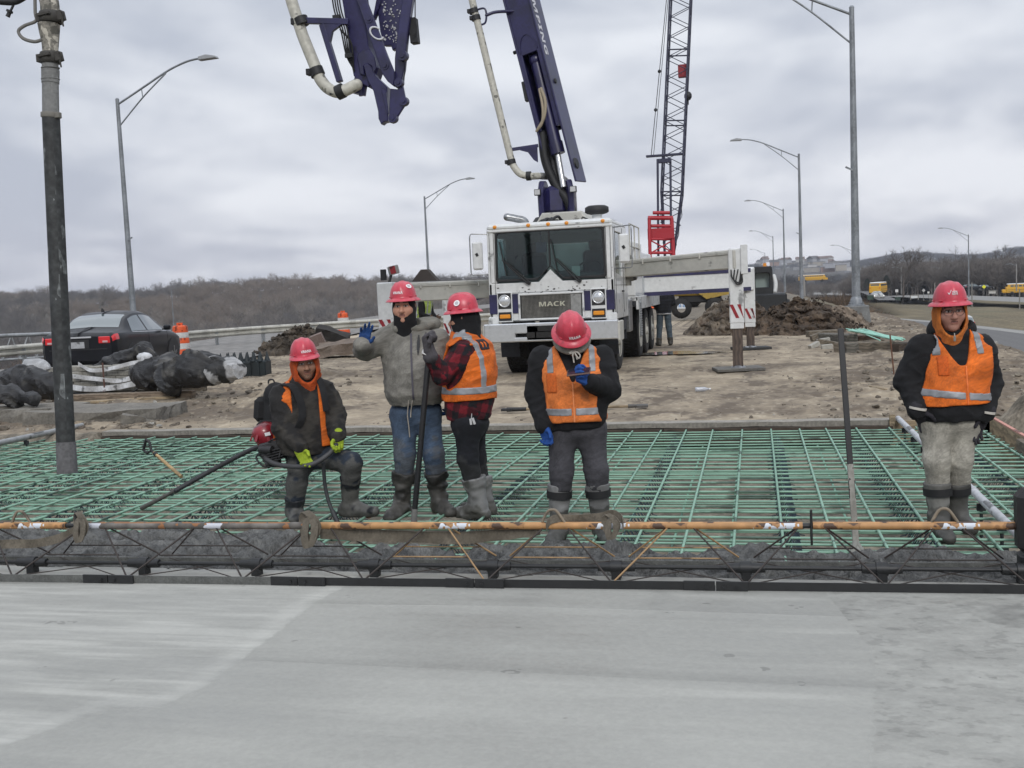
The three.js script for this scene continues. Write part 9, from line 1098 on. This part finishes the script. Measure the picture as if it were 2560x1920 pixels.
const azP = (az, d) => { const x = Math.sin(az) * d, z = -Math.cos(az) * d; return [x, z]; };
// the wooded ridge to the left
wood('woodland', ['grey brown leafless woodland over the left ridge', 'bare winter trees on the left hillside', 'leafless wood along the left skyline', 'brown bare trees below the left ridge'], 'woodland', treeGeo, 8000, (r) => { const d = 170 + 560 * Math.pow(r(), 0.75), az = mix(-0.72, -0.08, r()), [x, z] = azP(az, d); const y = terr(x, z); return [x, y - 0.3, z, 0.55 + 0.75 * r() * r(), 0.8 + 0.35 * r()]; }, (r, c, x, y, z) => { const k = fbm2(x * 0.012, z * 0.012, 3), q = r(); c.setRGB(0.19, 0.166, 0.143).multiplyScalar(0.55 + 0.9 * q); if (k > 0.1) c.lerp(C3(0.115, 0.11, 0.112), 0.6); if (k < -0.15) c.lerp(C3(0.21, 0.165, 0.13), 0.6); }, 41);
wood('brush', ['reddish brown leafless brush in the valley beyond the guardrail', 'brown bare scrub on the bank behind the guardrail'], 'brush', shrubGeo, 5200, (r) => { const d = 44 + 190 * Math.pow(r(), 1.3), az = mix(-0.74, -0.06, r()), [x, z] = azP(az, d); if (x > -26 - 0.09 * (d - 44) || x > -24) return null; return [x, terr(x, z) - 0.1, z, 0.9 + 1.3 * r() * r() + 1.2 * sstep(60, 160, d), 0.55 + 0.35 * r()]; }, (r, c) => { c.setRGB(0.20, 0.145, 0.105).multiplyScalar(0.6 + 0.8 * r()); if (r() > 0.75) c.setRGB(0.27, 0.225, 0.155); }, 43);
// trees beyond the fields on the right
wood('tree_line', ['dense dark leafless wood behind the car park', 'bare trees of the wood on the right', 'grey leafless tree belt behind the buses', 'far bare trees along the right fields'], 'woodland', treeGeo, 2600, (r) => { const az = mix(-0.02, 0.27, r()), edge = sstep(0.07, 0.11, az), d = 300 + 90 * r() + 200 * (1 - edge) * r(), [x, z] = azP(az, d); if (r() > 0.12 + 0.88 * edge) return null; return [x, terr(x, z) - 0.3, z, (0.75 + 0.55 * r()) * mix(0.6, 1, edge), 1]; }, (r, c) => c.setRGB(0.15, 0.132, 0.118).multiplyScalar(0.65 + 0.7 * r()), 47);
wood('tree_line', ['wooded slopes of the distant right hills', 'dark tree belts on the far hills', 'hazy trees on the distant skyline', 'tree cover round the distant town'], 'woodland', treeGeo, 6500, (r) => { const az = mix(-0.10, 0.27, r()), d = 560 + 1700 * Math.pow(r(), 1.2), [x, z] = azP(az, d); if (fbm2(x * 0.004 + 3, z * 0.004, 3) < -0.08 + 0.3 * sstep(1200, 600, d)) return null; return [x, terr(x, z) - 0.4, z, 1.0 + 0.9 * r(), 0.7]; }, (r, c) => c.setRGB(0.085, 0.08, 0.08).multiplyScalar(0.6 + 0.8 * r()), 53);
wood('brush', ['brown scrub on the right bank near the light poles', 'dry bushes beyond the dirt heap'], 'brush', shrubGeo, 420, (r) => { const k = r(); let p; if (k < 0.35) p = gp(mix(2085, 2185, r()), mix(770, 800, r()), -2.5); else { const az = mix(-0.01, 0.09, r()), d = 130 + 260 * r(), [x, z] = azP(az, d); p = V(x, 0, z); if (x < 9) return null; } return [p.x, terr(p.x, p.z) - 0.05, p.z, 0.8 + 1.7 * r(), 0.9]; }, (r, c) => c.setRGB(0.15, 0.105, 0.07).multiplyScalar(0.6 + 0.8 * r()), 59);
{ // the trees that stand out
  const mk = (label, u, v0, v1, d, seed, tw = 1500) => { const a = dp(u, v1, d), b = dp(u, v0, d), y = terr(a.x, a.z), H = b.y - y, [br, g] = bareTree(seed, H, tw, 1.15), t = thing('bare_tree', label, 'tree', V(a.x, y, a.z)); br.build('trunk', bark, t); mesh('crown', faceUV(g), bark, t); };
  mk('tall bare tree standing above the wood, right of the nearest light pole', 2258, 590, 735, 260, 5); mk('tall spreading bare tree at the right edge of the wood', 2495, 598, 725, 300, 9); mk('bare tree left of the tall one, behind the light pole', 2205, 628, 735, 290, 17); mk('bushy bare tree in the middle of the right wood', 2350, 622, 730, 300, 23); mk('bare tree above the rightmost worker’s helmet', 2405, 612, 728, 310, 29); mk('bare tree at the far right picture edge', 2552, 612, 725, 320, 35);
  const fir = (label, u, v0, v1, w, d, seed) => { const a = dp(u, v1, d), b = dp(u, v0, d), H = b.y - a.y, W = w / 2.5 / (FOC / d) / 2, r = rng(seed), P = [], t = thing('evergreen_tree', label, 'tree', a); for (let i = 0; i < 5200; i++) { const k = Math.pow(r(), 0.8), an = r() * 6.28, R = W * Math.sqrt(1 - Math.pow(k, 1.7)) * (0.35 + 0.65 * Math.sqrt(r())) * (0.8 + 0.3 * n2(an * 1.5 + seed, k * 6)), c = V(Math.cos(an) * R, H * (0.04 + 0.95 * k), Math.sin(an) * R), s = H * 0.03 * (0.5 + r()), e = V(r() - 0.5, r() - 0.6, r() - 0.5).setLength(s), f = V(r() - 0.5, r() - 0.5, r() - 0.5).setLength(s * 0.6); P.push(c.x, c.y, c.z, c.x + e.x, c.y + e.y, c.z + e.z, c.x + f.x, c.y + f.y, c.z + f.z); } const g = new THREE.BufferGeometry(); g.setAttribute('position', new THREE.Float32BufferAttribute(P, 3)); g.computeVertexNormals(); mesh('crown', faceUV(g), mat(C3(0.022, 0.030, 0.022), 1), t); mb().cyl(V(0, -0.3, 0), V(0, H * 0.8, 0), H * 0.03, H * 0.008, 6).build('trunk', bark, t); };
  fir('dark evergreen tree right of the school bus seen from behind', 2216, 688, 722, 27, 270, 3); fir('dark evergreen tree left of the school bus seen from behind', 2168, 696, 722, 26, 275, 4); fir('wide dark evergreen clump in front of the right wood', 2300, 688, 728, 44, 285, 6);
}
// ---------- school buses
function bus(label, p, turn, s = 1) {
  const t = thing('school_bus', label, 'school bus', p, turn), y = mat(C3(0.66, 0.36, 0.02), 0.4), w = mat(C3(0.66, 0.66, 0.64), 0.5), g = tint, L = 10.5; t.scale.setScalar(s);
  mb().box(2.4, 1.55, L, 0, 1.45, 0, 0, 0, 0, 0.12).box(2.3, 0.8, L - 0.5, 0, 2.35, -0.1, 0, 0, 0, 0.15).box(2.0, 0.9, 1.0, 0, 1.1, L / 2 + 0.4, 0, 0, 0, 0.15).build('body', y, t); mb().box(2.2, 0.28, L - 0.3, 0, 2.84, -0.1, 0, 0, 0, 0.12).build('roof', w, t);
  for (let i = 0; i < 10; i++) for (const k of [-1, 1]) mb().box(0.02, 0.55, 0.74, k * 1.165, 2.32, -4.4 + i * 0.92).build('window', g, t); mb().box(2.0, 0.85, 0.03, 0, 2.3, L / 2 - 0.28).build('windscreen', g, t); mb().box(1.7, 0.5, 0.03, 0, 2.32, -L / 2 + 0.13).build('rear_window', g, t); mb().box(0.9, 0.8, 0.03, 0, 1.3, -L / 2 - 0.01).build('emergency_door', y, t); for (const k of [-1, 1]) { mb().box(0.03, 0.06, L - 0.6, k * 1.21, 1.45, 0).box(0.03, 0.06, L - 0.6, k * 1.21, 1.05, 0).build('black_stripe', black, t); mb().box(0.22, 0.16, 0.03, k * 0.95, 1.75, -L / 2 - 0.01).build('tail_light', lampRed, t); for (const z of [3.9, -2.9]) mb().lathe([[0.2, -0.16], [0.48, -0.16], [0.5, 0], [0.48, 0.16], [0.2, 0.16]], M4(k * 1.05, 0.5, z, 0, 0, Math.PI / 2), 16).build('wheel', black, t); } mb().box(2.4, 0.3, 0.2, 0, 0.65, -L / 2 - 0.05).box(2.2, 0.3, 0.2, 0, 0.65, L / 2 + 0.9).build('bumper', black, t); return t;
}
{
  const at = (u, v, d) => dp(u, v, d); bus('yellow school bus seen from behind on the winding road left of the evergreen', at(1904, 739.5, 228).setComponent(0, at(2196, 739.5, 228).x).copy(at(2196, 739.5, 228)), Math.PI - 0.24); bus('yellow school bus at the right picture edge in front of the wood', at(2572, 737, 262), -Math.PI / 2 - 0.12); bus('yellow school bus far off, half hidden behind the second light pole', at(2030, 705, 420), Math.PI / 2 + 0.1, 0.98);
  const car = (label, col, u, v, d, turn, K = SEDAN, o = {}) => makeCar(label, 'car', col, K, dp(u, v, d), turn, { hi: false, ...o });
  car('pale car with lit headlights coming up the road below the school bus', C3(0.5, 0.5, 0.48), 2188, 748, 190, 0.05, SEDAN, { lit: true }); car('dark parked car right of the rightmost worker’s helmet', C3(0.012, 0.014, 0.02), 2410, 728, 260, 1.9, SUV); car('dark parked car behind the light pole in the car park', C3(0.02, 0.02, 0.024), 2440, 727, 265, 2.0); car('dark red parked car left of the right school bus', C3(0.10, 0.02, 0.025), 2478, 720, 285, 1.4); car('black parked car next to the dark red one', C3(0.012, 0.012, 0.015), 2500, 721, 280, 1.5);
  const hut = thing('delivery_van', 'white roofed van behind the rightmost worker’s helmet', 'van', dp(2377, 722, 290)); mb().box(6.2, 2.2, 2.2, 0, 2.0, 0, 0, 0, 0, 0.2).build('body', mat(C3(0.06, 0.06, 0.065), 0.5), hut); mb().box(6.4, 0.7, 2.3, 0, 3.3, 0, 0, 0, 0, 0.15).build('roof', paintW, hut); for (const x of [-2, 2]) mb().cyl(V(x, 0.5, 1.0), V(x, 0.5, 1.2), 0.5, 0.5, 14).build('wheel', black, hut);
}
// ---------- signs, boxes, posts
{
  const post = mat(C3(0.22, 0.21, 0.19), 0.8), grp = (name, label, cat, u, v, d) => { const p = dp(u, v, d); return [thing(name, label, cat, p), (FOC / d) * 2.5]; };
  const sign = (label, u, vb, vc, w, d, col, dia) => { const [t, k] = grp('road_sign', label, 'road sign', u, vb, d), h = (vb - vc) / k, s = w / k; mb().cyl(V(0, -0.3, 0), V(0, h, 0), 0.05, 0.05, 6).build('post', post, t); mb().box(s, s, 0.03, 0, h, 0.07, 0, 0, dia ? Math.PI / 4 : 0).build('panel', mat(col, 0.6), t); };
  sign('white square road sign left of the tall bare tree', 2242, 745, 727, 7, 200, C3(0.62, 0.62, 0.6)); sign('pale diamond road sign seen from behind by the frontage road', 2309, 748, 726, 6.5, 190, C3(0.4, 0.4, 0.39), true); sign('small round white sign right of the diamond one', 2321, 742, 731, 4.5, 195, C3(0.6, 0.6, 0.56)); sign('yellow diamond warning sign in front of the car park', 2460, 732, 717, 7, 210, C3(0.75, 0.72, 0.02), true);
  const frame = (label, u, v, w, h, d, col) => { const [t, k] = grp('notice_board', label, 'notice board', u, v, d), W = w / k, H = h / k; mb().box(W, H * 0.62, 0.06, 0, H * 0.68, 0).build('panel', mat(col, 0.7), t); for (const s of [-1, 1]) mb().box(0.12, H, 0.12, s * W / 2, H / 2, 0.02).build('post', post, t); mb().box(W + 0.2, 0.12, 0.12, 0, H, 0.02).build('top_rail', post, t); };
  frame('white notice board in a dark frame by the frontage road', 2286, 750, 18, 12, 170, C3(0.6, 0.62, 0.63)); frame('blank framed notice board below the yellow diamond sign', 2481, 738, 17, 11, 190, C3(0.45, 0.44, 0.41));
  const box = (label, u, v, w, h, d) => { const [t, k] = grp('utility_box', label, 'utility box', u, v, d), W = w / k, H = h / k; mb().box(W, H, W * 0.7, 0, H / 2, 0, 0, 0, 0, 0.05).build('cabinet', mat(C3(0.025, 0.05, 0.038), 0.6), t); mb().box(W * 1.05, 0.08, W * 0.75, 0, H, 0).build('lid', mat(C3(0.035, 0.065, 0.05), 0.6), t); };
  box('dark green utility box left of the pale car with headlights', 2176, 750, 14, 11, 165); box('dark green utility box below the white square sign', 2244, 752, 12, 9, 170);
  for (const [u, v0, v1, d, l] of [[2337, 708, 757, 150, 'weathered post left of the rightmost worker’s helmet'], [2430, 706, 758, 150, 'weathered post right of the rightmost worker’s helmet'], [2549, 722, 763, 140, 'weathered post below the right school bus'], [2320, 690, 0, 0, '']]) { if (!l) continue; const a = dp(u, v1, d), b = dp(u, v0, d), t = thing('wooden_post', l, 'post', a); mb().cyl(V(0, -0.5, 0), V(0, b.y - a.y, 0), 0.09, 0.075, 7).build('post', post, t); }
}
// ---------- the distant town
{
  const r = rng(91), wl = [C3(0.42, 0.41, 0.40), C3(0.34, 0.31, 0.27), C3(0.3, 0.21, 0.18), C3(0.38, 0.38, 0.40)].map((c) => mat(c, 0.9)), rf = [C3(0.09, 0.085, 0.085), C3(0.14, 0.10, 0.085), C3(0.2, 0.2, 0.21)].map((c) => mat(c, 0.9));
  for (let i = 0; i < 32; i++) { const low2 = i < 16, u = low2 ? mix(1985, 2140, r()) : mix(1845, 2130, r()), v = low2 ? mix(662, 678, r()) : mix(648, 664, r()), d = low2 ? mix(900, 1150, r()) : mix(1100, 1700, r()), w = low2 ? mix(8, 22, r() * r()) : mix(7, 11, r()), h = low2 ? mix(3, 5, r()) : mix(3, 5, r()), dd = mix(8, 14, r()), p = dp(u, v, d); const t = thing('house', low2 ? 'low pale building of the distant town between the light poles' : 'small house on the distant hillside', 'house', p, (r() - 0.5) * 1.2, low2 ? 'low buildings of the distant town' : 'houses on the distant hillside'); mb().box(w, h, dd, 0, h / 2 - 1, 0, 0, 0, 0, 0.05).build('wall', wl[Math.floor(r() * 4)], t); if (low2) mb().box(w + 0.4, 0.5, dd + 0.4, 0, h - 0.7, 0).build('roof', rf[2], t); else mb().prism([[-dd / 2 - 0.5, 0], [dd / 2 + 0.5, 0], [0, 2.6]], w + 1, M4(0, h - 1, 0, 0, Math.PI / 2)).build('roof', rf[Math.floor(r() * 2)], t); }
}
renderer.render(scene, camera);
